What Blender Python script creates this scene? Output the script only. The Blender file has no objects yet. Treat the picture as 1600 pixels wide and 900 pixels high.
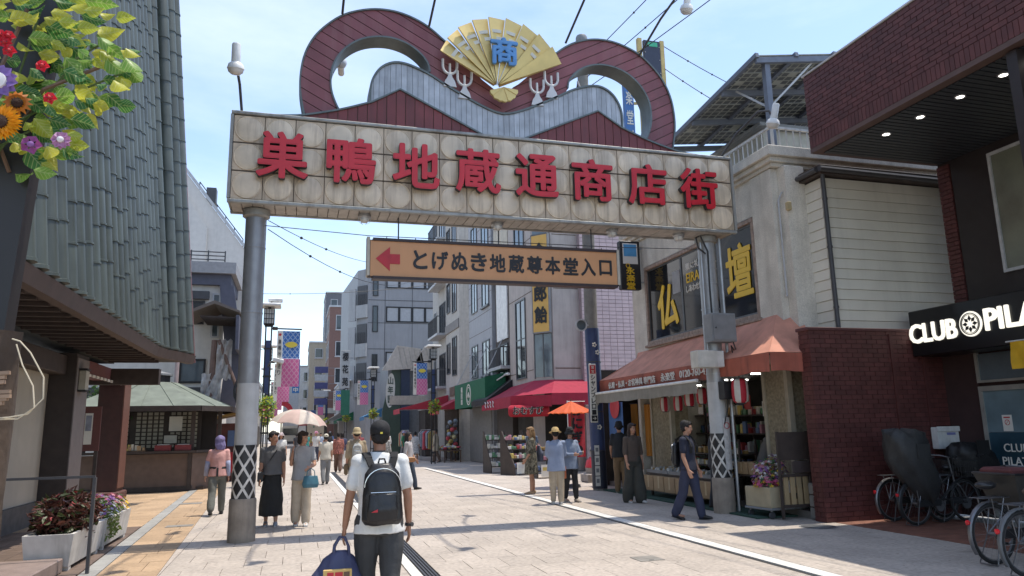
import bpy, bmesh, math, random
from math import sin, cos, pi, radians, sqrt, atan2, hypot
from mathutils import Vector, Matrix
random.seed(11)
SC = bpy.context.scene
COL = SC.collection

# ------------------------------------------------------------------ camera, sky, sun, exposure
def camera_basis(yaw, pitch, roll):
    cy, sy, cp, sp = cos(yaw), sin(yaw), cos(pitch), sin(pitch)
    f = Vector((sy*cp, cy*cp, sp)); r = Vector((cy, -sy, 0)); u = r.cross(f)
    return cos(roll)*r + sin(roll)*u, -sin(roll)*r + cos(roll)*u, f
_r, _u, _f = camera_basis(radians(16.47), radians(10.93), radians(-1.194))
cd = bpy.data.cameras.new('camera'); cd.sensor_width = 36; cd.lens = 25.65
cd.clip_start = 0.05; cd.clip_end = 3000
cam = bpy.data.objects.new('camera', cd); COL.objects.link(cam)
cam.matrix_world = Matrix(((_r.x, _u.x, -_f.x, 0), (_r.y, _u.y, -_f.y, 0), (_r.z, _u.z, -_f.z, 1.6), (0, 0, 0, 1)))
SC.camera = cam

SUN_EL, SUN_AZ = 74.0, 91.0        # azimuth clockwise from +Y: the sun stands high over the right-hand houses
wd = bpy.data.worlds.new('World'); SC.world = wd; wd.use_nodes = True
nt = wd.node_tree; nd = nt.nodes; lk = nt.links
for n in list(nd): nd.remove(n)
wout = nd.new('ShaderNodeOutputWorld'); bg = nd.new('ShaderNodeBackground'); sky = nd.new('ShaderNodeTexSky')
sky.sky_type = 'NISHITA'; sky.sun_disc = False
sky.sun_elevation = radians(SUN_EL); sky.sun_rotation = radians(SUN_AZ)
sky.air_density = 1.0; sky.dust_density = 0.6; sky.ozone_density = 1.6; sky.altitude = 20
bg.inputs['Strength'].default_value = 0.145
tc = nd.new('ShaderNodeTexCoord'); mp = nd.new('ShaderNodeMapping'); mp.inputs['Scale'].default_value = (1, 1, 3.2)
nz = nd.new('ShaderNodeTexNoise'); nz.inputs['Scale'].default_value = 1.9; nz.inputs['Detail'].default_value = 7; nz.inputs['Roughness'].default_value = 0.58
rp = nd.new('ShaderNodeValToRGB'); rp.color_ramp.elements[0].position = 0.40; rp.color_ramp.elements[1].position = 0.80
mixc = nd.new('ShaderNodeMixRGB'); mixc.inputs['Color2'].default_value = (5.6, 5.8, 6.2, 1)
mulc = nd.new('ShaderNodeMath'); mulc.operation = 'MULTIPLY_ADD'; mulc.inputs[1].default_value = 0.36; mulc.inputs[2].default_value = 0.06
lk.new(tc.outputs['Generated'], mp.inputs['Vector']); lk.new(mp.outputs[0], nz.inputs['Vector'])
lk.new(nz.outputs['Fac'], rp.inputs[0]); lk.new(rp.outputs[0], mulc.inputs[0]); lk.new(mulc.outputs[0], mixc.inputs['Fac'])
lk.new(sky.outputs[0], mixc.inputs['Color1']); lk.new(mixc.outputs[0], bg.inputs['Color']); lk.new(bg.outputs[0], wout.inputs[0])

sd = bpy.data.lights.new('sun', 'SUN'); sd.energy = 2.35; sd.angle = radians(0.55); sd.color = (1.0, 0.925, 0.81)
sun = bpy.data.objects.new('sun', sd); COL.objects.link(sun)
_e, _a = radians(SUN_EL), radians(SUN_AZ)
sun.rotation_euler = Vector((cos(_e)*sin(_a), cos(_e)*cos(_a), sin(_e))).to_track_quat('Z', 'Y').to_euler()
sun.location = (20, 0, 40)

SC.view_settings.view_transform = 'Standard'; SC.view_settings.look = 'None'
SC.view_settings.exposure = 1.02; SC.view_settings.gamma = 1.0; SC.view_settings.use_curve_mapping = False
SC.render.engine = 'CYCLES'
SC.cycles.use_denoising = True
SC.cycles.max_bounces = 6; SC.cycles.diffuse_bounces = 3; SC.cycles.glossy_bounces = 3; SC.cycles.transmission_bounces = 4
SC.cycles.transparent_max_bounces = 6; SC.cycles.caustics_reflective = False; SC.cycles.caustics_refractive = False

# ------------------------------------------------------------------ materials
_mats = {}
def M(name, col, rough=0.7, var=0.12, scale=6.0, bump=0.0, metal=0.0, streak=0.0, rnd=0.0, stain=(0.05, 0.045, 0.04), bscale=None,
      emit=0.0, sscale=5.0, trans=0.0, spec=None, fine=0.0, spots=0.0, sth=0.48):
    if name in _mats: return _mats[name]
    m = bpy.data.materials.new(name); m.use_nodes = True; m.diffuse_color = (*col, 1)
    n = m.node_tree.nodes; l = m.node_tree.links; b = n['Principled BSDF']
    b.inputs['Roughness'].default_value = rough; b.inputs['Metallic'].default_value = metal
    if spec is not None: b.inputs['Specular IOR Level'].default_value = spec
    tcn = n.new('ShaderNodeTexCoord'); oil = n.new('ShaderNodeObjectInfo'); va = n.new('ShaderNodeVectorMath'); l.new(tcn.outputs['Object'], va.inputs[0]); l.new(oil.outputs['Location'], va.inputs[1]); vec = va.outputs[0]
    cur = None
    def mix(bt, fac, c1, c2):
        x = n.new('ShaderNodeMixRGB'); x.blend_type = bt
        for i, v in ((0, fac), (1, c1), (2, c2)):
            if hasattr(v, 'links'): l.new(v, x.inputs[i])
            else: x.inputs[i].default_value = v if i == 0 else (*v, 1)
        return x.outputs[0]
    def mrange(src, a, c, d, e):
        x = n.new('ShaderNodeMapRange'); l.new(src, x.inputs[0])
        for i, v in enumerate((a, c, d, e)): x.inputs[i+1].default_value = v
        return x.outputs[0]
    def gray(v):
        x = n.new('ShaderNodeCombineColor'); [l.new(v, x.inputs[i]) for i in range(3)]; return x.outputs[0]
    base = tuple(col)
    if var:
        t = n.new('ShaderNodeTexNoise'); t.inputs['Scale'].default_value = scale; t.inputs['Detail'].default_value = 5; l.new(vec, t.inputs['Vector'])
        base = mix('MULTIPLY', 1.0, base, gray(mrange(t.outputs['Fac'], 0.3, 0.7, 1-var, 1+var)))
    if fine:
        t = n.new('ShaderNodeTexNoise'); t.inputs['Scale'].default_value = scale*14; t.inputs['Detail'].default_value = 2; l.new(vec, t.inputs['Vector'])
        base = mix('MULTIPLY', 1.0, base, gray(mrange(t.outputs['Fac'], 0.3, 0.7, 1-fine, 1+fine)))
    if rnd:
        oi = n.new('ShaderNodeObjectInfo'); ge = n.new('ShaderNodeNewGeometry')
        ad = n.new('ShaderNodeMath'); ad.operation = 'ADD'; l.new(oi.outputs['Random'], ad.inputs[0]); l.new(ge.outputs['Random Per Island'], ad.inputs[1])
        fr = n.new('ShaderNodeMath'); fr.operation = 'FRACT'; l.new(ad.outputs[0], fr.inputs[0])
        base = mix('MULTIPLY', 1.0, base, gray(mrange(fr.outputs[0], 0, 1, 1-rnd, 1+rnd)))
    if streak:
        mpn = n.new('ShaderNodeMapping'); mpn.inputs['Scale'].default_value = (sscale, sscale, sscale*0.09); l.new(vec, mpn.inputs['Vector'])
        t = n.new('ShaderNodeTexNoise'); t.inputs['Scale'].default_value = 1.0; t.inputs['Detail'].default_value = 6; t.inputs['Roughness'].default_value = 0.65; l.new(mpn.outputs[0], t.inputs['Vector'])
        base = mix('MIX', mrange(t.outputs['Fac'], sth, sth+0.30, 0.0, streak), base, stain)
    if spots:
        t = n.new('ShaderNodeTexNoise'); t.inputs['Scale'].default_value = 2.3; t.inputs['Detail'].default_value = 8; t.inputs['Roughness'].default_value = 0.7; l.new(vec, t.inputs['Vector'])
        base = mix('MULTIPLY', 1.0, base, gray(mrange(t.outputs['Fac'], 0.56, 0.72, 1.0, 1-spots)))
        t = n.new('ShaderNodeTexNoise'); t.inputs['Scale'].default_value = 17.0; t.inputs['Detail'].default_value = 1; l.new(vec, t.inputs['Vector'])
        base = mix('MULTIPLY', 1.0, base, gray(mrange(t.outputs['Fac'], 0.70, 0.735, 1.0, 1-spots*1.3)))
    if hasattr(base, 'links'): l.new(base, b.inputs['Base Color'])
    else: b.inputs['Base Color'].default_value = (*base, 1)
    if bump:
        t = n.new('ShaderNodeTexNoise'); t.inputs['Scale'].default_value = bscale or scale*6; t.inputs['Detail'].default_value = 4; l.new(vec, t.inputs['Vector'])
        bp = n.new('ShaderNodeBump'); bp.inputs['Strength'].default_value = bump; bp.inputs['Distance'].default_value = 0.02
        l.new(t.outputs['Fac'], bp.inputs['Height']); l.new(bp.outputs[0], b.inputs['Normal'])
    if emit:
        b.inputs['Emission Strength'].default_value = emit
        b.inputs['Emission Color'].default_value = (*col, 1)
    if trans:
        tr = n.new('ShaderNodeBsdfTranslucent'); tr.inputs[0].default_value = (*col, 1)
        if hasattr(base, 'links'): l.new(base, tr.inputs[0])
        ms = n.new('ShaderNodeMixShader'); ms.inputs[0].default_value = trans
        l.new(b.outputs[0], ms.inputs[1]); l.new(tr.outputs[0], ms.inputs[2]); l.new(ms.outputs[0], n['Material Output'].inputs[0])
    _mats[name] = m
    return m
def glass_mat(name, col=(0.03, 0.035, 0.04), rough=0.06, var=0.3):
    m = M(name, col, rough, var=var, scale=1.5, spec=0.8); return m

# ------------------------------------------------------------------ mesh helper
class MB:
    def __init__(s): s.v = []; s.f = []; s.m = []; s.mi = 0
    def add(s, vs, fs):
        k = len(s.v); s.v += [tuple(p) for p in vs]; s.f += [tuple(i+k for i in f) for f in fs]; s.m += [s.mi]*len(fs); return s
    def box(s, x0, x1, y0, y1, z0, z1):
        return s.add([(x0,y0,z0),(x1,y0,z0),(x1,y1,z0),(x0,y1,z0),(x0,y0,z1),(x1,y0,z1),(x1,y1,z1),(x0,y1,z1)],
                     [(0,3,2,1),(4,5,6,7),(0,1,5,4),(1,2,6,5),(2,3,7,6),(3,0,4,7)])
    def bbox(s, x0, x1, y0, y1, z0, z1, b=0.01):
        k = [min(x0,x1), max(x0,x1), min(y0,y1), max(y0,y1), min(z0,z1), max(z0,z1)]; x0,x1,y0,y1,z0,z1 = k
        b = min(b, (x1-x0)/2.2, (y1-y0)/2.2, (z1-z0)/2.2)
        r = []
        for z, i in ((z0, b), (z0+b, 0), (z1-b, 0), (z1, b)):
            r.append([(x0+i+(b if not i else 0)*0, y0+i, z), (x1-i, y0+i, z), (x1-i, y1-i, z), (x0+i, y1-i, z)])
        vs = [p for q in r for p in q]; fs = [(3,2,1,0), (12,13,14,15)]
        for a in range(3):
            for j in range(4): fs.append((a*4+j, a*4+(j+1)%4, a*4+4+(j+1)%4, a*4+4+j))
        return s.add(vs, fs)
    def bar(s, p, q, w, h=None, up=(0, 0, 1)):
        p = Vector(p); q = Vector(q); h = h or w; d = (q-p).normalized(); up = Vector(up)
        if abs(d.dot(up)) > 0.98: up = Vector((0, 1, 0))
        a = d.cross(up).normalized()*w/2; b = a.cross(d).normalized()*h/2
        return s.add([p-a-b, p+a-b, p+a+b, p-a+b, q-a-b, q+a-b, q+a+b, q-a+b], [(0,1,2,3),(7,6,5,4),(0,4,5,1),(1,5,6,2),(2,6,7,3),(3,7,4,0)])
    def tube(s, pts, r, n=8, cap=True, closed=False):
        pts = [Vector(p) for p in pts]; m = len(pts); rs = r if isinstance(r, (list, tuple)) else [r]*m
        t0 = (pts[1]-pts[0]).normalized(); a = t0.orthogonal().normalized()
        rings = []
        for i, p in enumerate(pts):
            if closed: t = (pts[(i+1) % m]-pts[i-1]).normalized()
            else: t = ((pts[min(i+1, m-1)]-pts[max(i-1, 0)])).normalized()
            a = (a - t*a.dot(t)).normalized(); b = t.cross(a)
            rings.append([p + (a*cos(2*pi*j/n)+b*sin(2*pi*j/n))*rs[i] for j in range(n)])
        vs = [p for q in rings for p in q]; fs = []
        for i in range(m if closed else m-1):
            k = (i+1) % m
            for j in range(n): fs.append((i*n+j, i*n+(j+1)%n, k*n+(j+1)%n, k*n+j))
        if cap and not closed: fs += [tuple(range(n-1, -1, -1)), tuple(range((m-1)*n, m*n))]
        return s.add(vs, fs)
    def lathe(s, prof, n=16, c=(0, 0, 0), axis='z', cap=True):
        vs = []; fs = []; m = len(prof)
        for r, h in prof:
            for j in range(n):
                x, y = r*cos(2*pi*j/n), r*sin(2*pi*j/n)
                p = (x, y, h) if axis == 'z' else ((x, h, y) if axis == 'y' else (h, x, y))
                vs.append((p[0]+c[0], p[1]+c[1], p[2]+c[2]))
        fl = axis == 'y'
        for i in range(m-1):
            for j in range(n):
                q = (i*n+j, i*n+(j+1)%n, (i+1)*n+(j+1)%n, (i+1)*n+j); fs.append(q[::-1] if fl else q)
        if cap:
            a, b = tuple(range(n-1, -1, -1)), tuple(range((m-1)*n, m*n)); fs += [a[::-1], b[::-1]] if fl else [a, b]
        return s.add(vs, fs)
    def prism(s, poly, a, b, axis='y'):
        """poly of (u,v); axis y: (x,z) extruded a..b in y; axis x: (y,z); axis z: (x,y)"""
        def P(u, v, w): return {'y': (u, w, v), 'x': (w, u, v), 'z': (u, v, w)}[axis]
        n = len(poly); vs = [P(u, v, a) for u, v in poly] + [P(u, v, b) for u, v in poly]
        fs = [tuple(range(n)), tuple(range(2*n-1, n-1, -1))] + [(i, i+n, (i+1)%n+n, (i+1)%n) for i in range(n)]
        return s.add(vs, fs)
    def quad(s, a, b, c, d): return s.add([a, b, c, d], [(0, 1, 2, 3)])
    def ell(s, c, r, n=12, m=8, R=None):
        vs = []; fs = []; c = Vector(c)
        for i in range(m+1):
            t = pi*i/m
            for j in range(n):
                p = Vector((r[0]*sin(t)*cos(2*pi*j/n), r[1]*sin(t)*sin(2*pi*j/n), -r[2]*cos(t)))
                vs.append(c + (R @ p if R else p))
        for i in range(m):
            for j in range(n): fs.append((i*n+j, i*n+(j+1)%n, (i+1)*n+(j+1)%n, (i+1)*n+j))
        return s.add(vs, fs)
    def build(s, name, mat, parent=None, world=False, smooth=False, loc=None, rot=None, fix=True, bevel=0, merge=False):
        me = bpy.data.meshes.new(name)
        off = Vector((0, 0, 0))
        if world and parent:
            q = parent
            while q: off += q.location; q = q.parent
        me.from_pydata([tuple(Vector(p)-off) for p in s.v], [], s.f)
        mats = mat if isinstance(mat, (list, tuple)) else [mat]
        for x in mats: me.materials.append(x)
        if len(mats) > 1: me.polygons.foreach_set('material_index', s.m)
        if fix or merge:
            bm = bmesh.new(); bm.from_mesh(me)
            if merge: bmesh.ops.remove_doubles(bm, verts=bm.verts, dist=1e-5)
            bmesh.ops.recalc_face_normals(bm, faces=bm.faces); bm.to_mesh(me); bm.free()
        if smooth:
            me.polygons.foreach_set('use_smooth', [True]*len(me.polygons))
            if smooth != 2: me.set_sharp_from_angle(angle=radians(38))
        return link(name, me, parent, loc, rot)
def link(name, me, parent=None, loc=None, rot=None):
    o = bpy.data.objects.new(name, me); COL.objects.link(o); o.parent = parent
    if loc is not None: o.location = loc
    if rot is not None: o.rotation_euler = rot
    return o
def tag(o, label, cat, group=None):
    o['label'] = label; o['category'] = cat
    if group: o['group'] = group
    return o
def thing(name, label, cat, loc=(0, 0, 0), rz=0, group=None):
    o = bpy.data.objects.new(name, None); COL.objects.link(o); o.location = loc; o.rotation_euler = (0, 0, rz); o.empty_display_size = 0.2
    return tag(o, label, cat, group)
def setting(o, kind='structure'): o['kind'] = kind; return o
def copy_tree(o, parent=None):
    c = o.copy(); COL.objects.link(c); c.parent = parent
    for ch in list(o.children): copy_tree(ch, c)
    return c
def placed(proto, loc, rz, label, used=[]):
    if proto.name in used: o = copy_tree(proto)
    else: used.append(proto.name); o = proto
    o.location = loc; o.rotation_euler = (0, 0, rz); o['label'] = label
    return o
def box(name, mat, parent, x0, x1, y0, y1, z0, z1, b=0.0, world=True):
    mb = MB(); (mb.bbox(x0, x1, y0, y1, z0, z1, b) if b else mb.box(x0, x1, y0, y1, z0, z1))
    return mb.build(name, mat, parent, world=world)

_txt = {}
def text_mesh(s, bold=0.0, ext=0.02):
    k = (s, bold, ext)
    if k in _txt: return _txt[k]
    c = bpy.data.curves.new('t', 'FONT'); c.body = s; c.size = 1.0; c.offset = bold; c.extrude = ext; c.resolution_u = 3
    c.align_x = 'LEFT'
    o = bpy.data.objects.new('t', c); me = o.to_mesh().copy(); o.to_mesh_clear()
    bpy.data.objects.remove(o); bpy.data.curves.remove(c)
    vs = [v.co for v in me.vertices]
    if vs:
        x0, x1 = min(v.x for v in vs), max(v.x for v in vs); y0, y1 = min(v.y for v in vs), max(v.y for v in vs)
    else: x0 = y0 = 0; x1 = y1 = 1
    _txt[k] = (me, x0, x1, y0, y1); return _txt[k]
def text(s, w, h, mat, parent, c, facing='-y', bold=0.02, ext=0.02, name='lettering', world=True, side=None, roll=0.0):
    """lettering s scaled into a w x h field centred on c; facing names the way it looks (-y, -x, +x or an angle about z)"""
    me, x0, x1, y0, y1 = text_mesh(s, 0.0, 0.5)
    sx, sy = w/max(x1-x0+2*bold, 1e-3), h/max(y1-y0+2*bold, 1e-3)
    dirs = [(0.0, 0.0)]+([(cos(a)*bold, sin(a)*bold) for a in [k*pi/4 for k in range(8)]] if bold else [])
    vs = []; fs = []; n0 = len(me.vertices); pf = [tuple(p.vertices) for p in me.polygons]
    for k, (dx, dy) in enumerate(dirs):      # heavier strokes: the outline pushed out all round, each layer a hair lower
        vs += [((v.co.x+dx-(x0+x1)/2)*sx, (v.co.y+dy-(y0+y1)/2)*sy, v.co.z*ext-k*0.0004) for v in me.vertices]
        fs += [tuple(i+k*n0 for i in f) for f in pf]
    m2 = bpy.data.meshes.new(name); m2.from_pydata(vs, [], fs); m2.materials.append(mat)
    if side:
        m2.materials.append(side)
        for p in m2.polygons: p.material_index = 0 if p.normal.z > 0.5 else 1
    az = {'-y': 0.0, '-x': -pi/2, '+x': pi/2}.get(facing, facing)
    off = Vector((0, 0, 0))
    if world:
        q = parent
        while q: off += q.location; q = q.parent
    o = link(name, m2, parent, Vector(c)-off)
    o.rotation_euler = (Matrix.Rotation(az, 3, 'Z') @ Matrix.Rotation(pi/2, 3, 'X') @ Matrix.Rotation(roll, 3, 'Z')).to_euler()
    return o
def planks(poly, ang, pitch, gap, y0, y1, mat, parent, name, phase=0.0, back=None):
    """cut an (x,z) outline into parallel boards, each one its own part, over a thin dark backing"""
    bm = bmesh.new(); bm.faces.new([bm.verts.new((u, 0, v)) for u, v in poly])
    nrm = Vector((cos(ang), 0, sin(ang)))
    ds = [Vector((u, 0, v)).dot(nrm) for u, v in poly]; lo, hi = min(ds), max(ds)
    k = math.floor((lo-phase)/pitch)
    cuts = []
    while phase+k*pitch < hi:
        c = phase+k*pitch; k += 1
        for cc in (c-gap/2, c+gap/2):
            if lo < cc < hi: cuts.append(cc); bmesh.ops.bisect_plane(bm, geom=bm.verts[:]+bm.edges[:]+bm.faces[:], plane_co=nrm*cc, plane_no=nrm, dist=1e-6)
    strips = {}
    for f in bm.faces:
        d = f.calc_center_median().dot(nrm); i = math.floor((d-phase)/pitch); r = (d-phase)-i*pitch
        if r < gap/2 or r > pitch-gap/2: continue
        strips.setdefault(i, []).append([(v.co.x, v.co.z) for v in f.verts])
    bm.free()
    for i in sorted(strips):
        for pl in strips[i]:
            if len(pl) > 2: MB().prism(pl, y0, y1).build(name, mat, parent, world=True)
    if back: MB().prism(poly, y0+0.02, y1+0.01).build('backing', back, parent, world=True)

# ------------------------------------------------------------------ shared palette
white = M('white_paint', (0.72, 0.72, 0.70), 0.5, streak=0.25)
offwhite = M('offwhite', (0.62, 0.60, 0.55), 0.7, streak=0.2)
black = M('black_paint', (0.018, 0.018, 0.02), 0.45, var=0.2)
dkgrey = M('dark_grey', (0.06, 0.06, 0.065), 0.5)
midgrey = M('mid_grey', (0.22, 0.225, 0.23), 0.55)
ltgrey = M('light_grey', (0.45, 0.46, 0.47), 0.5, streak=0.25)
steel = M('galvanised_steel', (0.42, 0.43, 0.44), 0.42, metal=0.6, streak=0.3)
chrome = M('chrome', (0.7, 0.7, 0.72), 0.18, metal=1.0, var=0)
gold = M('gold_paint', (0.72, 0.50, 0.12), 0.38, metal=0.25)
redp = M('red_paint', (0.46, 0.022, 0.035), 0.5, var=0.15)
wood = M('brown_wood', (0.13, 0.075, 0.045), 0.65, var=0.3, scale=3, streak=0.4)
dkwood = M('dark_wood', (0.045, 0.032, 0.027), 0.6, var=0.25)
paper = M('paper', (0.7, 0.68, 0.62), 0.8, var=0.05)
glassd = glass_mat('dark_glass')
glassb = glass_mat('blue_grey_glass', (0.10, 0.13, 0.15))
skin = M('skin', (0.44, 0.235, 0.155), 0.55, var=0.08)
skin2 = M('skin_tan', (0.36, 0.18, 0.11), 0.55, var=0.08)
hairm = M('black_hair', (0.010, 0.008, 0.008), 0.75, var=0.3, scale=30)
# ------------------------------------------------------------------ the ground
concrete = M('ground_concrete', (0.26, 0.25, 0.235), 0.9, var=0.2, scale=2, bump=0.3, fine=0.15)
joint = M('paver_joint', (0.33, 0.285, 0.24), 0.95, var=0.2)
paverm = M('granite_paver', (0.415, 0.362, 0.312), 0.85, var=0.10, scale=1.3, bump=0.15, bscale=90, rnd=0.06, fine=0.16, spots=0.30)
tanm = M('tan_slab', (0.41, 0.285, 0.175), 0.85, var=0.16, scale=1.6, bump=0.15, bscale=80, rnd=0.10, fine=0.12, spots=0.25)
greym = M('grey_band_stone', (0.30, 0.295, 0.275), 0.85, var=0.12, rnd=0.1, fine=0.12)
btile = M('brown_floor_tile', (0.15, 0.105, 0.08), 0.6, var=0.15, rnd=0.16)
kerbm = M('pale_kerb_stone', (0.66, 0.635, 0.59), 0.8, var=0.10, scale=3, rnd=0.05, fine=0.08)
slotm = M('drain_slot', (0.028, 0.026, 0.025), 0.7)
redtile = M('terracotta_floor', (0.20, 0.085, 0.055), 0.75, var=0.2, rnd=0.12)

setting(MB().box(-900, 900, -500, 2500, -0.6, -0.06).build('ground', concrete))
road = setting(MB().box(-5.2, 10.5, -6, 46, -0.06, -0.03).build('road', joint))
def shift(y):                      # beyond the shops the street swings gently to the left
    return 0.0 if y < 24 else -0.00085*(y-24)**2
farm = M('far_paving', (0.44, 0.39, 0.345), 0.9, var=0.12, scale=0.8, fine=0.15, spots=0.2)
mb = MB(); prev = None
for y in [31.9, 36, 40, 45, 50, 55, 60, 66, 72, 80, 90, 105, 125, 160]:
    cur = ((-6.5+shift(y)*1.6, y, -0.004), (11+shift(y), y, -0.004))
    if prev: mb.quad(prev[0], prev[1], cur[1], cur[0])
    prev = cur
setting(mb.build('street', farm, fix=False))

_up = Vector(_u); 
def screen(p):                     # only used to choose which pavers, bricks and tiles show largest
    d = Vector(p)-Vector((0, 0, 1.6)); z = d.dot(_f)
    if z < 0.3: return None
    return 800+1140*d.dot(_r)/z, 450-1140*d.dot(_u)/z, z
def seen(p, m=20):
    s = screen(p); return s is not None and -m < s[0] < 1600+m and -m < s[1] < 900+m
def pieces(items, name, mat, parent, limit, stuffname, key=None):
    """items: (centre, MB maker); the first `limit` in view become parts of their own, the rest one mesh"""
    vis = [(screen(c)[2] if seen(c) else 1e6+i, i) for i, (c, f) in enumerate(items)]
    order = sorted(vis); pick = set(i for d, i in order[:limit] if d < 1e6)
    rest = MB()
    for i, (c, f) in enumerate(items):
        if i in pick:
            mb = MB(); f(mb); mb.build(name, mat, parent, world=True, fix=False)
        else: f(rest)
    if rest.v: setting(rest.build(stuffname, mat, parent, world=True, fix=False), 'stuff')

def paver_item(x0, x1, y0, y1, z0=-0.03, z1=0.0, g=0.0025):
    j = random.uniform(-0.0012, 0.0012)
    return (((x0+x1)/2, (y0+y1)/2, 0), lambda mb, a=(x0+g, x1-g, y0+g, y1-g, z0, z1+j): mb.bbox(*a, 0.003))
items = []
def zone(xa, xb, w, d, ya, yb, sk=0.0):
    row = 0; y = ya
    while y < yb:
        off = (row % 2)*w/2+random.uniform(-0.03, 0.03); x = xa
        edges = [xa]+[q for q in [xa+off+w*k for k in range(1 if off < 0.1 else 0, 60)] if xa+0.08 < q < xb-0.08]+[xb]
        for a, b in zip(edges, edges[1:]): items.append(paver_item(a, b, y, min(y+d, yb)))
        y += d; row += 1
zone(1.62, 5.33, 0.46, 0.6, 2.8, 32)
zone(-1.48, 1.30, 0.46, 0.6, 5.2, 32)
zone(5.64, 8.46, 0.46, 0.6, 2.8, 32)
pieces(items, 'paver', paverm, road, 300, 'far_pavers')
# kerb lines
items = []
y = 3.0
while y < 32:
    items.append(paver_item(5.43, 5.63, y, y+0.9, g=0.003)); items.append(paver_item(1.31, 1.44, y, y+0.9, g=0.003)); y += 0.9
pieces(items, 'kerb_stone', kerbm, road, 90, 'far_kerb_stones')
MB().box(5.335, 5.425, 2.8, 32, -0.03, -0.012).build('drain_slot', slotm, road, world=True)
dr = MB().box(1.445, 1.615, 2.8, 32, -0.03, -0.016).build('drain_channel', slotm, road, world=True)
mb = MB()
for k in range(4): mb.box(1.462+k*0.040, 1.480+k*0.040, 2.8, 32, -0.016, -0.003)
mb.build('drain_grating', dkgrey, road, world=True)
# tan pavement and its borders on the left
def tx(y): return -1.5-0.039*(y-9.85)
items = []
y = 6.0; r = 0
while y < 31.5:
    for a, b in ((0, 0.34), (0.34, 0.69)) if r % 2 else ((0, 0.22), (0.22, 0.69)):
        def mk(mb, a=a, b=b, y=y):
            g = 0.004; z = random.uniform(-0.001, 0.001); y2 = y+0.7
            mb.prism([(tx(y)-b+g, y+g), (tx(y)-a-g, y+g), (tx(y2)-a-g, y2-g), (tx(y2)-b+g, y2-g)], -0.03, z, 'z')
        items.append(((tx(y)-(a+b)/2, y+0.35, 0), mk))
    y += 0.7; r += 1
y = 15.2
while y < 23.5:
    for k in range(5):
        items.append(paver_item(tx(y)-0.92-(k+1)*0.62, tx(y)-0.92-k*0.62, y, y+0.62))
    y += 0.62
pieces(items, 'tan_slab', tanm, road, 120, 'far_tan_slabs')
mb = MB(); items = []
y = 6.0
while y < 31.5:
    def mk(mb, y=y):
        y2 = y+0.9; g = 0.003
        mb.prism([(tx(y)-0.90, y+g), (tx(y)-0.70, y+g), (tx(y2)-0.70, y2-g), (tx(y2)-0.90, y2-g)], -0.03, 0.001, 'z')
    items.append(((tx(y)-0.8, y+.4, 0), mk)); y += 0.9
pieces(items, 'border_stone', greym, road, 40, 'far_border_stones')
items = []
y = 9.0
while y < 15.1:
    for k in range(9):
        items.append(paver_item(tx(y)-0.93-(k+1)*0.24, tx(y)-0.93-k*0.24, y, y+0.24, g=0.004))
    y += 0.24
pieces(items, 'floor_tile', btile, road, 230, 'far_floor_tiles')
# filler between the tan strip's slanting edge and the pavers
mb = MB(); mb.prism([(-1.485, 6), (-1.485, 32), (tx(32)+0.002, 32), (tx(9.6)+0.002, 9.6)], -0.029, -0.001, 'z')
mb.build('edge_paving', paverm, road, world=True)
# terracotta apron of the brick building
items = []
y = 2.0; r = 0
while y < 10.3:
    x = 8.48-(r % 2)*0.1
    while x < 10.4:
        items.append(paver_item(max(x, 8.48), min(x+0.2, 10.4), y, y+0.1, z1=0.002, g=0.003)); x += 0.2
    y += 0.1; r += 1
pieces(items, 'terracotta_brick', redtile, road, 200, 'terracotta_bricks')
# manhole covers
def manhole(x, y, r, label):
    t = thing('manhole_cover', label, 'manhole cover', (x, y, 0.002))
    MB().lathe([(0.001, 0), (r*0.8, 0.002), (r*0.86, 0.004), (r*0.92, 0.003)], 28).build('cover', dkgrey, t, smooth=True)
    MB().lathe([(r*0.94, 0.0), (r*0.95, 0.004), (r, 0.004), (r+0.01, 0)], 28, cap=False).build('rim', midgrey, t, smooth=True)
    mb = MB()
    for a in range(-3, 4): mb.box(-r*0.6, r*0.6, a*r*0.2-0.008, a*r*0.2+0.008, 0.003, 0.006)
    mb.build('tread', midgrey, t)
manhole(7.9, 10.1, 0.28, 'round dark manhole cover in the shade by the brick wall')

for i, (x, y, w, d) in enumerate(((-2.35, 19.6, .5, .35), (-1.95, 14.9, .45, .3), (4.2, 8.6, .32, .32))):
    t = thing('utility_cover', ('small grey utility lid in the tan paving near the kiosk', 'small grey utility lid in the tan strip beside the left post', 'small square utility lid in the pale paving at the front')[i], 'utility cover', (x, y, .002))
    MB().bbox(-w/2, w/2, -d/2, d/2, 0, .004, .001).build('lid', M('lid_grey', (.24, .225, .2), .7, var=.2, spots=.3), t); MB().box(-.03, .03, -d/2+.03, -d/2+.045, .004, .006).build('grip', dkgrey, t)
# ------------------------------------------------------------------ the street gate
GY0, GY1 = 11.95, 12.58
gate = thing('street_gate', 'tall steel street gate with beige disc panels, red letters and heart-shaped wings', 'gate', (3.45, 12.3, 0))
panelm = M('gate_panel', (0.60, 0.48, 0.345), 0.5, var=0.13, scale=4, streak=0.72, stain=(0.17, 0.11, 0.07), sscale=7, rnd=0.05, sth=0.44)
discm = M('gate_disc', (0.70, 0.58, 0.43), 0.34, var=0.16, scale=3, streak=0.62, stain=(0.20, 0.13, 0.08), sscale=8, rnd=0.06, sth=0.46)
gframe = M('gate_frame_metal', (0.33, 0.33, 0.31), 0.5, metal=0.2, streak=0.8, stain=(0.07, 0.045, 0.03), sscale=4)
seam = M('panel_seam', (0.10, 0.075, 0.055), 0.8)
maroon = M('maroon_board', (0.175, 0.040, 0.042), 0.55, var=0.2, scale=2, rnd=0.10, streak=0.5, stain=(.06, .03, .03), sscale=6)
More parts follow.
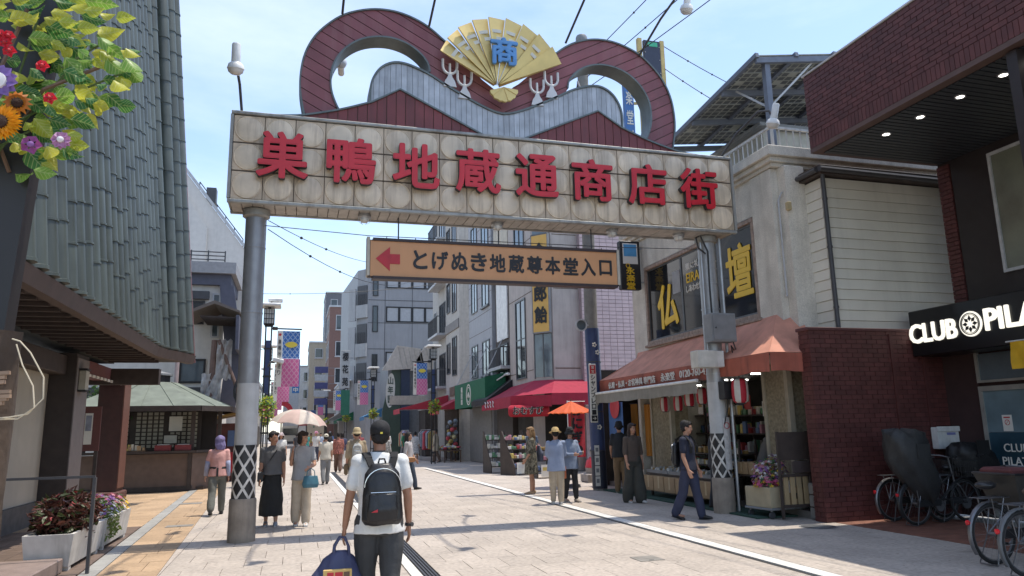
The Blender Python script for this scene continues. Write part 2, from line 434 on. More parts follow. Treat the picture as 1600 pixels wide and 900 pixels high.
maroon2 = M('maroon_board_ring', (0.215, 0.070, 0.080), 0.55, var=0.14, scale=2, rnd=0.09, streak=0.45, stain=(.30, .16, .16), sscale=5)
zinc = M('zinc_strip', (0.40, 0.41, 0.425), 0.42, metal=0.35, var=0.15, rnd=0.14, streak=0.5, sscale=6)
verdigris = M('grey_green_trim', (0.13, 0.155, 0.155), 0.5, metal=0.3, streak=0.4)
soff = M('soffit_board', (0.43, 0.40, 0.36), 0.6, rnd=0.07, streak=0.4)
letterred = M('letter_red', (0.58, 0.018, 0.030), 0.4, var=0.08, rnd=0.04)
letterside = M('letter_side', (0.035, 0.032, 0.035), 0.6)
postm = M('post_steel', (0.29, 0.295, 0.305), 0.42, metal=0.35, var=0.1, streak=0.25)
postw = M('post_pale_paint', (0.50, 0.50, 0.49), 0.55, var=0.08, streak=0.25)
sleeve = M('concrete_sleeve', (0.29, 0.24, 0.19), 0.85, var=0.2, scale=5, streak=0.5, bump=0.2)

box('beam_core', seam, gate, -1.10, 8.04, GY0+0.06, GY1-0.06, 5.33, 6.72)
# panels
pw = 9.2/19; ph = 1.44/3
pmesh = None; dmesh = None
for i in range(19):
    for j in range(3):
        x0 = -1.13+i*pw; z0 = 5.30+j*ph
        mb = MB().bbox(-pw/2+0.006, pw/2-0.006, 0, 0.05, -ph/2+0.006, ph/2-0.006, 0.008)
        if pmesh is None: p = mb.build('panel', panelm, gate); pmesh = p.data
        else: p = link('panel', pmesh, gate)
        p.location = (x0+pw/2-3.45, GY0-12.3, z0+ph/2)
        if dmesh is None:
            r = 0.222
            d = MB().lathe([(r, 0.0), (r, -0.012), (r-0.008, -0.016), (r-0.016, -0.010), (r*0.85, -0.015), (r*0.6, -0.021), (r*0.3, -0.025), (0.002, -0.026)], 32, axis='y').build('disc', discm, p, smooth=True); dmesh = d.data
        else: d = link('disc', dmesh, p)
for z in (5.30+ph, 5.30+2*ph): box('seam_strip', seam, gate, -1.12, 8.06, GY0-0.004, GY0+0.02, z-0.008, z+0.008)
box('top_rail', gframe, gate, -1.17, 8.11, GY0-0.035, GY1+0.03, 6.742, 6.80, 0.012)
box('bottom_rail', gframe, gate, -1.17, 8.11, GY0-0.035, GY0+0.04, 5.235, 5.298, 0.012)
box('back_rail', gframe, gate, -1.17, 8.11, GY1-0.04, GY1+0.03, 5.235, 5.298, 0.012)
box('end_rail', gframe, gate, -1.18, -1.132, GY0-0.033, GY1+0.028, 5.30, 6.74, 0.01)
box('end_rail', gframe, gate, 8.072, 8.12, GY0-0.033, GY1+0.028, 5.30, 6.74, 0.01)
box('back_panel', panelm, gate, -1.12, 8.06, GY1-0.05, GY1, 5.30, 6.74)
mb = MB(); n = 54; sw = 9.2/n
sm = None
for i in range(n):
    q = MB().box(-sw/2+0.006, sw/2-0.006, -0.25, 0.25, 0, 0.02)
    if sm is None: o = q.build('soffit_board', soff, gate); sm = o.data
    else: o = link('soffit_board', sm, gate)
    o.location = (-1.13+(i+0.5)*sw-3.45, (GY0+GY1)/2-12.3, 5.25+random.uniform(-0.002, 0.002))
# letters
for ch, xc in zip('巣鴨地蔵通商店街', (-0.35, 0.745, 1.83, 2.92, 4.0, 5.07, 6.18, 7.265)):
    text(ch, 0.81, 0.80, letterred, gate, (xc, GY0-0.115, 6.045), bold=0.024, ext=0.10, name='letter', side=letterside)
# posts
lat = M('lattice_white', (0.62, 0.60, 0.56), 0.6, var=0.2, scale=8, streak=0.7, stain=(0.20, 0.10, 0.04), sscale=14)
def post(x, y, steelm):
    p = MB().lathe([(0.165, 1.4), (0.165, 5.12), (0.165, 5.24)], 28).build('post', steelm, gate, smooth=True, loc=(x-3.45, y-12.3, 0))
    MB().lathe([(0.17, 5.10), (0.215, 5.13), (0.215, 5.235)], 28).build('collar', gframe, p, smooth=True)
    MB().lathe([(0.168, 1.44), (0.168, 2.39)], 28).build('pale_band', postw, p, smooth=True)
    for z in (3.52, 4.6): MB().lathe([(0.166, z-0.02), (0.172, z), (0.166, z+0.02)], 28, cap=False).build('weld_ring', steelm, p, smooth=True)
    MB().lathe([(0.174, 0.60), (0.174, 1.44)], 28).build('black_wrap', black, p, smooth=True)
    MB().lathe([(0.205, 0.0), (0.20, 0.62), (0.19, 0.635), (0.17, 0.64)], 28).build('concrete_sleeve', sleeve, p, smooth=True)
    R = 0.177
    for s in (1, -1):
        for k in range(6):
            pts = []
            mb = MB(); m = 16
            for i in range(m+1):
                a = 2*pi*k/6+s*i/m*2.7; z = 0.64+0.79*i/m
                pts.append((a, z))
            vs = []; fs = []
            for a, z in pts:
                for dz, rr in ((-0.034, R), (0.034, R), (0.034, R-0.006), (-0.034, R-0.006)):
                    rr = rr+0.002*(s > 0)
                    vs.append((rr*cos(a), rr*sin(a), z+dz))
            for i in range(m): fs += [(i*4, i*4+4, i*4+5, i*4+1)] if s > 0 else [(i*4, i*4+1, i*4+5, i*4+4)]
            mb.add(vs, fs); mb.build('lattice_strip', lat, p, fix=False)
    return p
pl = post(-0.74, 12.35, postm); pr_ = post(7.66, 12.35, M('post_steel_light', (0.40, 0.405, 0.41), 0.42, metal=0.35, var=0.1, streak=0.4))
# heart-shaped wings (x, z outlines in the gate's front plane)
RLo = [(-0.02, 6.84), (-0.12, 7.32), (-0.13, 7.64), (-0.08, 8.02), (0.06, 8.36), (0.26, 8.62), (0.55, 8.88), (0.87, 9.02), (1.17, 9.09), (1.5, 9.09), (1.81, 9.01), (2.1, 8.87), (2.42, 8.6)]
RLi = [(0.57, 7.0), (0.46, 7.22), (0.39, 7.44), (0.38, 7.67), (0.41, 7.91), (0.54, 8.16), (0.72, 8.35), (0.93, 8.48), (1.18, 8.55), (1.45, 8.56), (1.73, 8.48), (1.96, 8.32), (2.1, 8.13), (2.12, 7.98)]
Wt = [(1.06, 7.2), (1.05, 7.52), (1.11, 7.73), (1.24, 7.93), (1.46, 8.05), (1.68, 8.04), (1.9, 7.97), (2.1, 7.89), (2.35, 7.74), (2.73, 7.54), (3.04, 7.39), (3.29, 7.295), (3.45, 7.275)]
def smooth_line(p, it=2):
    for _ in range(it):
        q = [p[0]]
        for a, b in zip(p, p[1:]): q += [(a[0]*.75+b[0]*.25, a[1]*.75+b[1]*.25), (a[0]*.25+b[0]*.75, a[1]*.25+b[1]*.75)]
        p = q+[p[-1]]
    return p
mirror = lambda p: [(6.9-u, v) for u, v in p]
RLo, RLi, Wt = smooth_line(RLo), smooth_line(RLi), smooth_line(Wt)
lo = RLo+[(2.75, 8.28), (3.1, 7.95), (3.45, 7.7)]
wing = lo+[p for p in reversed(Wt) if p[0] > 2.14 and p[1] < 7.9]+list(reversed(RLi))
GL = smooth_line([(-0.75, 6.80), (-0.19, 6.83), (0.18, 6.92), (0.57, 7.03), (1.09, 7.23)], 2)+[(1.57, 7.52), (3.09, 6.80)]
Wband = Wt+[(3.45, 6.80), (3.09, 6.80), (1.57, 7.52), (1.09, 7.21)]
WY0, WY1 = 12.08, 12.46
for sgn in (0, 1):
    f = (lambda p: p) if not sgn else mirror
    planks(f(wing), radians(62) if not sgn else radians(118), 0.185, 0.014, WY0+0.06, WY0+0.10, maroon2, gate, 'wing_board', 0.03, back=seam)
    planks(f(GL), 0.0, 0.165, 0.012, WY0-0.06, WY0-0.02, maroon, gate, 'gable_board', 0.02, back=seam)
    planks(f(Wband), 0.0, 0.098, 0.006, WY0-0.03, WY0+0.02, zinc, gate, 'zinc_strip', 0.03 if not sgn else 0.045, back=verdigris)
    # trims: rims with real depth
    def rim(line, y0, y1, th, mat, name):
        line = f(line); mb = MB(); m = len(line); vs = []; fs = []
        for i, (u, v) in enumerate(line):
            a = line[max(i-1, 0)]; b = line[min(i+1, m-1)]; d = Vector((b[0]-a[0], b[1]-a[1])).normalized(); nn = Vector((-d.y, d.x))*th/2
            for y in (y0, y1): vs += [(u+nn.x, y, v+nn.y), (u-nn.x, y, v-nn.y)]
        for i in range(m-1):
            k = i*4
            fs += [(k, k+4, k+5, k+1), (k+2, k+3, k+7, k+6), (k, k+2, k+6, k+4), (k+1, k+5, k+7, k+3)]
        fs += [(0, 1, 3, 2), ((m-1)*4, (m-1)*4+2, (m-1)*4+3, (m-1)*4+1)]
        mb.add(vs, fs); mb.build(name, mat, gate, world=True, smooth=True)
    rim(RLo, WY0+0.03, WY1, 0.03, verdigris, 'wing_rim')
    rim(RLi, WY0+0.03, WY1+0.05, 0.03, verdigris, 'wing_inner_rim')
    rim(Wt, WY0-0.06, WY1, 0.035, verdigris, 'wave_rim')
    rim(GL, WY0-0.09, WY1-0.1, 0.03, verdigris, 'gable_rim')
    back = MB().prism(f(wing), WY1-0.02, WY1).build('wing_back', maroon2, gate, world=True)
# fan
fanm = M('fan_gold', (0.66, 0.50, 0.19), 0.42, metal=0.25, var=0.12, scale=3)
fanw = M('fan_white_cloud', (0.62, 0.60, 0.52), 0.5, var=0.05)
fanblue = M('fan_blue', (0.10, 0.28, 0.58), 0.45)
fc = Vector((3.31, 7.72)); a0, a1 = atan2(8.29-7.72, 2.25-3.31), atan2(8.37-7.72, 4.61-3.31)
NL = 9
for i in range(NL):
    t0, t1 = a0+(a1-a0)*i/NL, a0+(a1-a0)*(i+1)/NL
    R = 1.22 if i < NL-1 else 1.45
    r0 = 1.19+0.13*sin(pi*(i)/NL)+(0.25*(i/NL)**2); r1 = 1.19+0.13*sin(pi*(i+1)/NL)+(0.25*((i+1)/NL)**2)
    rin = 0.06
    pts = [(fc.x+rin*cos(t0), fc.y+rin*sin(t0)), (fc.x+r0*cos(t0), fc.y+r0*sin(t0)), (fc.x+r1*cos(t1), fc.y+r1*sin(t1)), (fc.x+rin*cos(t1), fc.y+rin*sin(t1))]
    yf, yb = 11.86, 11.94
    mb = MB()
    v = [(pts[0][0], yf, pts[0][1]), (pts[1][0], yf, pts[1][1]), (pts[2][0], yb, pts[2][1]), (pts[3][0], yb, pts[3][1])]
    v += [(a, b+0.03, c) for a, b, c in v]
    mb.add(v, [(0,1,2,3),(7,6,5,4),(0,4,5,1),(1,5,6,2),(2,6,7,3),(3,7,4,0)])
    leaf = mb.build('fan_leaf', fanm, gate, world=True)
    if 0 < i < NL-1 or i == 0:
        for rr, ww in ((0.98, 0.10), (0.86, 0.08)):
            tm = t0+(t1-t0)*(0.42 if rr > .9 else 0.62)
            c = Vector((fc.x+rr*r0/1.22*cos(tm), fc.y+rr*r0/1.22*sin(tm))); d = Vector((-sin(tm), cos(tm)))*ww; e = Vector((cos(tm), sin(tm)))*0.032
            fr = 0.42 if rr > .9 else 0.62; yy = yf+(yb-yf)*fr-0.012
            q = [c-d-e, c+d-e, c+d+e, c-d+e]
            MB().prism([(p.x, p.y) for p in q], yy-0.012, yy+0.004).build('cloud_dash', fanw, leaf, world=True)
# handle shell under the fan
for i in range(7):
    t0, t1 = radians(200+i*22), radians(200+(i+1)*22); c = (3.42, 7.70)
    MB().prism([(c[0], c[1]), (c[0]+.27*cos(t0), c[1]+.27*sin(t0)), (c[0]+.285*cos((t0+t1)/2), c[1]+.285*sin((t0+t1)/2)), (c[0]+.27*cos(t1), c[1]+.27*sin(t1))], 11.83+0.012*(i % 2), 11.89).build('shell_rib', fanm, gate, world=True)
text('商', 0.52, 0.54, fanblue, gate, (3.435, 11.80, 8.385), bold=0.03, ext=0.05, name='emblem_letter')
tassm = M('tassel_white', (0.60, 0.60, 0.61), 0.5, var=0.05)
for x, z in ((2.47, 7.80), (2.74, 7.60), (4.13, 7.62), (4.42, 7.80)):
    t = MB()
    t.prism([(x-0.12, z-0.11), (x+0.12, z-0.11), (x+0.09, z+0.0), (x+0.045, z+0.07), (x+0.03, z+0.13), (x-0.03, z+0.13), (x-0.045, z+0.07), (x-0.09, z)], 12.02, 12.06)
    tb = t.build('tassel', tassm, gate, world=True)
    pts = [(x+0.13*cos(a), 12.04, z+0.28+0.14*sin(a)) for a in [pi+pi*k/10 for k in range(11)]]
    MB().tube([(pts[0][0], 12.04, z+.42)]+pts+[(pts[-1][0], 12.04, z+.42)], 0.024, 8).build('cord', tassm, tb, world=True, smooth=True)
    MB().tube([(x, 12.04, z+.12), (x, 12.04, z+.34)], 0.022, 8).build('knot', tassm, tb, world=True, smooth=True)
# lamps below and on arms
lampg = M('lamp_glass', (0.62, 0.62, 0.60), 0.15, var=0.05)
for x in (1.01, 3.36, 5.6, 7.0):
    y = 12.22
    l = MB().lathe([(0.11, 5.25), (0.115, 5.20), (0.09, 5.18)], 18, (x, y, 0)).build('under_lamp', steel, gate, world=True, smooth=True)
    MB().lathe([(0.085, 5.19), (0.08, 5.14), (0.05, 5.11), (0.002, 5.10)], 16, (x, y, 0)).build('globe', lampg, l, world=True, smooth=True)
    mb = MB()
    for k in range(6):
        a = k*pi/3; mb.tube([(x+.1*cos(a), y+.1*sin(a), 5.20), (x+.1*cos(a), y+.1*sin(a), 5.13), (x+.05*cos(a), y+.05*sin(a), 5.085)], 0.004, 4)
    mb.build('cage', steel, l, world=True)
def spot(base, path, head, aim, nm='spot_lamp'):
    a = MB().tube([base]+path+[head], 0.022, 8).build('lamp_arm', dkgrey, gate, world=True, smooth=True)
    aim = Vector(aim).normalized(); R = Vector((0, 0, -1)).rotation_difference(aim)
    h = MB()
    h.lathe([(0.05, 0.30), (0.062, 0.28), (0.066, 0.02), (0.105, -0.01), (0.12, -0.06), (0.125, -0.08)], 18)
    for i, p in enumerate(h.v): h.v[i] = tuple(Vector(head)+R @ Vector(p))
    ho = h.build('lamp_head', white, a, world=True, smooth=True)
    g = MB(); g.lathe([(0.118, -0.08), (0.105, -0.13), (0.06, -0.165), (0.002, -0.175)], 18)
    for i, p in enumerate(g.v): g.v[i] = tuple(Vector(head)+R @ Vector(p))
    g.build('lamp_globe', lampg, a, world=True, smooth=True)
spot((-1.02, 12.0, 6.79), [(-1.06, 11.8, 7.2), (-1.10, 11.2, 7.38), (-1.06, 10.85, 7.28)], (-1.04, 10.8, 7.05), (0, 0.25, -1))
spot((0.55, 12.1, 8.88), [(0.57, 11.3, 9.3), (0.58, 10.6, 9.5), (0.58, 10.25, 9.4)], (0.58, 10.2, 9.12), (0, .5, -1))
spot((2.1, 12.1, 8.87), [(2.15, 11.3, 9.35), (2.2, 10.6, 9.55), (2.2, 10.25, 9.45)], (2.2, 10.2, 9.15), (0, .5, -1))
spot((4.76, 12.1, 8.9), [(4.85, 11.3, 9.35), (4.9, 10.6, 9.55), (4.92, 10.25, 9.45)], (4.92, 10.2, 9.15), (0, .5, -1))
spot((6.32, 12.1, 8.85), [(6.45, 11.4, 9.25), (6.55, 10.95, 9.45), (6.62, 10.8, 9.42)], (6.66, 10.78, 9.2), (0, .3, -1))
spot((7.95, 12.1, 6.79), [(8.05, 11.6, 7.15), (8.15, 11.0, 7.36), (8.24, 10.8, 7.30)], (8.30, 10.78, 7.12), (-.1, .3, -1))
spot((0.42, 12.4, 7.9), [(0.5, 13.2, 8.4), (0.58, 13.6, 8.75)], (0.62, 13.8, 8.78), (-0.1, -1, 0.15))
spot((2.0, 12.45, 8.0), [(2.1, 13.0, 8.5), (2.2, 13.6, 8.95)], (2.25, 14.0, 8.8), (0, -.6, -1))
spot((5.2, 12.45, 8.1), [(5.35, 13.0, 8.6), (5.6, 13.6, 8.9)], (5.7, 14.0, 8.7), (0, -.6, -1))

# ------------------------------------------------------------------ orange direction sign hung under the beam
sg = thing('direction_sign', 'long orange hanging sign with red arrow and black Japanese lettering', 'sign', (3.44, 12.3, 4.1))
sgm = M('sign_orange', (0.60, 0.30, 0.135), 0.45, var=0.05, scale=2, streak=0.1)
sgf = M('sign_frame_brown', (0.035, 0.02, 0.02), 0.5)
inkm = M('sign_ink', (0.012, 0.012, 0.015), 0.5)
for s in (12.22, 12.36):
    box('sign_face', sgm, sg, 1.12, 5.66, s-0.006, s+0.006, 4.185, 4.80)
box('sign_core', sgf, sg, 1.08, 5.70, 12.235, 12.345, 4.17, 4.82)
for z in (4.80, 4.135): box('frame_rail', sgf, sg, 1.16, 5.66, 12.19, 12.39, z, z+0.05)
for x in (1.06, 5.665): box('end_cap', M('sign_end_cap', (0.5, 0.46, 0.38), 0.5, streak=0.3), sg, x, x+0.05, 12.20, 12.38, 4.19, 4.86)
MB().prism([(1.21, 4.49), (1.45, 4.70), (1.45, 4.575), (1.62, 4.575), (1.62, 4.405), (1.45, 4.405), (1.45, 4.28)], 12.203, 12.216).build('arrow', redp, sg, world=True)
for i, ch in enumerate('とげぬき地蔵尊本堂入口'):
    text(ch, 0.29 if i not in (0, 10) else 0.25, 0.33 if i != 10 else 0.29, inkm, sg, (1.97+i*0.346, 12.208, 4.50), bold=0.026, ext=0.016, name='letter')
for x in (1.6, 3.4, 5.2):
    MB().tube([(x, 12.29, 4.84), (x, 12.29, 5.25)], 0.012, 6).build('hanger', dkgrey, sg, world=True)
MB().tube([(-0.6, 12.29, 4.98), (1.1, 12.29, 4.9), (5.75, 12.29, 4.93), (7.5, 12.29, 4.98)], 0.007, 5).build('stay_wire', dkgrey, sg, world=True)
for x in [1.4+0.5*i for i in range(9)]: MB().lathe([(0.012, 4.83), (0.006, 4.9)], 6, (x, 12.29, 0)).build('bird_spike', dkgrey, sg, world=True)
# ------------------------------------------------------------------ beige corner shop on the right
conc = M('weathered_concrete', (0.64, 0.60, 0.52), 0.85, var=0.14, scale=3, bump=0.35, bscale=60, streak=0.38, stain=(0.24, 0.20, 0.155), sscale=3, fine=0.12)
rust = M('rusty_frame', (0.33, 0.25, 0.20), 0.7, var=0.3, scale=12, streak=0.75, stain=(0.12, 0.045, 0.025), sscale=18)
sidingm = M('cream_siding', (0.70, 0.665, 0.57), 0.65, var=0.06, scale=1.5, streak=0.18, rnd=0.035, stain=(0.25, 0.22, 0.18))
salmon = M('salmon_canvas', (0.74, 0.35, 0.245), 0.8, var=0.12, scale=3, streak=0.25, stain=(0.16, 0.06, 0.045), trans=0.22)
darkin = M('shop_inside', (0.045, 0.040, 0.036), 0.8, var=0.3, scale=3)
cardb = M('cardboard', (0.40, 0.27, 0.15), 0.8, var=0.10, rnd=0.12)
stonec = M('pebbledash_column', (0.33, 0.285, 0.20), 0.9, var=0.3, scale=18, bump=0.6, bscale=60)
shop = thing('corner_shop', 'beige two-storey corner shop with yellow window letters and salmon awning', 'building', (9.5, 14.5, 0))
FX = 8.6
box('wall', conc, shop, FX, FX+0.25, 12.05, 17.55, 2.75, 3.60)
box('wall', conc, shop, FX, FX+0.25, 12.05, 17.55, 5.66, 6.42)
box('wall', conc, shop, FX, FX+0.25, 16.85, 17.55, 3.602, 5.658)
box('wall', conc, shop, FX+0.02, 13.5, 17.55, 17.7, 0.0, 6.40)
box('pillar', conc, shop, FX-0.03, FX+0.5, 11.38, 12.048, 2.7, 6.42, 0.02)
box('pillar', conc, shop, FX+0.12, FX+0.55, 11.15, 11.376, 2.7, 6.42, 0.02)
for i, (dx, z0, z1) in enumerate(((0.06, 6.42, 6.50), (0.12, 6.50, 6.60), (0.19, 6.602, 6.80))):
    box('cornice', conc, shop, FX-dx, 13.6, 11.34-dx, 17.75+dx, z0, z1, 0.012)
box('roof_slab', conc, shop, FX+0.3, 13.5, 11.4, 17.6, 6.2, 6.4)
# siding wing: boards each a part
def siding(parent, axis, fixed, a, b, z0, z1, pitch, out):
    z = z0
    while z < z1-0.02:
        zt = min(z+pitch-0.006, z1); mb = MB()
        if axis == 'x':  # board plane faces -x
            mb.add([(fixed-0.004, a, zt), (fixed-0.004, b, zt), (fixed-0.018, b, z), (fixed-0.018, a, z), (fixed+0.03, a, zt), (fixed+0.03, b, zt), (fixed+0.03, b, z), (fixed+0.03, a, z)], [(0,1,2,3),(7,6,5,4),(0,4,5,1),(3,2,6,7),(0,3,7,4),(1,5,6,2)])
        else:
            mb.add([(a, fixed-0.004, zt), (b, fixed-0.004, zt), (b, fixed-0.018, z), (a, fixed-0.018, z), (a, fixed+0.03, zt), (b, fixed+0.03, zt), (b, fixed+0.03, z), (a, fixed+0.03, z)], [(0,1,2,3),(7,6,5,4),(0,4,5,1),(3,2,6,7),(0,3,7,4),(1,5,6,2)])
        mb.build('siding_board', sidingm, parent, world=True); z += pitch
siding(shop, 'x', 9.15, 10.72, 11.30, 3.0, 6.05, 0.19, 1)
siding(shop, 'y', 10.70, 9.20, 13.4, 3.0, 6.05, 0.19, 1)
box('siding_backing', seam, shop, 9.19, 13.4, 10.74, 11.36, 2.9, 6.1)
box('eave_board', dkwood, shop, 9.02, 13.4, 10.55, 11.32, 6.06, 6.24, 0.01)
mb = MB().tube([(8.98, 10.60, 6.14), (8.98, 11.3, 6.14)], 0.05, 8); mb.tube([(8.98, 10.52, 6.14), (13.4, 10.52, 6.10)], 0.055, 8)
mb.build('gutter', dkgrey, shop, world=True, smooth=True)
MB().tube([(9.10, 10.60, 6.12), (9.12, 10.62, 5.9), (9.12, 10.62, 3.0)], 0.04, 10).build('downpipe', dkgrey, shop, world=True, smooth=True)
for z in (3.6, 4.7, 5.6): MB().lathe([(0.048, z-.02), (0.048, z+.02)], 10, (9.12, 10.62, 0)).build('pipe_clip', dkgrey, shop, world=True)
MB().tube([(8.64, 11.30, 3.9), (8.64, 11.30, 5.75), (8.70, 11.25, 5.9)], 0.018, 6).build('conduit', ltgrey, shop, world=True)
box('junction_box', M('beige_box', (0.45, 0.36, 0.2), .6), shop, 8.66, 8.74, 11.06, 11.14, 5.5, 5.66, .01)
# upper window
W0, W1, WZ0, WZ1 = 12.05, 16.85, 3.62, 5.64
for a, b, c, d in ((W0, W1, WZ0, WZ0+0.09), (W0, W1, WZ1-0.09, WZ1), (W0, W0+0.09, WZ0+.09, WZ1-.09), (W1-0.09, W1, WZ0+.09, WZ1-.09)):
    box('window_frame', rust, shop, FX-0.035, FX+0.06, a, b, c, d, 0.01)
box('window_sill', rust, shop, FX-0.09, FX+0.02, W0-0.05, W1+0.05, WZ0-0.07, WZ0-0.004, 0.01)
alum = M('grey_sash', (0.12, 0.125, 0.13), 0.45, metal=0.4)
shopgl = glass_mat('window_glass_dark', (0.014, 0.016, 0.018), 0.05)
ys = [W0+.09, 13.45, 15.05, W1-.09]
for a, b in zip(ys, ys[1:]):
    p = box('window_pane', shopgl, shop, FX+0.03, FX+0.036, a+.03, b-.03, WZ0+.13, WZ1-.13)
    for q in ((a, a+.032, WZ0+.09, WZ1-.09), (b-.032, b, WZ0+.09, WZ1-.09), (a+.032, b-.032, WZ0+.09, WZ0+.132), (a+.032, b-.032, WZ1-.132, WZ1-.09)):
        box('sash', alum, p, FX+0.015, FX+0.05, *q)
yel = M('window_yellow', (0.78, 0.50, 0.03), 0.5, var=0.03)
text('仏', 1.02, 1.10, yel, shop, (FX+0.012, 15.78, 4.48), '-x', bold=0.03, ext=0.012, name='window_letter')
text('壇', 0.92, 1.12, yel, shop, (FX+0.012, 12.72, 4.70), '-x', bold=0.018, ext=0.012, name='window_letter')
text('親に礼する', 0.95, 0.17, paper, shop, (FX+0.02, 14.35, 5.22), '-x', bold=0.02, ext=0.01, name='window_lettering')
text('EIRAKU', 0.95, 0.23, yel, shop, (FX+0.02, 14.35, 4.95), '-x', bold=0.01, ext=0.01, name='window_lettering')
text('しあわせはこぶ', 1.0, 0.16, paper, shop, (FX+0.02, 14.35, 4.70), '-x', bold=0.02, ext=0.01, name='window_lettering')
box('window_notice', M('notice_grey', (0.32, 0.32, 0.32), .7), shop, FX+0.018, FX+0.026, 15.12, 15.48, 4.70, 5.24)
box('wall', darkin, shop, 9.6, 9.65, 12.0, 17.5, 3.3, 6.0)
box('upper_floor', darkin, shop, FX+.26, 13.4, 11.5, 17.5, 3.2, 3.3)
for y, w, h in ((16.3, .3, .5), (15.6, .22, .8), (14.8, .35, .6), (13.1, .3, .7), (12.6, .25, .55)):
    box('altar_display', wood, shop, 8.95, 9.25, y-w/2, y+w/2, 3.3, 3.75+h, .02)
# awning
def sheet(name, grid, mat, parent, th=0.006, smooth=True):
    """a cloth sheet from a grid of points (rows of equal length), with thickness"""
    R = len(grid); Cn = len(grid[0]); vs = [Vector(p) for r in grid for p in r]
    nrm = [Vector((0, 0, 0)) for _ in vs]; fs = []
    for i in range(R-1):
        for j in range(Cn-1):
            q = (i*Cn+j, i*Cn+j+1, (i+1)*Cn+j+1, (i+1)*Cn+j); fs.append(q)
            nn = (vs[q[1]]-vs[q[0]]).cross(vs[q[3]]-vs[q[0]])
            for k in q: nrm[k] += nn
    n = len(vs); back = [v-nrm[i].normalized()*th if nrm[i].length else v for i, v in enumerate(vs)]
    f2 = fs+[tuple(n+k for k in reversed(q)) for q in fs]
    edge = [(j, j+1) for j in range(Cn-1)]+[((R-1)*Cn+j+1, (R-1)*Cn+j) for j in range(Cn-1)]+[((i+1)*Cn, i*Cn) for i in range(R-1)]+[(i*Cn+Cn-1, (i+1)*Cn+Cn-1) for i in range(R-1)]
    f2 += [(b, a, a+n, b+n) for a, b in edge]
    return MB().add(vs+back, f2).build(name, mat, parent, world=True, smooth=smooth)
def lerp(a, b, t): return tuple(x+(y-x)*t for x, y in zip(a, b))
def slope(p00, p01, p10, p11, nu=14, nv=5, sag=0.03, wob=0.01):
    g = []
    for i in range(nv+1):
        t = i/nv; r = []
        for j in range(nu+1):
            s = j/nu; p = lerp(lerp(p00, p01, s), lerp(p10, p11, s), t)
            r.append((p[0], p[1], p[2]-sag*sin(pi*t)+wob*sin(j*2.1+i)*sin(pi*t)))
        g.append(r)
    return g
aw = thing('salmon_awning', 'faded salmon fabric awning with hipped ends over the corner shop', 'awning', (8.1, 14.2, 2.4))
A, B, C_, D_ = (8.6, 16.9, 3.50), (8.6, 11.60, 3.62), (7.66, 17.95, 2.79), (7.66, 10.62, 2.79)
sheet('canvas', slope(A, B, C_, D_, 22, 6), salmon, aw)
sheet('canvas', slope(B, (8.95, 11.4, 3.62), D_, (8.62, 10.62, 2.79), 6, 6, .02), salmon, aw)
sheet('canvas', slope((8.6, 17.5, 3.5), A, (8.55, 17.95, 2.79), C_, 5, 6, .02), salmon, aw)
def valance(p, q, z1, z0, n=30):
    g = []
    for i in range(4):
        t = i/3; r = []
        for j in range(n+1):
            s = j/n; a = lerp(p, q, s); w = 0.02*t*sin(j*1.3+sin(j)*2)
            d = Vector((q[1]-p[1], p[0]-q[0])).normalized()
            r.append((a[0]+d.x*w, a[1]+d.y*w, z1+(z0-z1)*t+0.012*t*sin(j*0.7)))
        g.append(r)
    return g
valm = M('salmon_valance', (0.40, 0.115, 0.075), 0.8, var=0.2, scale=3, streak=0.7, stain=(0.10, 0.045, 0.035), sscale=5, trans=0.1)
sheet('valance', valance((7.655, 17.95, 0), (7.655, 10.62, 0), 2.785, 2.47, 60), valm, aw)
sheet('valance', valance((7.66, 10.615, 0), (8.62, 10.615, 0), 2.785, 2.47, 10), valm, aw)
for y in (17.9, 15.5, 13.1, 10.7):
    MB().tube([(8.6, y if 11 < y < 17.4 else (17.3 if y > 17 else 11.3), 2.9), (7.68, y, 2.76)], 0.02, 6).build('awning_arm', dkgrey, aw, world=True)
MB().tube([(7.67, 17.93, 2.775), (7.67, 10.63, 2.775)], 0.018, 6).build('front_bar', dkgrey, aw, world=True)
text('仏壇・仏具・お宮神具 専門店', 2.55, 0.17, paper, aw, (7.615, 16.0, 2.625), '-x', bold=0.015, ext=0.01)
text('永楽堂', 0.62, 0.18, paper, aw, (7.615, 14.15, 2.63), '-x', bold=0.015, ext=0.01)
text('0120-760-417', 1.22, 0.15, paper, aw, (7.615, 13.02, 2.64), '-x', bold=0.01, ext=0.01)
ra = thing('retractable_awning', 'grey-beige retractable awning with white front bar under the salmon canopy', 'awning', (8.0, 15.2, 2.2))
rcm = M('beige_grey_canvas', (0.30, 0.28, 0.24), 0.85, var=0.1, streak=0.3, trans=0.15)
sheet('canvas', slope((8.6, 17.85, 2.62), (8.6, 12.75, 2.62), (7.50, 17.85, 2.46), (7.50, 12.75, 2.46), 10, 4), rcm, ra)
MB().tube([(7.49, 17.87, 2.455), (7.49, 12.73, 2.455)], 0.032, 8).build('front_bar', white, ra, world=True, smooth=True)
sheet('valance', valance((7.49, 17.85, 0), (7.49, 12.75, 0), 2.43, 2.20, 40), rcm, ra)
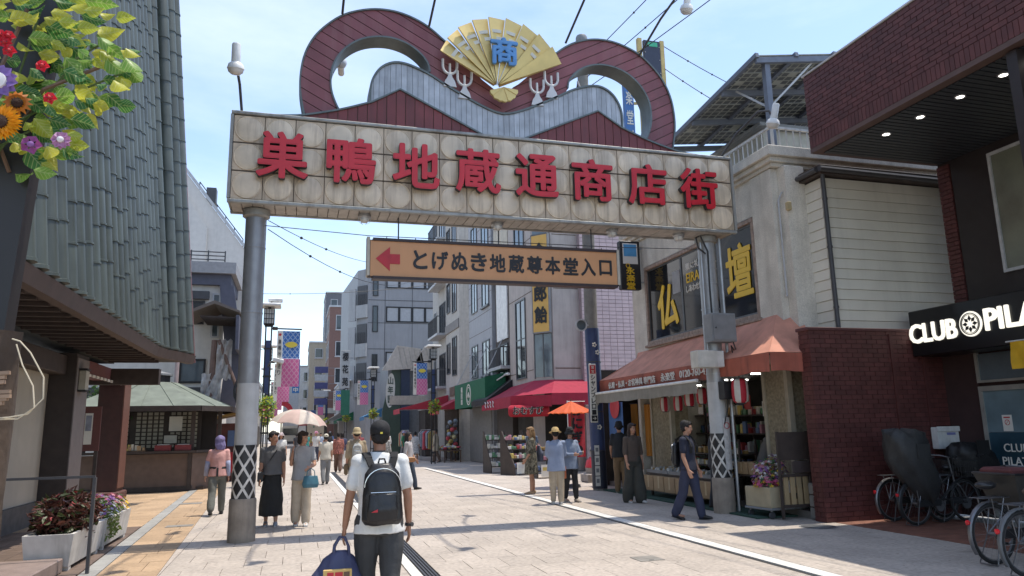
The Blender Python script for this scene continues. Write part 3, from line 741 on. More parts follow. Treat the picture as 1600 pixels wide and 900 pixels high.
# ground floor inside
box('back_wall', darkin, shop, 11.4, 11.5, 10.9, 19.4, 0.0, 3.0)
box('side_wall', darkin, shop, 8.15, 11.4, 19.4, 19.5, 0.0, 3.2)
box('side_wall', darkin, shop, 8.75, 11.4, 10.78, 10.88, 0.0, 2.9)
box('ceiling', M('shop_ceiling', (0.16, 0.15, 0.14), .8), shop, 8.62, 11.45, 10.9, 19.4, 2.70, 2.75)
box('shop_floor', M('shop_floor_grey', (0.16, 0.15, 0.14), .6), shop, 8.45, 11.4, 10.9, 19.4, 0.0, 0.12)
setting(MB().box(7.62, 8.44, 11.3, 18.0, 0.004, 0.03).build('green_mat', M('green_mat', (0.035, 0.075, 0.055), .95, var=.2)))
bpy.data.objects['green_mat']['kind'] = 'thing'
tag(bpy.data.objects['green_mat'], 'dark green floor mat laid along the corner shop front', 'mat')
for y0, y1, x0 in ((16.25, 17.15, 8.75), (11.62, 12.22, 8.66)):
    c = box('column', stonec, shop, x0, x0+0.5, y0, y1, 0.0, 2.7, 0.01)
    box('column_trim', M('cream_trim', (0.46, 0.42, 0.33), .7, streak=.3), c, x0-0.03, x0+0.08, y0-0.10, y0-0.004, 0.0, 2.68, 0.01)
    box('column_trim', M('cream_trim', (0.46, 0.42, 0.33), .7), c, x0-0.03, x0+0.08, y1+0.004, y1+0.08, 0.0, 2.68, 0.01)
tube_l = M('fluorescent_tube', (1.0, 0.98, 0.92), 0.4, var=0, emit=3.0)
for (x, y) in ((9.6, 13.3), (10.3, 13.2), (9.8, 15.2), (9.8, 17.3)):
    l = thing('ceiling_lamp', {13.3: 'lit tube lamp nearest the front of the shop ceiling', 13.2: 'lit tube lamp deeper inside the corner shop', 15.2: 'lit tube lamp in the middle of the shop ceiling', 17.3: 'lit tube lamp at the far end of the shop ceiling'}[y], 'ceiling lamp', (x, y, 2.6), 0, 'tube lamps in the corner shop')
    MB().bbox(-0.55, 0.55, -0.05, 0.05, 0.05, 0.1, .01).build('fixture', white, l)
    MB().tube([(-0.5, 0, 0.03), (0.5, 0, 0.03)], 0.016, 8).build('tube', tube_l, l, smooth=True)
# shelf wall with small packs (too small to tell apart singly)
packs = [M('pack_%d' % i, c, .6, var=.1) for i, c in enumerate([(0.5, 0.48, 0.42), (0.42, 0.05, 0.05), (0.35, 0.22, 0.08), (0.10, 0.16, 0.30), (0.55, 0.42, 0.12), (0.62, 0.60, 0.58), (0.10, 0.22, 0.12), (0.45, 0.2, 0.25)])]
def goods(name, parent, x0, x1, y0, y1, z, n, hmin=.05, hmax=.16, wmin=.05, wmax=.12, mats=None):
    mb = MB(); mats = mats or packs
    for i in range(n):
        x = random.uniform(x0, x1); y = random.uniform(y0, y1); w = random.uniform(wmin, wmax); d = random.uniform(wmin, wmax); h = random.uniform(hmin, hmax)
        mb.mi = random.randrange(len(mats)); mb.bbox(x-w/2, x+w/2, y-d/2, y+d/2, z, z+h, .006)
    o = mb.build(name, mats, parent, world=True); o['kind'] = 'stuff'; return o
def rack(name, label, x0, x1, y0, y1, zs, n=26, mat=dkwood, tall=.2):
    t = thing(name, label, 'shelf', ((x0+x1)/2, (y0+y1)/2, 0.0))
    for a, b in ((x0, y0), (x1, y0), (x0, y1), (x1, y1)): MB().bar((a, b, 0), (a, b, max(zs)+.3), .04).build('upright', mat, t, world=True)
    for z in zs:
        s = box('shelf_board', mat, t, x0-.02, x1+.02, y0-.02, y1+.02, z-.025, z)
        goods('packs', s, x0+.05, x1-.05, y0+.05, y1-.05, z, n, .05, tall)
    return t
rack('display_shelf', 'tall shelf of small packs deep inside the corner shop', 10.6, 11.2, 12.6, 15.6, (0.5, 0.95, 1.4, 1.85), 60)
rack('display_shelf', 'shelf of packs beyond the pebbledash column in the corner shop', 10.2, 10.8, 16.4, 18.8, (0.5, 0.95, 1.4, 1.85), 40)
# goods along the front
def carton(x, y, w, d, h, z, label, grp='cardboard boxes along the shop front'):
    t = thing('cardboard_box', label, 'box', (x, y, z), 0, grp)
    MB().bbox(-w/2, w/2, -d/2, d/2, 0, h, .008).build('carton', cardb, t)
    MB().box(-w/2-.002, -w/2+.002, -.03, .03, h*.2, h-.003).build('tape', M('tape', (0.50, 0.38, 0.22), .4), t)
    return t
tb = thing('display_table', 'low dark table carrying jars and packs outside the corner shop', 'table', (8.2, 14.6, 0))
box('table_top', dkwood, tb, 7.98, 8.55, 13.05, 16.1, 0.50, 0.54)
for y in (13.1, 14.5, 16.0):
    for x in (8.05, 8.5): MB().bar((x, y, 0.03), (x, y, .5), .05).build('leg', dkwood, tb, world=True)
cnt = ['nearest', 'second', 'third', 'fourth', 'fifth', 'farthest']
for i in range(6): carton(8.0, 13.3+i*.5, .3, .46, .33, .16, '%s cardboard box in the row under the display table' % cnt[i].capitalize())
jarm = [M('jar_pale', (0.55, 0.54, 0.50), .3), M('jar_white', (0.68, 0.68, 0.66), .35), M('jar_grey', (0.40, 0.41, 0.40), .3), M('jar_amber', (0.4, .24, .08), .3)]
def tray(x0, x1, y0, y1, z, n, label, mats=jarm, hmax=.12):
    t = thing('goods_tray', label, 'tray', ((x0+x1)/2, (y0+y1)/2, z), 0, 'trays of goods outside the corner shop')
    box('tray_base', midgrey, t, x0, x1, y0, y1, z, z+.02)
    for a in (x0, x1-.015): box('tray_side', midgrey, t, a, a+.015, y0, y1, z+.02, z+.07)
    mb = MB()
    for i in range(n):
        x = random.uniform(x0+.05, x1-.05); y = random.uniform(y0+.05, y1-.05); r = random.uniform(.022, .04); h = random.uniform(.06, hmax)
        mb.mi = random.randrange(len(mats)); mb.lathe([(r, z+.02), (r, z+.02+h*.75), (r*.7, z+.02+h*.8), (r*.7, z+.02+h)], 8, (x, y, 0))
    o = mb.build('jars', mats, t, world=True, smooth=True); o['kind'] = 'stuff'
tray(7.98, 8.5, 15.1, 16.1, .54, 50, 'tray of pale jars at the far end of the shop table')
tray(7.98, 8.5, 14.1, 15.05, .54, 50, 'tray of pale jars in the middle of the shop table')
tray(7.98, 8.5, 13.1, 14.05, .54, 50, 'tray of jars nearest the navy-clad passer-by')
tb2 = rack('display_rack', 'stepped rack of jars behind the table of the corner shop', 8.62, 9.0, 13.2, 15.8, (.75, 1.0), 45, tall=.14)
tbl = thing('display_table', 'table of cartons and packs behind the steel gate post', 'table', (8.6, 12.4, 0))
box('table_top', dkwood, tbl, 8.3, 9.3, 11.9, 13.0, .62, .66)
for x in (8.35, 9.25):
    for y in (11.95, 12.95): MB().bar((x, y, 0.03), (x, y, .62), .05).build('leg', dkwood, tbl, world=True)
for i, (x, y) in enumerate(((8.45, 12.2), (8.85, 12.2), (8.45, 12.65))):
    carton(x, y, .36, .4, .22, .66, ('cardboard box at the front corner of the rear table', 'cardboard box on the shop side of the rear table', 'cardboard box at the far corner of the rear table')[i], 'boxes on the rear table')
rack('display_shelf', 'open shelf of packs just behind the cartons by the gate post', 9.3, 9.7, 11.9, 13.1, (.5, .85, 1.2, 1.55), 40, tall=.24)
rack('display_shelf', 'shelf of candles and packs behind the stepped jars', 9.5, 9.9, 13.3, 15.9, (.6, 1.0, 1.4, 1.8), 60, tall=.26)
for i, (y, z, c) in enumerate(((12.35, 1.75, 1), (12.62, 1.72, 4), (12.9, 1.75, 5), (13.5, 1.9, 1), (15.4, 1.85, 5), (12.5, 1.35, 5))):
    t = thing('price_poster', ('red and white poster hanging above the rear table', 'yellow poster beside the red one above the rear table', 'white poster over the shop counter', 'red poster hung over the jar rack', 'white poster at the far end of the jar rack', 'small white price sheet under the posters')[i], 'poster', (9.1, y, z), 0, 'posters inside the corner shop')
    MB().box(-.004, .004, -.1, .1, 0, .3).build('sheet', packs[c], t); MB().box(-.008, -.0045, -.07, .07, .16, .26).build('print_block', packs[(c+5) % 8], t); MB().tube([(0, 0, .3), (0, 0, 2.7-z)], .003, 4).build('string', black, t)
bnr = thing('shop_pelmet', 'red and white pelmet strip inside the corner shop', 'pelmet', (9.2, 12.2, 1.95)); MB().box(-.02, .02, -.75, .75, 0, .3).build('board', paper, bnr); MB().box(-.026, -.021, -.75, .75, .22, .3).build('red_edge', redp, bnr); MB().tube([(0, -.6, .3), (0, -.6, .75)], .006, 4).build('hanger', black, bnr); MB().tube([(0, .6, .3), (0, .6, .75)], .006, 4).build('hanger', black, bnr)
# orange curtains and blue banner at the far end
oc = M('orange_curtain', (0.62, 0.27, 0.05), .8, var=.12, scale=2, trans=.2)
def curtain(x, y0, y1, z0, z1, label, n=14):
    t = thing('orange_curtain', label, 'curtain', (x, (y0+y1)/2, z0))
    g = [[(x+.03*sin(j*1.9), y0+(y1-y0)*j/n, z1+(z0-z1)*i/4) for j in range(n+1)] for i in range(5)]
    sheet('cloth', g, oc, t); MB().tube([(x, y0-.05, z1+.01), (x, y1+.05, z1+.01)], .012, 6).build('rod', dkwood, t, world=True)
curtain(8.72, 17.25, 17.85, .85, 2.15, 'bright orange curtain beside the pebbledash column')
curtain(8.9, 18.35, 18.75, 1.0, 2.2, 'narrow orange curtain at the far end of the corner shop')
bb = thing('hanging_banner', 'blue cloth banner with red round top under the awning edge', 'banner', (8.4, 18.6, 1.2))
sheet('cloth', [[(8.4+.02*sin(j), 18.2+.09*j, 2.25-.21*i) for j in range(11)] for i in range(6)], M('banner_blue', (0.05, 0.14, 0.33), .8, var=.1), bb)
MB().lathe([(.3, 0), (.3, -.01)], 20, (8.375, 18.65, 2.12), axis='x').build('red_disc', redp, bb, world=True)
# paper lanterns
lr = M('lantern_red', (0.50, 0.02, 0.04), .6, trans=.2); lw = M('lantern_white', (0.66, 0.62, 0.56), .6, trans=.2)
def lantern(x, y, z, r, h, label, ax=0):
    t = thing('paper_lantern', label, 'lantern', (x, y, z), ax, 'red and white lanterns at the shop front')
    prof = [(r*.62, -h/2), (r*.9, -h*.42), (r, -h*.2), (r, h*.2), (r*.9, h*.42), (r*.62, h/2)]
    mb = MB(); n = 16; mb.lathe(prof, n)
    mb.m = [(1 if (k % n) % 4 < 2 else 0) for k in range(len(mb.f)-2)]+[2, 2]
    mb.build('paper_body', [lr, lw, black], t, smooth=True)
    for zz in (-h/2, h/2): MB().lathe([(r*.64, zz-.012), (r*.64, zz+.012)], 14).build('hoop', black, t)
    MB().tube([(0, 0, h/2), (0, 0, h/2+.18)], .006, 5).build('hook', black, t)
lantern(7.95, 14.95, 2.07, .11, .32, 'striped paper lantern, farthest in the row under the awning')
lantern(7.95, 14.35, 2.07, .11, .32, 'striped paper lantern, second from far under the awning', .4)
lantern(7.95, 13.85, 2.14, .12, .30, 'striped paper lantern, third under the awning', .2)
lantern(7.95, 13.35, 2.18, .12, .32, 'striped paper lantern under the awning beside the gate post', .3)
lantern(7.80, 11.78, 2.2, .15, .44, 'large striped lantern hanging right of the gate post', .25)
# flower cart
fc_ = thing('flower_cart', 'wheeled beige carton cart of artificial flower bunches beside the gate post', 'cart', (8.15, 11.5, 0), 0.12)
MB().bbox(-.40, .40, -.33, .33, .14, .18, .01).build('deck', midgrey, fc_)
for x in (-.33, .33):
    for y in (-.26, .26):
        w = MB().lathe([(.055, -.02), (.06, -.012), (.06, .012), (.055, .02)], 14, (x, y, .06), axis='y').build('wheel', dkgrey, fc_, smooth=True)
        MB().bar((x, y, .06), (x, y, .14), .03).build('caster_fork', steel, w)
beig = M('beige_carton', (0.42, 0.35, 0.23), .75, var=.1)
MB().bbox(-.38, .0, -.31, .31, .18, .52, .01).build('carton', beig, fc_)
MB().bbox(.01, .38, -.31, .31, .18, .50, .01).build('carton', cardb, fc_)
MB().lathe([(.05, -.004), (.05, .004)], 14, (.2, -.312, .36), axis='y').build('hand_hole', black, fc_)
MB().bbox(-.02, .16, -.315, -.312, .42, .62, .002).build('price_card', paper, fc_)
fl = [M('petal_%s' % k, c, .6, trans=.25, var=.1) for k, c in dict(pink=(0.62, .12, .25), white=(.72, .70, .68), yellow=(.75, .50, .05), purple=(.28, .12, .35), leaf=(.06, .14, .05), rose=(.6, .25, .30)).items()]
def flower_bunch(parent, c, r, h, n, mats, name='flower_bunch', leafn=.4):
    mb = MB()
    for i in range(n):
        a = random.uniform(0, 2*pi); rr = r*sqrt(random.random()); z = c[2]+h*random.uniform(.2, 1)*(1-.35*(rr/r)**2)
        p = Vector((c[0]+rr*cos(a), c[1]+rr*sin(a), z)); s = random.uniform(.018, .036)
        d = Vector((cos(a)*rr/r, sin(a)*rr/r, .8)).normalized(); u = d.orthogonal().normalized(); v = d.cross(u)
        mb.mi = random.randrange(len(mats))
        for k in range(5):
            b = 2*pi*k/5; e = u*cos(b)+v*sin(b); f2 = u*cos(b+.6)+v*sin(b+.6); f1 = u*cos(b-.6)+v*sin(b-.6)
            mb.quad(p, p+f1*s*.8+d*s*.3, p+e*s*1.5+d*s*.25, p+f2*s*.8+d*s*.3)
    o = mb.build(name, mats, parent, fix=False); o['kind'] = 'stuff'; return o
flower_bunch(fc_, (-.18, -.05, .50), .26, .20, 120, [fl[0], fl[5], fl[0], fl[4], fl[2]])
flower_bunch(fc_, (.12, .1, .52), .24, .55, 200, [fl[1], fl[3], fl[5], fl[1], fl[4], fl[2]])
flower_bunch(fc_, (-.1, .15, .52), .2, .45, 90, [fl[3], fl[1], fl[5], fl[4]])
# brown board rack at the wall end
rk = thing('folding_rack', 'dark brown panel rack with pale vertical slats by the brick wall', 'rack', (8.25, 10.98, 0))
for x in (7.92, 8.52): box('upright', dkwood, rk, x-.02, x+.02, 10.96, 11.0, .02, 1.46)
box('panel', dkwood, rk, 7.945, 8.495, 10.965, 10.985, .98, 1.45)
box('panel', M('brown_sheet', (0.06, 0.045, 0.042), .5), rk, 8.15, 8.56, 10.93, 10.955, .76, .96, .02)
for i in range(4): box('slat', M('pale_slat', (0.32, 0.235, 0.13), .6, rnd=.08), rk, 7.97+i*.13, 8.06+i*.13, 10.965, 10.985, .24, .74)
box('cross_rail', dkwood, rk, 7.93, 8.51, 10.95, 10.964, .70, .75); box('cross_rail', dkwood, rk, 7.93, 8.51, 10.95, 10.964, .2, .25)
bl = thing('concrete_block', 'stack of grey concrete blocks against the brick wall end', 'block', (8.5, 10.8, 0))
for k in range(3): box('block', M('block_grey', (0.22, .215, .2), .9, var=.2, bump=.3), bl, 8.40, 8.60, 10.70, 10.90, .01+k*.2, .19+k*.2+.005, .01)
# roof railing and solar frame
rl = thing('roof_railing', 'rusty white balustrade along the corner shop roof', 'railing', (9.5, 11.4, 6.8))
railm = M('railing_paint', (0.50, 0.49, 0.46), .6, streak=.7, stain=(.15, .06, .03), sscale=9)
def railing(pts, z0, h, step, parent):
    for (a, b) in zip(pts, pts[1:]):
        a = Vector(a); b = Vector(b); n = max(1, int((b-a).length/step))
        MB().bar((a.x, a.y, z0+h), (b.x, b.y, z0+h), .045).build('top_rail', railm, parent, world=True)
        MB().bar((a.x, a.y, z0+.08), (b.x, b.y, z0+.08), .025).build('bottom_rail', railm, parent, world=True)
        for i in range(n):
            p = a+(b-a)*(i/n); MB().bar((p.x, p.y, z0), (p.x, p.y, z0+h), .045 if i == 0 else .02).build('baluster', railm, parent, world=True)
railing([(8.75, 17.0), (8.75, 11.45)], 6.80, .52, .16, rl)
railing([(8.75, 11.45), (13.3, 11.45)], 6.80, .50, .16, rl)
sp = thing('solar_canopy', 'blue-grey steel canopy of translucent solar panels above the corner shop roof', 'solar canopy', (10, 13, 6.8))
spm = M('canopy_steel', (0.13, 0.145, 0.18), .5, metal=.2)
cell = M('solar_cell', (0.10, 0.105, 0.105), .25, var=.1); pale = M('solar_glass', (0.36, 0.36, 0.32), .3, trans=.3)
S0, S1, S2, S3 = (8.75, 11.75, 8.95), (13.4, 11.55, 9.55), (8.5, 15.2, 8.35), (13.4, 15.2, 8.9)
def sol(u, v, dz=0): p = lerp(lerp(S0, S1, u), lerp(S2, S3, u), v); return Vector((p[0], p[1], p[2]+dz))
for v in (0, .33, .66, 1): MB().bar(sol(0, v, -.08), sol(1, v, -.08), .08, .12).build('beam', spm, sp, world=True)
for u in (0, .2, .4, .6, .8, 1): MB().bar(sol(u, -.02), sol(u, 1.02), .08, .1).build('rafter', spm, sp, world=True)
for i in range(5):
    for j in range(6):
        a, b, c, d = i/5+.003, (i+1)/5-.003, j/6+.003, (j+1)/6-.003
        P4 = [sol(a, c, .03), sol(b, c, .03), sol(b, d, .03), sol(a, d, .03)]; mb = MB(); mb.add(P4+[p+Vector((0, 0, .02)) for p in P4], [(3,2,1,0),(4,5,6,7),(0,1,5,4),(1,2,6,5),(2,3,7,6),(3,0,4,7)])
        pn = mb.build('solar_panel', pale, sp, world=True)
        mb = MB()
        for x in range(5):
            for y in range(4):
                if random.random() < 0.08: continue
                q = [sol(a+(b-a)*(x+s)/5, c+(d-c)*(y+t)/4, .022) for s, t in ((.1, .1), (.9, .1), (.9, .9), (.1, .9))]
                mb.quad(*q[::-1])
        o = mb.build('cells', cell, pn, world=True, fix=False); o['kind'] = 'stuff'
for u, v in ((.06, .02), (.98, .02), (.05, .98), (.98, .98)):
    p = sol(u, v); MB().bar((p.x, p.y, 6.8), (p.x, p.y, p.z-.1), .12).build('post', spm, sp, world=True)
p = sol(.06, .02)
for q in ((.3, .02), (.06, .3)): MB().bar((p.x, p.y, 7.9), sol(*q, -.1), .035).build('brace', ltgrey, sp, world=True)
pent = thing('roof_hut', 'pale rooftop hut under the solar canopy', 'hut', (11.5, 14.5, 6.8))
box('wall', M('hut_cream', (.48, .46, .40), .8, streak=.3), pent, 10.0, 13.2, 13.4, 16.5, 6.8, 8.2); box('roof', midgrey, pent, 9.8, 13.3, 13.2, 16.6, 8.2, 8.28)

# ------------------------------------------------------------------ dark brick studio building on the right
brick = M('dark_red_brick', (0.095, 0.029, 0.026), 0.6, var=0.2, scale=5, rnd=0.16)
mortar = M('mortar_dark', (0.045, 0.022, 0.021), 0.9)
darkm = M('dark_brown_metal', (0.028, 0.022, 0.022), 0.4)
st = thing('brick_studio', 'dark red brick studio building with deep overhang and black shop sign', 'building', (11.5, 6, 0))
OX, OY, OZ0, OZ1 = 8.42, 10.03, 6.18, 7.60
box('overhang', mortar, st, OX+.012, 13.5, -4, OY-.012, OZ0, OZ1)
box('coping', M('coping_white', (.5, .48, .46), .5), st, OX-.02, 13.6, -4, OY+.02, OZ1, OZ1+.03)
items = []
L, Hh = .215, .079
rows = int((OZ1-OZ0-.30)/Hh)
for r in range(rows):
    z = OZ1-.02-(r+1)*Hh
    y = OY-(L/2 if r % 2 else 0)
    y1 = OY
    edges = [OY]+([OY-L/2] if r % 2 else [])
    yy = edges[-1]
    while yy > 2.2: yy -= L; edges.append(yy)
    for a, b in zip(edges, edges[1:]):
        j = random.uniform(0, .003)
        items.append(((OX, (a+b)/2, z+Hh/2), lambda mb, q=(OX-.002-j, OX+.03, b+.005, a-.005, z+.005, z+Hh-.005): mb.box(*q)))
zb = OZ1-.02-rows*Hh
y = OY
while y > 2.2:
    items.append(((OX, y-.04, zb-.1), lambda mb, q=(OX-.004, OX+.03, y-.078+.004, y-.004, zb-.215, zb-.005): mb.box(*q))); y -= .078
pieces(items, 'brick', brick, st, 300, 'far_bricks')
box('soffit_edge', M('soffit_edge_brown', (.10, .06, .05), .6), st, OX-.002, OX+.16, -4, OY, OZ0-.002, zb-.22)
box('soffit_edge', M('soffit_edge_brown', (.10, .06, .05), .6), st, OX+.162, 11.1, OY-.14, OY-.002, OZ0-.002, OZ0+.05)
sl = M('soffit_slat', (0.030, 0.034, 0.040), .45); smh = None
for i in range(66):
    y = OY-.18-i*.105
    q = MB().box(-1.25, 1.25, -.042, .042, 0, .02)
    if smh is None: o = q.build('soffit_slat', sl, st); smh = o.data
    else: o = link('soffit_slat', smh, st)
    o.location = (9.83-11.5, y-6, OZ0-.025)
dlm = M('downlight_glow', (1, .95, .85), .4, var=0, emit=5.0)
for i, y in enumerate((8.94, 8.26, 7.55, 6.87, 6.1)):
    d = MB().lathe([(.075, 0), (.075, -.012), (.055, -.012), (.05, -.002)], 18, (9.0, y, OZ0-.026), cap=False).build('downlight', ltgrey, st, world=True, smooth=True)
    MB().lathe([(.05, 0), (.05, .003)], 16, (9.0, y, OZ0-.034)).build('bulb', dlm, d, world=True)
# upper facade
box('upper_wall', darkm, st, 11.12, 11.4, 2, 9.72, 3.4, OZ0)
box('upper_wall', darkm, st, 11.14, 13.5, 9.73, 10.0, 3.2, OZ0)
items = []
z = 3.2; r = 0
while z < OZ0-.08:
    for a, b in (((9.74, 9.95), (9.95, 10.0)) if r % 2 else ((9.74, 9.84), (9.84, 10.0))):
        items.append(((11.1, (a+b)/2, z), lambda mb, q=(11.1, 11.139, a+.004, b-.004, z+.005, z+Hh-.005): mb.box(*q)))
    z += Hh; r += 1
pieces(items, 'brick', brick, st, 80, 'strip_bricks')
greenwin = glass_mat('pale_green_blind', (.15, .16, .12), .25)
for y0, y1 in ((7.0, 8.95), (4.0, 6.9)):
    p = box('window_pane', greenwin, st, 11.08, 11.10, y0+.05, y1-.05, 4.0, 5.95)
    for q in ((y0, y0+.05, 3.95, 6.0), (y1-.05, y1, 3.95, 6.0), (y0+.05, y1-.05, 3.95, 4.0), (y0+.05, y1-.05, 5.95, 6.0)): box('window_frame', ltgrey, p, 11.05, 11.119, *q)
MB().box(8.5, 8.66, 6.28, 6.42, 0.003, OZ0-.03).build('steel_column', darkm, st, world=True)
# low brick wall facing the viewer
items = []
WYb = 10.40
box('low_wall_core', mortar, st, 8.315, 11.1, WYb+.015, 10.66, 0, 3.14)
r = 0; z = 0.0
while z < 3.10:
    x = 8.30-(L/2 if r % 2 else 0)
    while x < 11.09:
        a, b = max(x, 8.30), min(x+L, 11.09)
        if b-a > .03:
            j = random.uniform(0, .003)
            items.append((((a+b)/2, WYb, z), lambda mb, q=(a+.004, b-.004, WYb-j, WYb+.03, z+.004, z+Hh-.004): mb.box(*q)))
        x += L
    for a, b in ((WYb+.032, 10.53), (10.53, 10.67)) if r % 2 else ((WYb+.032, 10.60), (10.60, 10.67)):
        items.append(((8.3, a, z), lambda mb, q=(8.30, 8.33, a+.004, b-.004, z+.004, z+Hh-.004): mb.box(*q)))
    z += Hh; r += 1
mb = MB()
for c, f in items: f(mb)
setting(mb.build('wall_bricks', brick, st, world=True, fix=False), 'stuff')
box('wall_coping', M('coping_brick', (.09, .03, .03), .6), st, 8.27, 11.1, WYb-.02, 10.69, 3.142, 3.20, .008)
for x in (9.95, 10.62): box('brick_pier', brick, st, x, x+.06, WYb-.03, WYb-.004, 0, 3.1)
# entrance
frm = M('entrance_frame', (.36, .35, .32), .45, metal=.3)
box('entrance_wall', mortar, st, 11.08, 11.4, 9.73, 10.42, 0, 3.4); box('entrance_back', mortar, st, 11.13, 11.4, 2.0, 9.73, 0, 3.4)
sea = M('door_film', (0.035, 0.085, 0.12), .15, var=.5, scale=1.2); seal = M('door_film_pale', (0.14, 0.20, 0.225), .15, var=.3, scale=1.5)
for i, (y0, y1) in enumerate(((8.62, 9.72), (7.4, 8.6), (6.1, 7.35))):
    d = box('door_leaf', sea, st, 11.07, 11.09, y0+.06, y1-.06, .08, 1.38)
    box('door_film', seal, d, 11.068, 11.089, y0+.06, y1-.06, 1.384, 2.06)
    for q in ((y0, y0+.06, .02, 2.14), (y1-.06, y1, .02, 2.14), (y0+.06, y1-.06, .02, .08), (y0+.06, y1-.06, 2.06, 2.14)): box('door_frame', frm, d, 11.04, 11.10, *q)
    p = box('transom_pane', glassb, st, 11.07, 11.09, y0+.05, y1-.05, 2.24, 2.68)
    for q in ((y0, y0+.05, 2.2, 2.74), (y1-.05, y1, 2.2, 2.74), (y0+.05, y1-.05, 2.2, 2.24)): box('transom_frame', frm, p, 11.04, 11.10, *q)
text('CLUB', .42, .13, paper, st, (11.03, 9.18, 1.14), '-x', ext=.006, bold=.005); text('PILATES', .62, .13, paper, st, (11.03, 9.13, .93), '-x', ext=.006, bold=.005)
nt_ = box('door_notice', paper, st, 11.058, 11.064, 9.20, 9.37, 1.40, 1.66)
MB().lathe([(.045, 0), (.045, -.003), (.036, -.003), (.036, 0)], 20, (11.058, 9.285, 1.54), axis='x', cap=False).build('red_ring', redp, nt_, world=True)
box('notice_line', redp, nt_, 11.054, 11.057, 9.23, 9.34, 1.61, 1.63)
MB().bar((11.055, 9.255, 1.57), (11.055, 9.315, 1.51), .008, .003).build('red_bar', redp, nt_, world=True)
# shop sign
sn = thing('studio_sign', 'black box sign reading CLUB PILATES with white flower emblem', 'sign', (10.7, 7.5, 2.7))
box('sign_box', M('sign_black', (.008, .008, .009), .3), sn, 10.42, 11.03, 3.0, 10.36, 2.70, 3.50, .015)
litw = M('sign_letter_lit', (1.0, .95, .82), .4, var=0, emit=0.45)
text('CLUB', .98, .34, litw, sn, (10.40, 9.88, 3.09), '-x', bold=.025, ext=.03, name='letters'); text('PILATES', 1.62, .36, litw, sn, (10.40, 8.06, 3.14), '-x', bold=.025, ext=.03, name='letters')
def ring(name, mat, parent, cy, cz, r0, r1, x, th=.012, n=36):
    MB().lathe([(r0, 0), (r0, -th), (r1, -th), (r1, 0)], n, (x, cy, cz), axis='x', cap=False).build(name, mat, parent, world=True)
EMY, EMZ = 9.13, 3.115
MB().lathe([(.205, 0), (.205, -.02)], 36, (10.418, EMY, EMZ), axis='x').build('emblem_disc', litw, sn, world=True)
ring('emblem_ring', black, sn, EMY, EMZ, .165, .178, 10.397); ring('emblem_ring', black, sn, EMY, EMZ, .148, .153, 10.397)
for k in range(8):
    a = k*pi/4; 
    q = [(EMY+rr*cos(a+da), EMZ+rr*sin(a+da)) for rr, da in ((.045, 0), (.09, .36), (.14, 0), (.09, -.36))]
    MB().prism(q, 10.388, 10.396, 'x').build('emblem_petal', black, sn, world=True)
mbx = thing('mailbox', 'white metal letterbox mounted on the dark brick wall', 'mailbox', (10.84, 10.3, 1.1))
box('body', white, mbx, 10.60, 11.06, 10.235, 10.365, 1.11, 1.48, .01); box('flap', white, mbx, 10.59, 11.07, 10.21, 10.24, 1.40, 1.49, .008)
box('label_plate', M('label_blue', (.2, .22, .45), .5), mbx, 10.80, 10.98, 10.225, 10.234, 1.345, 1.385); MB().lathe([(.022, 0), (.02, -.015)], 12, (10.92, 10.234, 1.18), axis='y').build('lock', dkgrey, mbx, world=True)
yf = thing('yellow_flag', 'small yellow cloth flag hanging from the studio sign', 'flag', (10.2, 8.2, 2.3))
sheet('cloth', [[(10.2+.02*sin(j*1.4+i), 7.7+.065*j, 2.72-.1*i) for j in range(11)] for i in range(5)], M('flag_yellow', (.70, .42, .02), .7, trans=.2), yf)
MB().tube([(10.2, 7.6, 2.73), (10.2, 8.4, 2.73)], .012, 6).build('rod', ltgrey, yf, world=True); MB().tube([(10.2, 7.8, 2.73), (10.6, 7.8, 2.73)], .01, 6).build('bracket', ltgrey, yf, world=True)
# ------------------------------------------------------------------ generic building pieces
def window(parent, face, f, a0, a1, z0, z1, mat=None, frame=None, fw=0.06, mull=0, rail=0, dep=0.05, sill=False):
    """face '-x'/'+x'/'-y' at coordinate f; a along the wall"""
    mat = mat or glassd; frame = frame or dkgrey
    s = -1 if face[0] == '-' else 1
    def bx(mb, a, b, c, d, o0, o1):
        lo, hi = sorted((f+s*o0, f+s*o1))
        if face[1] == 'x': mb.box(lo, hi, a, b, c, d)
        else: mb.box(a, b, lo, hi, c, d)
    mb = MB(); bx(mb, a0+fw*.5, a1-fw*.5, z0+fw*.5, z1-fw*.5, 0.004, 0.012); p = mb.build('window_pane', mat, parent, world=True)
    mb = MB(); bx(mb, a0, a1, z0, z0+fw, .002, dep); bx(mb, a0, a1, z1-fw, z1, .002, dep); bx(mb, a0, a0+fw, z0+fw, z1-fw, .002, dep); bx(mb, a1-fw, a1, z0+fw, z1-fw, .002, dep)
    for k in range(mull): c = a0+(a1-a0)*(k+1)/(mull+1); bx(mb, c-fw*.4, c+fw*.4, z0+fw, z1-fw, .002, dep*.8)
    for k in range(rail): c = z0+(z1-z0)*(k+1)/(rail+1); bx(mb, a0+fw, a1-fw, c-fw*.3, c+fw*.3, .003, dep*.7)
    mb.build('window_frame', frame, p, world=True)
    if sill: mb = MB(); bx(mb, a0-.06, a1+.06, z0-.08, z0-.003, .0, .12); mb.build('window_sill', frame, p, world=True)
    return p
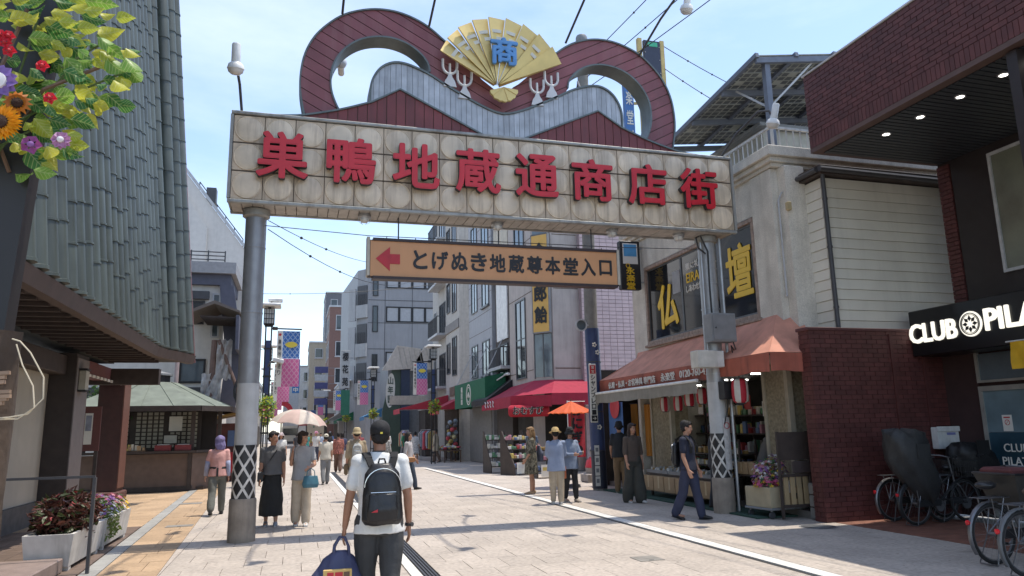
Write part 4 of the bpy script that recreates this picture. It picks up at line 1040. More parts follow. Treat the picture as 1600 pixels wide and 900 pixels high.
def balcony(parent, x0, x1, y0, y1, z, h=1.0, mat=None, slab=None, step=.14, face='-x'):
    b = box('balcony', slab or ltgrey, parent, x0, x1, y0, y1, z-.14, z)
    mb = MB()
    if face == '-x':
        n = int((y1-y0)/step)
        for i in range(n+1): y = y0+.03+(y1-y0-.06)*i/n; mb.box(x0+.01, x0+.03, y-.01, y+.01, z, z+h)
        mb.box(x0, x0+.05, y0, y1, z+h, z+h+.05); mb.box(x0, x1, y0, y0+.04, z+h, z+h+.05)
        n = max(1, int((x1-x0)/step))
        for i in range(n+1): x = x0+.02+(x1-x0-.04)*i/n; mb.box(x-.01, x+.01, y0+.01, y0+.03, z, z+h)
    else:
        n = int((x1-x0)/step)
        for i in range(n+1): x = x0+.03+(x1-x0-.06)*i/n; mb.box(x-.01, x+.01, y0+.01, y0+.03, z, z+h)
        mb.box(x0, x1, y0, y0+.05, z+h, z+h+.05)
    mb.build('balcony_rail', mat or dkgrey, b, world=True)
def awning(name, label, back, front, zb, zf, y0, y1, mat, val=.3, valmat=None, n=12):
    """straight awning on a wall at x=back down to x=front, between y0 (near) and y1 (far)"""
    t = thing(name, label, 'awning', ((back+front)/2, (y0+y1)/2, zf-val))
    sheet('canvas', slope((back, y1, zb), (back, y0, zb), (front, y1, zf), (front, y0, zf), n, 4), mat, t)
    sheet('valance', valance((front-.005, y1, 0), (front-.005, y0, 0), zf-.004, zf-val, n*2), valmat or mat, t)
    for y in (y0+.02, y1-.02):
        MB().tube([(back, y, zf+.05), (front+.02, y, zf-.02)], .018, 6).build('awning_arm', ltgrey, t, world=True)
    sheet('side_flap', [[(back+(front-back)*k/4, y0, zb+(zf-zb)*k/4-.004) for k in range(5)], [(back+(front-back)*k/4, y0, zf-.05) for k in range(5)]], mat, t)
    return t

# ------------------------------------------------------------------ stone corner building with candy sign
stone = M('pinkish_stone', (.42, .375, .345), .7, var=.1, scale=2, streak=.3, rnd=.04)
pinkt = M('pink_tile', (.52, .40, .405), .45, var=.05, rnd=.08, scale=3)
grout = M('pink_grout', (.34, .27, .28), .9)
sb = thing('stone_building', 'pinkish stone corner building with tall yellow candy sign', 'building', (11, 29, 0))
MB().prism([(8.9, 27.3), (9.5, 26.6), (10.6, 26.6), (14, 26.6), (14, 30.6), (8.9, 30.6)], 3.15, 10.9, 'z').build('wall', stone, sb, world=True)
MB().prism([(9.6, 28.2), (14, 28.2), (14, 30.6), (9.2, 30.6), (9.2, 29.6)], 0, 3.15, 'z').build('ground_floor', darkin, sb, world=True)
for x in (8.95, 10.4): box('shop_pillar', stone, sb, x, x+.35, 27.3 if x < 9 else 26.7, 27.7 if x < 9 else 27.1, 0, 3.15)
for z in (3.9, 7.4):
    box('stone_band', stone, sb, 9.52, 10.58, 26.585, 26.6, z, z+.02); 
for z in (3.85, 7.0, 9.2): box('stone_joint', seam, sb, 9.55, 10.58, 26.592, 26.602, z, z+.03); box('stone_joint', seam, sb, 8.893, 8.903, 27.35, 30.6, z, z+.03)
window(sb, '-x', 8.9, 28.2, 29.6, 3.6, 6.9, glassd, alum, mull=1, rail=1)
window(sb, '-x', 8.9, 28.2, 29.6, 8.0, 10.2, glassd, alum, mull=1, rail=1)
# pane on the chamfer
ca = atan2(26.6-27.3, 9.5-8.9); nx, ny = -sin(-ca+pi/2), 0
chv = Vector((.6, -.7, 0)).normalized(); chn = Vector((-.7, -.6, 0)).normalized()
def cham(s, o, z): p = Vector((8.9, 27.3, 0))+chv*s+chn*o; return (p.x, p.y, z)
def chbox(name, mat, parent, s0, s1, o0, o1, z0, z1):
    v = [cham(s0, o0, z0), cham(s1, o0, z0), cham(s1, o1, z0), cham(s0, o1, z0), cham(s0, o0, z1), cham(s1, o0, z1), cham(s1, o1, z1), cham(s0, o1, z1)]
    return MB().add(v, [(0,3,2,1),(4,5,6,7),(0,1,5,4),(1,2,6,5),(2,3,7,6),(3,0,4,7)]).build(name, mat, parent, world=True)
p = chbox('window_pane', glassb, sb, .08, .84, .004, .012, 3.55, 5.25); chbox('window_frame', alum, p, .44, .48, .013, .03, 3.55, 5.25); chbox('window_frame', alum, p, .04, .08, .004, .03, 3.5, 5.3); chbox('window_frame', alum, p, .84, .88, .004, .03, 3.5, 5.3)
p = chbox('window_pane', glassb, sb, .08, .84, .004, .012, 9.3, 10.4); chbox('window_frame', alum, p, .04, .88, .004, .03, 9.2, 9.3)
tb_ = thing('candy_sign', 'tall yellow vertical sign with black Japanese brush lettering', 'sign', (9.1, 26.7, 5.3))
chbox('sign_board', M('candy_yellow', (.66, .40, .10), .5, var=.04), tb_, .12, .84, .04, .16, 5.30, 9.2)
chbox('sign_frame', midgrey, tb_, .08, .12, .03, .17, 5.25, 9.25); chbox('sign_frame', midgrey, tb_, .84, .88, .03, .17, 5.25, 9.25); chbox('sign_frame', midgrey, tb_, .12, .84, .03, .17, 5.25, 5.30)
for i, ch in enumerate('金太郎飴'):
    c = cham(.48, .175, 8.55-i*.86); text(ch, .58, .68, inkm, tb_, c, atan2(chv.y, chv.x), bold=.035, ext=.02, name='letter')
# pink tile face: every tile real, joined because they are only a few pixels each
pk = thing('pink_tile_building', 'pink tiled building wall behind the navy utility pole', 'building', (12.3, 26.5, 0))
box('wall', grout, pk, 10.62, 14.2, 26.35, 26.59, 0, 11.2)
mb = MB(); z = 2.4
while z < 11.1:
    x = 10.63
    while x < 14.1: mb.box(x, x+.275, 26.33, 26.35, z, z+.135); x += .29
    z += .155
o = mb.build('tiles', pinkt, pk, world=True, fix=False); o['kind'] = 'stuff'
# crimson awning wrapping the corner
crim = M('crimson_canvas', (.40, .022, .055), .75, var=.1, streak=.12, trans=.2)
ca_ = thing('crimson_awning', 'crimson fabric awning with white wave marks wrapping the stone corner', 'awning', (8.6, 27.5, 2.4))
Lb = [(8.85, 31.2, 3.35), (8.85, 27.2, 3.42), (9.45, 26.5, 3.42), (11.4, 26.5, 3.42)]
Lf = [(7.75, 31.2, 2.80), (7.75, 26.7, 2.80), (8.9, 25.3, 2.85), (11.4, 25.2, 2.85)]
for k in range(3):
    sheet('canvas', slope(Lb[k], Lb[k+1], Lf[k], Lf[k+1], 8, 4, .02), crim, ca_)
    sheet('valance', valance(Lf[k], Lf[k+1], Lf[k][2], Lf[k][2]-.42, 14), crim, ca_)
for i in range(4):
    y = 30.4-i*.42; pts = [(7.715, y+.10*sin(t*1.0), 2.72-.07*t) for t in (0, 1, 2, 3, 4)]
    MB().tube([(7.705, y+.06, 2.73), (7.705, y-.05, 2.66), (7.705, y+.05, 2.58), (7.705, y-.06, 2.49)], .022, 5).build('wave_mark', white, ca_, world=True)
# things in the crimson shop
lt = thing('shop_lantern', 'long red cylinder lantern with black lettering under the crimson awning', 'lantern', (8.3, 26.2, 2.25))
MB().lathe([(.17, -.75), (.22, -.68), (.23, 0), (.22, .68), (.17, .75)], 18, axis='x').build('paper_body', lr, lt, smooth=True, loc=(0, 0, 0), rot=(0, 0, -.45))
text('おむすび', 1.15, .32, paper, lt, (8.18, 25.92, 2.25), -.45, bold=.05, ext=.02); text('おむすび', 1.15, .32, inkm, lt, (8.175, 25.905, 2.25), -.45, bold=.015, ext=.02)
nb = thing('red_banner', 'tall red banner with black brush lettering behind the orange paper umbrella', 'banner', (8.55, 22.0, .3))
MB().tube([(8.25, 22.0, 0), (8.25, 22.0, 2.45)], .014, 6).build('pole', white, nb, world=True); MB().tube([(8.25, 22, 2.42), (8.85, 22, 2.42)], .01, 6).build('crossbar', white, nb, world=True)
sheet('cloth', [[(8.27+.055*j, 22.0+.02*sin(j+i*.6), 2.40-.19*i) for j in range(11)] for i in range(10)], redp, nb)
for i, ch in enumerate('おにぎり'): text(ch, .34, .36, inkm, nb, (8.55, 21.955, 2.15-i*.42), bold=.04, ext=.02, name='letter')
MB().lathe([(.16, 0), (.14, .06), (.02, .08)], 12, (8.25, 22.0, 0)).build('base', dkgrey, nb, world=True)
um = thing('paper_umbrella', 'open orange-red paper umbrella standing outside the crimson shop', 'umbrella', (7.35, 19.3, 0))
orange = M('umbrella_paper', (.75, .13, .03), .6, var=.06, trans=.35)
mb = MB(); n = 36; tip = (0, 0, 2.33); vs = [tip]; fs = []
for k in range(n):
    a = 2*pi*k/n; r = .66; vs.append((r*cos(a), r*sin(a), 1.99+(.018 if k % 2 else 0)))
for k in range(n): fs.append((0, 1+k, 1+(k+1) % n))
mb.add(vs, fs); mb.build('canopy', orange, um, fix=False)
mb = MB()
for k in range(0, n, 2): a = 2*pi*k/n; mb.tube([(0, 0, 2.30), (.66*cos(a), .66*sin(a), 1.985)], .006, 4)
o = mb.build('ribs', wood, um); o['kind'] = 'stuff'
MB().tube([(0, 0, .02), (0, 0, 2.4)], .016, 8).build('shaft', wood, um, smooth=True); MB().lathe([(.2, 0), (.18, .08), (.03, .1)], 14).build('base', dkgrey, um)
def stall(x, y, rz, label, lv=4, w=.9, cards=True, mats=None):
    t = thing('goods_stand', label, 'stand', (x, y, 0), rz)
    for k in range(lv):
        z = .25+k*.32; d = .14*k
        s = MB().box(-w/2, w/2, -.35+d, -.02+d, z-.03, z).build('step_shelf', dkwood, t)
        mb = MB(); mm = mats or packs
        for i in range(16):
            xx = -w/2+.05+(w-.1)*(i % 8)/7+random.uniform(-.01, .01); yy = -.27+d+(.14 if i > 7 else 0); mb.mi = random.randrange(len(mm)); h = random.uniform(.08, .2)
            mb.bbox(xx-.045, xx+.045, yy-.05, yy+.05, z, z+h, .01)
        o = mb.build('packs', mm, s); o['kind'] = 'stuff'
    for sx in (-1, 1): MB().prism([(-.36, 0), (.5, 0), (.5, .25+lv*.32), (.4, .25+lv*.32), (-.36, .3)], sx*w/2-.02, sx*w/2+.02, 'x').build('side_panel', dkwood, t)
    if cards:
        for sx in (-.22, .22):
            c = MB().box(sx-.17, sx+.17, -.40, -.385, .06, .44).build('price_card', paper, t)
            MB().box(sx-.12, sx+.12, -.403, -.4005, .25, .36).build('print_block', packs[random.randrange(8)], c)
    return t
stall(7.7, 25.6, .35, 'dark stepped stand of packs with two price cards under the crimson awning')
stall(7.35, 27.2, .1, 'stepped stand of pale packs at the far corner of the crimson shop', 4, .8, False, [packs[0], packs[5], packs[0], packs[6]])
stall(8.1, 23.4, -.1, 'stepped stand of packs beside the red banner', 3, 1.0)
cat = thing('seated_figure', 'grey stone figure in a red bib outside the crimson shop', 'statue', (8.65, 20.9, 0))
stn = M('statue_stone', (.30, .27, .25), .9, var=.2, bump=.3)
MB().bbox(-.35, .35, -.3, .3, 0, .25, .03).build('plinth', stn, cat)
MB().lathe([(.26, .25), (.29, .4), (.22, .62), (.12, .72), (.10, .76)], 18).build('body', stn, cat, smooth=True)
MB().ell((0, 0, .9), (.15, .15, .17)).build('head', stn, cat, smooth=True)
MB().lathe([(.30, .42), (.245, .62), (.15, .73)], 18, cap=False).build('bib', redp, cat, smooth=True)

# ------------------------------------------------------------------ the row beyond
dkbrown = M('dark_brown_render', (.075, .062, .055), .7, var=.15)
bluegrey = M('bluegrey_panel', (.34, .35, .375), .6, var=.06, streak=.25)
beigeg = M('beige_grey_render', (.44, .42, .385), .75, var=.1, streak=.35)
r4 = thing('narrow_dark_building', 'narrow dark-framed building with white panel above a black awning', 'building', (11, 32, 0))
box('wall', dkbrown, r4, 9.0, 14, 30.75, 33.3, 0, 11.6); box('white_panel', white, r4, 8.93, 8.99, 31.1, 32.9, 5.6, 8.4)
box('cream_wall', M('cream_wall', (.50, .46, .38), .8, streak=.2), r4, 8.92, 8.99, 30.8, 33.2, 8.9, 11.5)
window(r4, '-x', 9.0, 31.2, 32.8, 4.0, 5.4, mull=1); balcony(r4, 8.55, 8.99, 30.9, 33.1, 4.35, .8, step=.12)
MB().prism([(8.9, 8.4), (8.99, 8.4), (8.99, 9.2), (8.6, 8.7)], 30.9, 33.2, 'y').build('eave', dkbrown, r4, world=True)
blk = M('black_canvas', (.022, .020, .022), .8, var=.2)
awning('black_awning', 'plain black fabric awning next to the crimson one', 8.98, 7.75, 3.75, 2.85, 30.3, 33.2, blk, .22)
ac = thing('awning_roller', 'white rolled awning arms above the black awning', 'awning', (8.6, 31.5, 3.9))
MB().tube([(8.8, 30.5, 3.95), (8.8, 33.1, 3.95)], .06, 8).build('roller', white, ac, world=True); MB().tube([(8.75, 30.8, 3.95), (8.15, 31.6, 3.5)], .03, 6).build('arm', white, ac, world=True); MB().tube([(8.75, 32.6, 3.95), (8.15, 31.8, 3.5)], .03, 6).build('arm', white, ac, world=True)
r5 = thing('bluegrey_building', 'blue-grey panelled building above the green awning', 'building', (11, 36, 0))
box('wall', bluegrey, r5, 8.85, 14, 33.45, 38.3, 0, 12.8)
for z in [2.8+.9*k for k in range(11)]: box('panel_joint', seam, r5, 8.843, 8.852, 33.46, 38.29, z, z+.02)
for z in (4.2, 7.6, 10.6): window(r5, '-x', 8.85, 33.9, 35.3, z, z+1.7, glassb, alum, mull=1, sill=True); window(r5, '-x', 8.85, 36.3, 37.6, z, z+1.7, glassb, alum, mull=1)
box('shop_shutter', M('shutter_grey', (.20, .195, .185), .6, streak=.2), r5, 8.80, 8.86, 33.6, 38.1, .02, 2.7)
r6 = thing('beige_block', 'beige grey block with side windows beyond the green awning', 'building', (11, 40.5, 0))
MB().prism([(8.5, 39.2), (9.2, 38.4), (14, 38.4), (14, 43.0), (8.5, 43.0)], 0, 14.2, 'z').build('wall', beigeg, r6, world=True)
for z in (4.6, 8.2, 11.5): window(r6, '-x', 8.5, 39.8, 41.0, z, z+2.2, glassd, dkgrey, mull=1); window(r6, '-x', 8.5, 41.6, 42.6, z+.2, z+2.0, glassd, dkgrey)
box('string_course', M('course_grey', (.22, .21, .20), .8), r6, 8.44, 8.5, 39.2, 43, 7.2, 7.7)
box('plaque', wood, r6, 8.42, 8.5, 40.2, 41.6, 3.5, 4.0)
r6b = thing('balcony_building', 'tall building with dark lattice balconies behind the lantern post', 'building', (11, 45.5, 0))
box('wall', beigeg, r6b, 8.7, 14, 43.1, 48.5, 0, 16.0)
for z in (4.2, 7.4, 10.6, 13.4): balcony(r6b, 8.0, 8.69, 43.3, 46.5, z, 1.0); window(r6b, '-x', 8.7, 43.8, 46.0, z+.1, z+2.1, glassd, dkgrey, mull=2); window(r6b, '-x', 8.7, 47, 48, z+.6, z+1.9, glassb, ltgrey)
box('roof_parapet', ltgrey, r6b, 8.6, 14, 43.0, 48.6, 16.0, 16.3)
gm = M('green_canvas', (.018, .14, .07), .75, var=.1, trans=.15)
ga = thing('green_awning', 'bright green fabric awning with a round white crest', 'awning', (8.3, 34, 2.6))
sheet('canvas', slope((8.84, 37.6, 4.05), (8.84, 31.2, 4.05), (7.9, 37.6, 3.85), (7.9, 31.2, 3.85), 10, 3, .01), gm, ga)
sheet('front', [[(7.9, 37.6-.64*j, 3.85-.3*i) for j in range(11)] for i in range(5)], gm, ga)
sheet('side_flap', [[(7.9+.94*j/4, 37.6, 3.87+.05*j) for j in range(5)], [(7.9+.94*j/4, 37.6, 2.65) for j in range(5)]], gm, ga)
sheet('side_flap', [[(7.9+.94*j/4, 31.2, 3.87+.05*j) for j in range(5)], [(7.9+.94*j/4, 31.2, 2.65) for j in range(5)]], gm, ga)
for r0, r1 in ((.44, .50), (.33, .37), (.0, .12)): MB().lathe([(max(r0, .001), 0), (max(r0, .001), -.012), (r1, -.012), (r1, 0)], 30, (7.893, 34.4, 3.25), axis='x', cap=False).build('crest_ring', paper, ga, world=True)
for k in (-1, 1): MB().tube([(7.885, 34.4+k*.28, 3.1), (7.885, 34.4+k*.1, 3.28), (7.885, 34.4, 3.1)], .02, 5).build('crest_line', paper, ga, world=True)
for i, ch in enumerate('磯田園'): text(ch, .34, .27, paper, ga, (7.885, 35.9, 3.55-i*.3), '-x', bold=.02, ext=.01, name='letter')
for y in (31.6, 34.4, 37.3): MB().tube([(8.84, y, 5.6), (7.95, y, 3.86)], .022, 6).build('stay', ltgrey, ga, world=True)
cr2 = M('crimson_canvas_far', (.38, .03, .05), .75, var=.1)
awning('crimson_awning', 'small crimson awning beyond the green one, with side pole', 8.5, 7.3, 3.3, 2.75, 38.9, 41.5, cr2, .3)
awning('crimson_awning', 'bright crimson awning over the clothes shop in the distance', 8.4, 5.6, 3.6, 2.85, 41.8, 44.5, cr2, .28)
# shop fronts under the far awnings
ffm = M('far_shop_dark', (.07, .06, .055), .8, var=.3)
for i, (y0, y1, lab) in enumerate(((38.6, 43, 'dark open shopfront of bags beyond the green awning'),)):
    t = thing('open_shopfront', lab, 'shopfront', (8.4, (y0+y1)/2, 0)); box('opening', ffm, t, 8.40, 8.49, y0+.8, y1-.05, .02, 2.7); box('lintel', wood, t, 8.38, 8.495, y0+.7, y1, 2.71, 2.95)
clothm = [M('cloth_%d' % i, c, .9, var=.2) for i, c in enumerate([(.25, .27, .33), (.45, .43, .42), (.12, .12, .13), (.4, .3, .1), (.5, .08, .1), (.3, .36, .42), (.55, .52, .30)])]
def garment_rack(x, y, L, label, rz=0, grp='clothes racks along the far shops'):
    t = thing('clothes_rack', label, 'clothes rack', (x, y, 0), rz, grp)
    for s in (-1, 1): MB().tube([(0, s*L/2, 0), (0, s*L/2, 1.65)], .018, 6).build('upright', steel, t)
    MB().tube([(0, -L/2, 1.65), (0, L/2, 1.65)], .016, 6).build('rail', steel, t)
    n = max(4, int(L/.12))
    for k in range(n):
        yy = -L/2+.08+(L-.16)*k/(n-1); w = random.uniform(.2, .26); h = random.uniform(.75, 1.05); z = 1.6
        MB().prism([(-w, z-h), (w, z-h), (w*.95, z-.14), (.06, z), (-.06, z), (-w*.95, z-.14)], yy-.03, yy+.03, 'y').build('garment', random.choice(clothm), t)
garment_rack(6.9, 40.3, 1.3, 'rack of grey and checked clothes behind the lantern post', .35)
garment_rack(6.1, 43.0, 1.2, 'farther rack of clothes under the bright crimson awning', .2)
def heap_table(x, y, w, d, label, n=24, cat='table'):
    t = thing('goods_table', label, cat, (x, y, 0), 0, 'goods tables of the far shops')
    MB().box(-w/2, w/2, -d/2, d/2, .55, .6).build('table_top', wood, t)
    for a in (-1, 1):
        for b in (-1, 1): MB().bar((a*(w/2-.04), b*(d/2-.04), 0), (a*(w/2-.04), b*(d/2-.04), .55), .05).build('leg', wood, t)
    mb = MB()
    for i in range(n): mb.mi = random.randrange(len(clothm)); mb.ell((random.uniform(-w/2+.1, w/2-.1), random.uniform(-d/2+.1, d/2-.1), .66+random.uniform(0, .12)), (random.uniform(.07, .15), random.uniform(.07, .15), random.uniform(.05, .1)), 8, 5)
    o = mb.build('bags', clothm, t, smooth=2); o['kind'] = 'stuff'
heap_table(7.7, 37.9, .9, 1.3, 'table of yellow and dark bags by the grey shutter'); heap_table(7.6, 39.9, .9, 1.4, 'table of bags beyond the lantern post')
hb = thing('bag_display', 'tall column of hanging bags beside the open shopfront', 'display', (8.0, 38.9, 0))
MB().tube([(0, 0, 0), (0, 0, 2.2)], .025, 6).build('pole', dkgrey, hb)
for k in range(22): a = k*2.4; MB().ell((.2*cos(a), .2*sin(a), .5+k*.075), (.13, .13, .12), 8, 6).build('bag', random.choice(clothm[2:]), hb, smooth=2)

# tea shop with green slanted front
tea = thing('tea_shop', 'dark green shop with a slanted front, oval white sign and pale gabled roof', 'building', (8, 50, 0))
tg = M('tea_green', (.055, .085, .065), .6, var=.1); tn = M('tea_navy', (.03, .045, .085), .6); pal = M('pale_sheet_roof', (.55, .51, .46), .5, var=.1, streak=.3)
MB().prism([(5.6, 0), (5.5, 2.9), (6.15, 5.8), (6.7, 5.8), (6.7, 0)], 49.6, 49.98, 'y').build('green_front', tg, tea, world=True)
box('navy_side', tn, tea, 6.72, 7.3, 49.5, 49.98, 0, 5.9); box('wall', midgrey, tea, 5.9, 11, 50, 55, 0, 6.2)
mb = MB(); n = 28; mb.add([(6.02+.30*cos(2*pi*k/n)+.18*sin(2*pi*k/n)*.3, 49.57, 4.3+1.15*sin(2*pi*k/n)) for k in range(n)]+[(6.02+.30*cos(2*pi*k/n)+.18*sin(2*pi*k/n)*.3, 49.60, 4.3+1.15*sin(2*pi*k/n)) for k in range(n)], [tuple(range(n))]+[(k, k+n, (k+1) % n+n, (k+1) % n) for k in range(n)])
mb.build('oval_sign', paper, tea, world=True)
for i, ch in enumerate('山年園'): text(ch, .36, .5, tg, tea, (6.02, 49.55, 4.95-i*.62), bold=.02, ext=.02, name='letter')
for x0 in (6.3, 8.2):
    MB().prism([(x0-.9, 5.6), (x0+.1, 7.3), (x0+1.7, 7.1), (x0+2.0, 5.8)], 49.3, 49.45, 'y').build('gable', pal, tea, world=True)
    for k in range(5): MB().bar((x0+.15+k*.36, 49.27, 7.2-.05*k), (x0+.5+k*.34, 49.27, 5.75), .03).build('roof_seam', beigeg, tea, world=True)
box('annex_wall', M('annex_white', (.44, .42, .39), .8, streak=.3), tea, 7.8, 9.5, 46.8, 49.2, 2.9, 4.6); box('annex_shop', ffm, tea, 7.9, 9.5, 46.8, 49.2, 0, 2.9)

# grey office block
gb = thing('grey_office_block', 'grey panelled office block with wide dark-framed windows facing the viewer', 'building', (8.5, 64, 0))
gpm = M('office_grey', (.27, .272, .282), .6, var=.06, streak=.22, scale=1); gpl = M('office_grey_light', (.33, .335, .34), .6, var=.06, streak=.2)
MB().prism([(5.35, 60), (13, 60), (13, 72), (3.9, 72), (4.6, 61)], 0, 14.9, 'z').build('wall', gpm, gb, world=True)
box('roof_edge', gpl, gb, 5.2, 13, 59.9, 60.0, 14.7, 15.0)
for z in (12.25, 10.35, 8.2, 6.3): box('panel_joint', dkgrey, gb, 5.4, 12.9, 59.985, 60.002, z, z+.05)
for x in (6.75, 9.0, 11.15): box('panel_joint', dkgrey, gb, x, x+.04, 59.985, 60.002, 3, 14.6)
blind = M('white_blind', (.36, .37, .385), .5, var=.08)
for z0, z1 in ((10.45, 11.75), (13.3, 14.4), (6.6, 8.0)):
    for k in range(4): window(gb, '-y', 60, 6.85+k*1.08, 6.85+(k+1)*1.08, z0, z1, blind if k != 1 or z0 > 12 else blind, black, fw=.1)
for z in (12.6, 9.6, 5.6): window(gb, '-y', 60, 5.75, 6.2, z, z+2.2, glassd, black, fw=.07)
# street side of the block: bays
for z in (11.9, 8.7, 5.5):
    MB().prism([(4.55, 60.9), (5.35, 59.95), (5.25, 59.87), (4.45, 60.82)], z-1.1, z-.02, 'z').build('bay_panel', gpl, gb, world=True)
    MB().prism([(4.0, 61.5), (4.5, 60.9), (4.42, 60.83), (3.92, 61.4)], z-1.3, z+1.4, 'z').build('bay_panel', gpl, gb, world=True)
    MB().prism([(4.6, 60.85), (5.3, 60.0), (5.26, 59.96), (4.56, 60.8)], z+.02, z+1.6, 'z').build('bay_recess', dkgrey, gb, world=True)
    mb = MB()
    for k in range(6): s = k/5; x = 4.5+.72*s; y = 60.8-.86*s; mb.box(x-.02, x+.02, y-.02, y+.02, z, z+.9)
    mb.build('bay_rail', dkgrey, gb, world=True)
pl_ = M('rooftop_plant_beige', (.4, .36, .28), .7)
tk = thing('rooftop_box', 'small beige box on the roof of the grey office block', 'box', (8.0, 62, 15)); MB().bbox(-.3, .3, -.3, .3, .0, .7, .02).build('body', pl_, tk); MB().tube([(-.3, 0, .35), (-.9, 0, .35), (-.9, 0, 0)], .03, 6).build('pipe', midgrey, tk)

# farther houses down the street
def far_house(label, x0, x1, y0, y1, h, mat, side='-x', nwin=3, floors=4, wm=None, name='far_building', frontwin=True, z0=3.6):
    t = thing(name, label, 'building', ((x0+x1)/2, (y0+y1)/2, 0), 0, 'far houses of the street')
    box('wall', mat, t, x0, x1, y0, y1, 0, h); box('parapet', ltgrey, t, x0-.08, x1+.08, y0-.08, y1, h, h+.2)
    f = x0 if side == '-x' else x1
    fh = (h-z0)/floors
    for k in range(floors):
        z = z0+k*fh
        for i in range(nwin):
            a = y0+(y1-y0)*(i+.2)/nwin; b = y0+(y1-y0)*(i+.8)/nwin; window(t, side, f, a, b, z+.3, z+fh*.72, wm or glassd, ltgrey, fw=.09)
        if frontwin:
            w = x1-x0; window(t, '-y', y0, x0+w*.12, x0+w*.3, z+.4, z+fh*.7, wm or glassd, ltgrey, fw=.08, sill=True)
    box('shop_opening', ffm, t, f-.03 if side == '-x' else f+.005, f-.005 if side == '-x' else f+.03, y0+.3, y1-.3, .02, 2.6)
    return t
brn = M('brown_tile_wall', (.19, .105, .085), .7, var=.1, streak=.15); bei2 = M('beige_wall_far', (.40, .35, .27), .8, var=.08, streak=.2); wh2 = M('white_wall_far', (.52, .51, .49), .8, streak=.2); dkb = M('slate_wall_far', (.12, .125, .14), .7)
far_house('reddish brown tiled house beyond the grey office block', 3.3, 9, 84, 92, 15.6, brn, nwin=3, floors=4)
far_house('beige house with small windows beyond the brown one', 1.4, 7, 97, 108, 13.0, bei2, nwin=4, floors=4)
far_house('slate tower rising behind the brown house', 4.0, 10, 118, 128, 23.5, dkb, nwin=3, floors=6)
far_house('pale house at the far end of the street', .3, 5, 112, 120, 11.2, wh2, nwin=3, floors=3)
far_house('low white house between the office block and the brown house', 4.0, 9, 75, 83, 6.2, wh2, nwin=3, floors=1)
far_house('grey-white house closing the end of the street', -2.2, 1.0, 135, 145, 11.5, M('closing_grey', (.42, .42, .42), .8, streak=.2), nwin=2, floors=3)
far_house('low cream house on the left far down the street', -9, -3.6, 62, 78, 6.3, bei2, side='+x', nwin=4, floors=1)
far_house('low grey house on the left before the cream one', -9, -3.4, 46, 60, 6.4, ltgrey, side='+x', nwin=4, floors=1)
far_house('white house on the left near the street end', -10, -4.6, 82, 104, 7.6, wh2, side='+x', nwin=5, floors=2)
far_house('dull house on the left by the street end', -10, -5.4, 106, 132, 9.0, dkb, side='+x', nwin=5, floors=2)
awning('far_awning', 'blue fabric awning in front of the tea shop', 6.4, 4.5, 3.5, 2.65, 51.8, 55.5, M('blue_canvas', (.05, .17, .32), .75), .25)
awning('far_awning', 'dark green awning near the grey office block', 4.6, 3.2, 3.3, 2.6, 62, 67, gm, .25)
awning('far_awning', 'beige awning far along the right side', 3.9, 2.7, 3.4, 2.7, 68, 74, rcm, .25)
awning('far_awning', 'white-edged grey awning far along the right side', 4.0, 2.4, 3.2, 2.5, 76, 82, M('pale_canvas', (.42, .40, .37), .8), .25)
awning('far_awning', 'green awning at the brown tiled house', 3.3, 2.0, 3.2, 2.5, 85, 90, gm, .3)
awning('far_awning', 'red awning at the beige far house', 1.4, .4, 3.4, 2.6, 98, 104, cr2, .3)
def vsign(label, x, y, z0, z1, w, board, letters, ink, frame=midgrey, gap=None):
    t = thing('vertical_sign', label, 'sign', (x, y, z0), 0, 'upright shop signs down the street')
    MB().bbox(-w/2, w/2, -.08, .08, 0, z1-z0, .01).build('sign_board', board, t); MB().bar((w/2, 0, (z1-z0)*.8), (w/2+.7, 0, (z1-z0)*.8), .05).build('bracket', frame, t)
    n = len(letters)
    for i, ch in enumerate(letters):
        if ch != ' ': text(ch, w*.68, (z1-z0)/n*.68, ink, t, (x, y-.1, z1-(z1-z0)*(i+.5)/n), bold=.03, ext=.02, name='letter')
vsign('grey upright sign with three black characters above a green panel', 3.55, 58, 4.95, 7.85, .68, M('sign_pale', (.38, .38, .37), .6), '櫻花苑', inkm)
vsign('green upright panel under the grey three-character sign', 3.6, 58.05, 2.9, 4.8, .66, M('sign_green', (.02, .13, .08), .6), '', inkm)
vsign('blue upright sign on the left far down the street', -.1, 66, 5.0, 7.9, .6, M('sign_blue', (.05, .18, .42), .6), '本日営業中', paper)
for k in range(5): vsign(['topmost', 'second', 'third', 'fourth', 'lowest'][k].capitalize()+' small plate of the stacked far signs', 2.2, 72, 4.2+k*.75, 4.8+k*.75, 1.2, [M('sign_navyplate', (.08, .08, .2), .6), M('sign_paleplate', (.5, .5, .5), .6)][k % 2], '', inkm)
for b in [o for o in bpy.data.objects if o.get('label', '').endswith('small plate of the stacked far signs')]:
    pass
rs = thing('red_round_sign', 'dark red archway sign far down the street', 'sign', (-1.7, 95, 4.2)); MB().lathe([(.75, 0), (.75, -.15), (1.35, -.15), (1.35, 0)], 24, axis='y', cap=False).build('ring', redp, rs); MB().bar((0, 0, -4.2), (0, 0, -1.3), .15).build('post', dkgrey, rs)

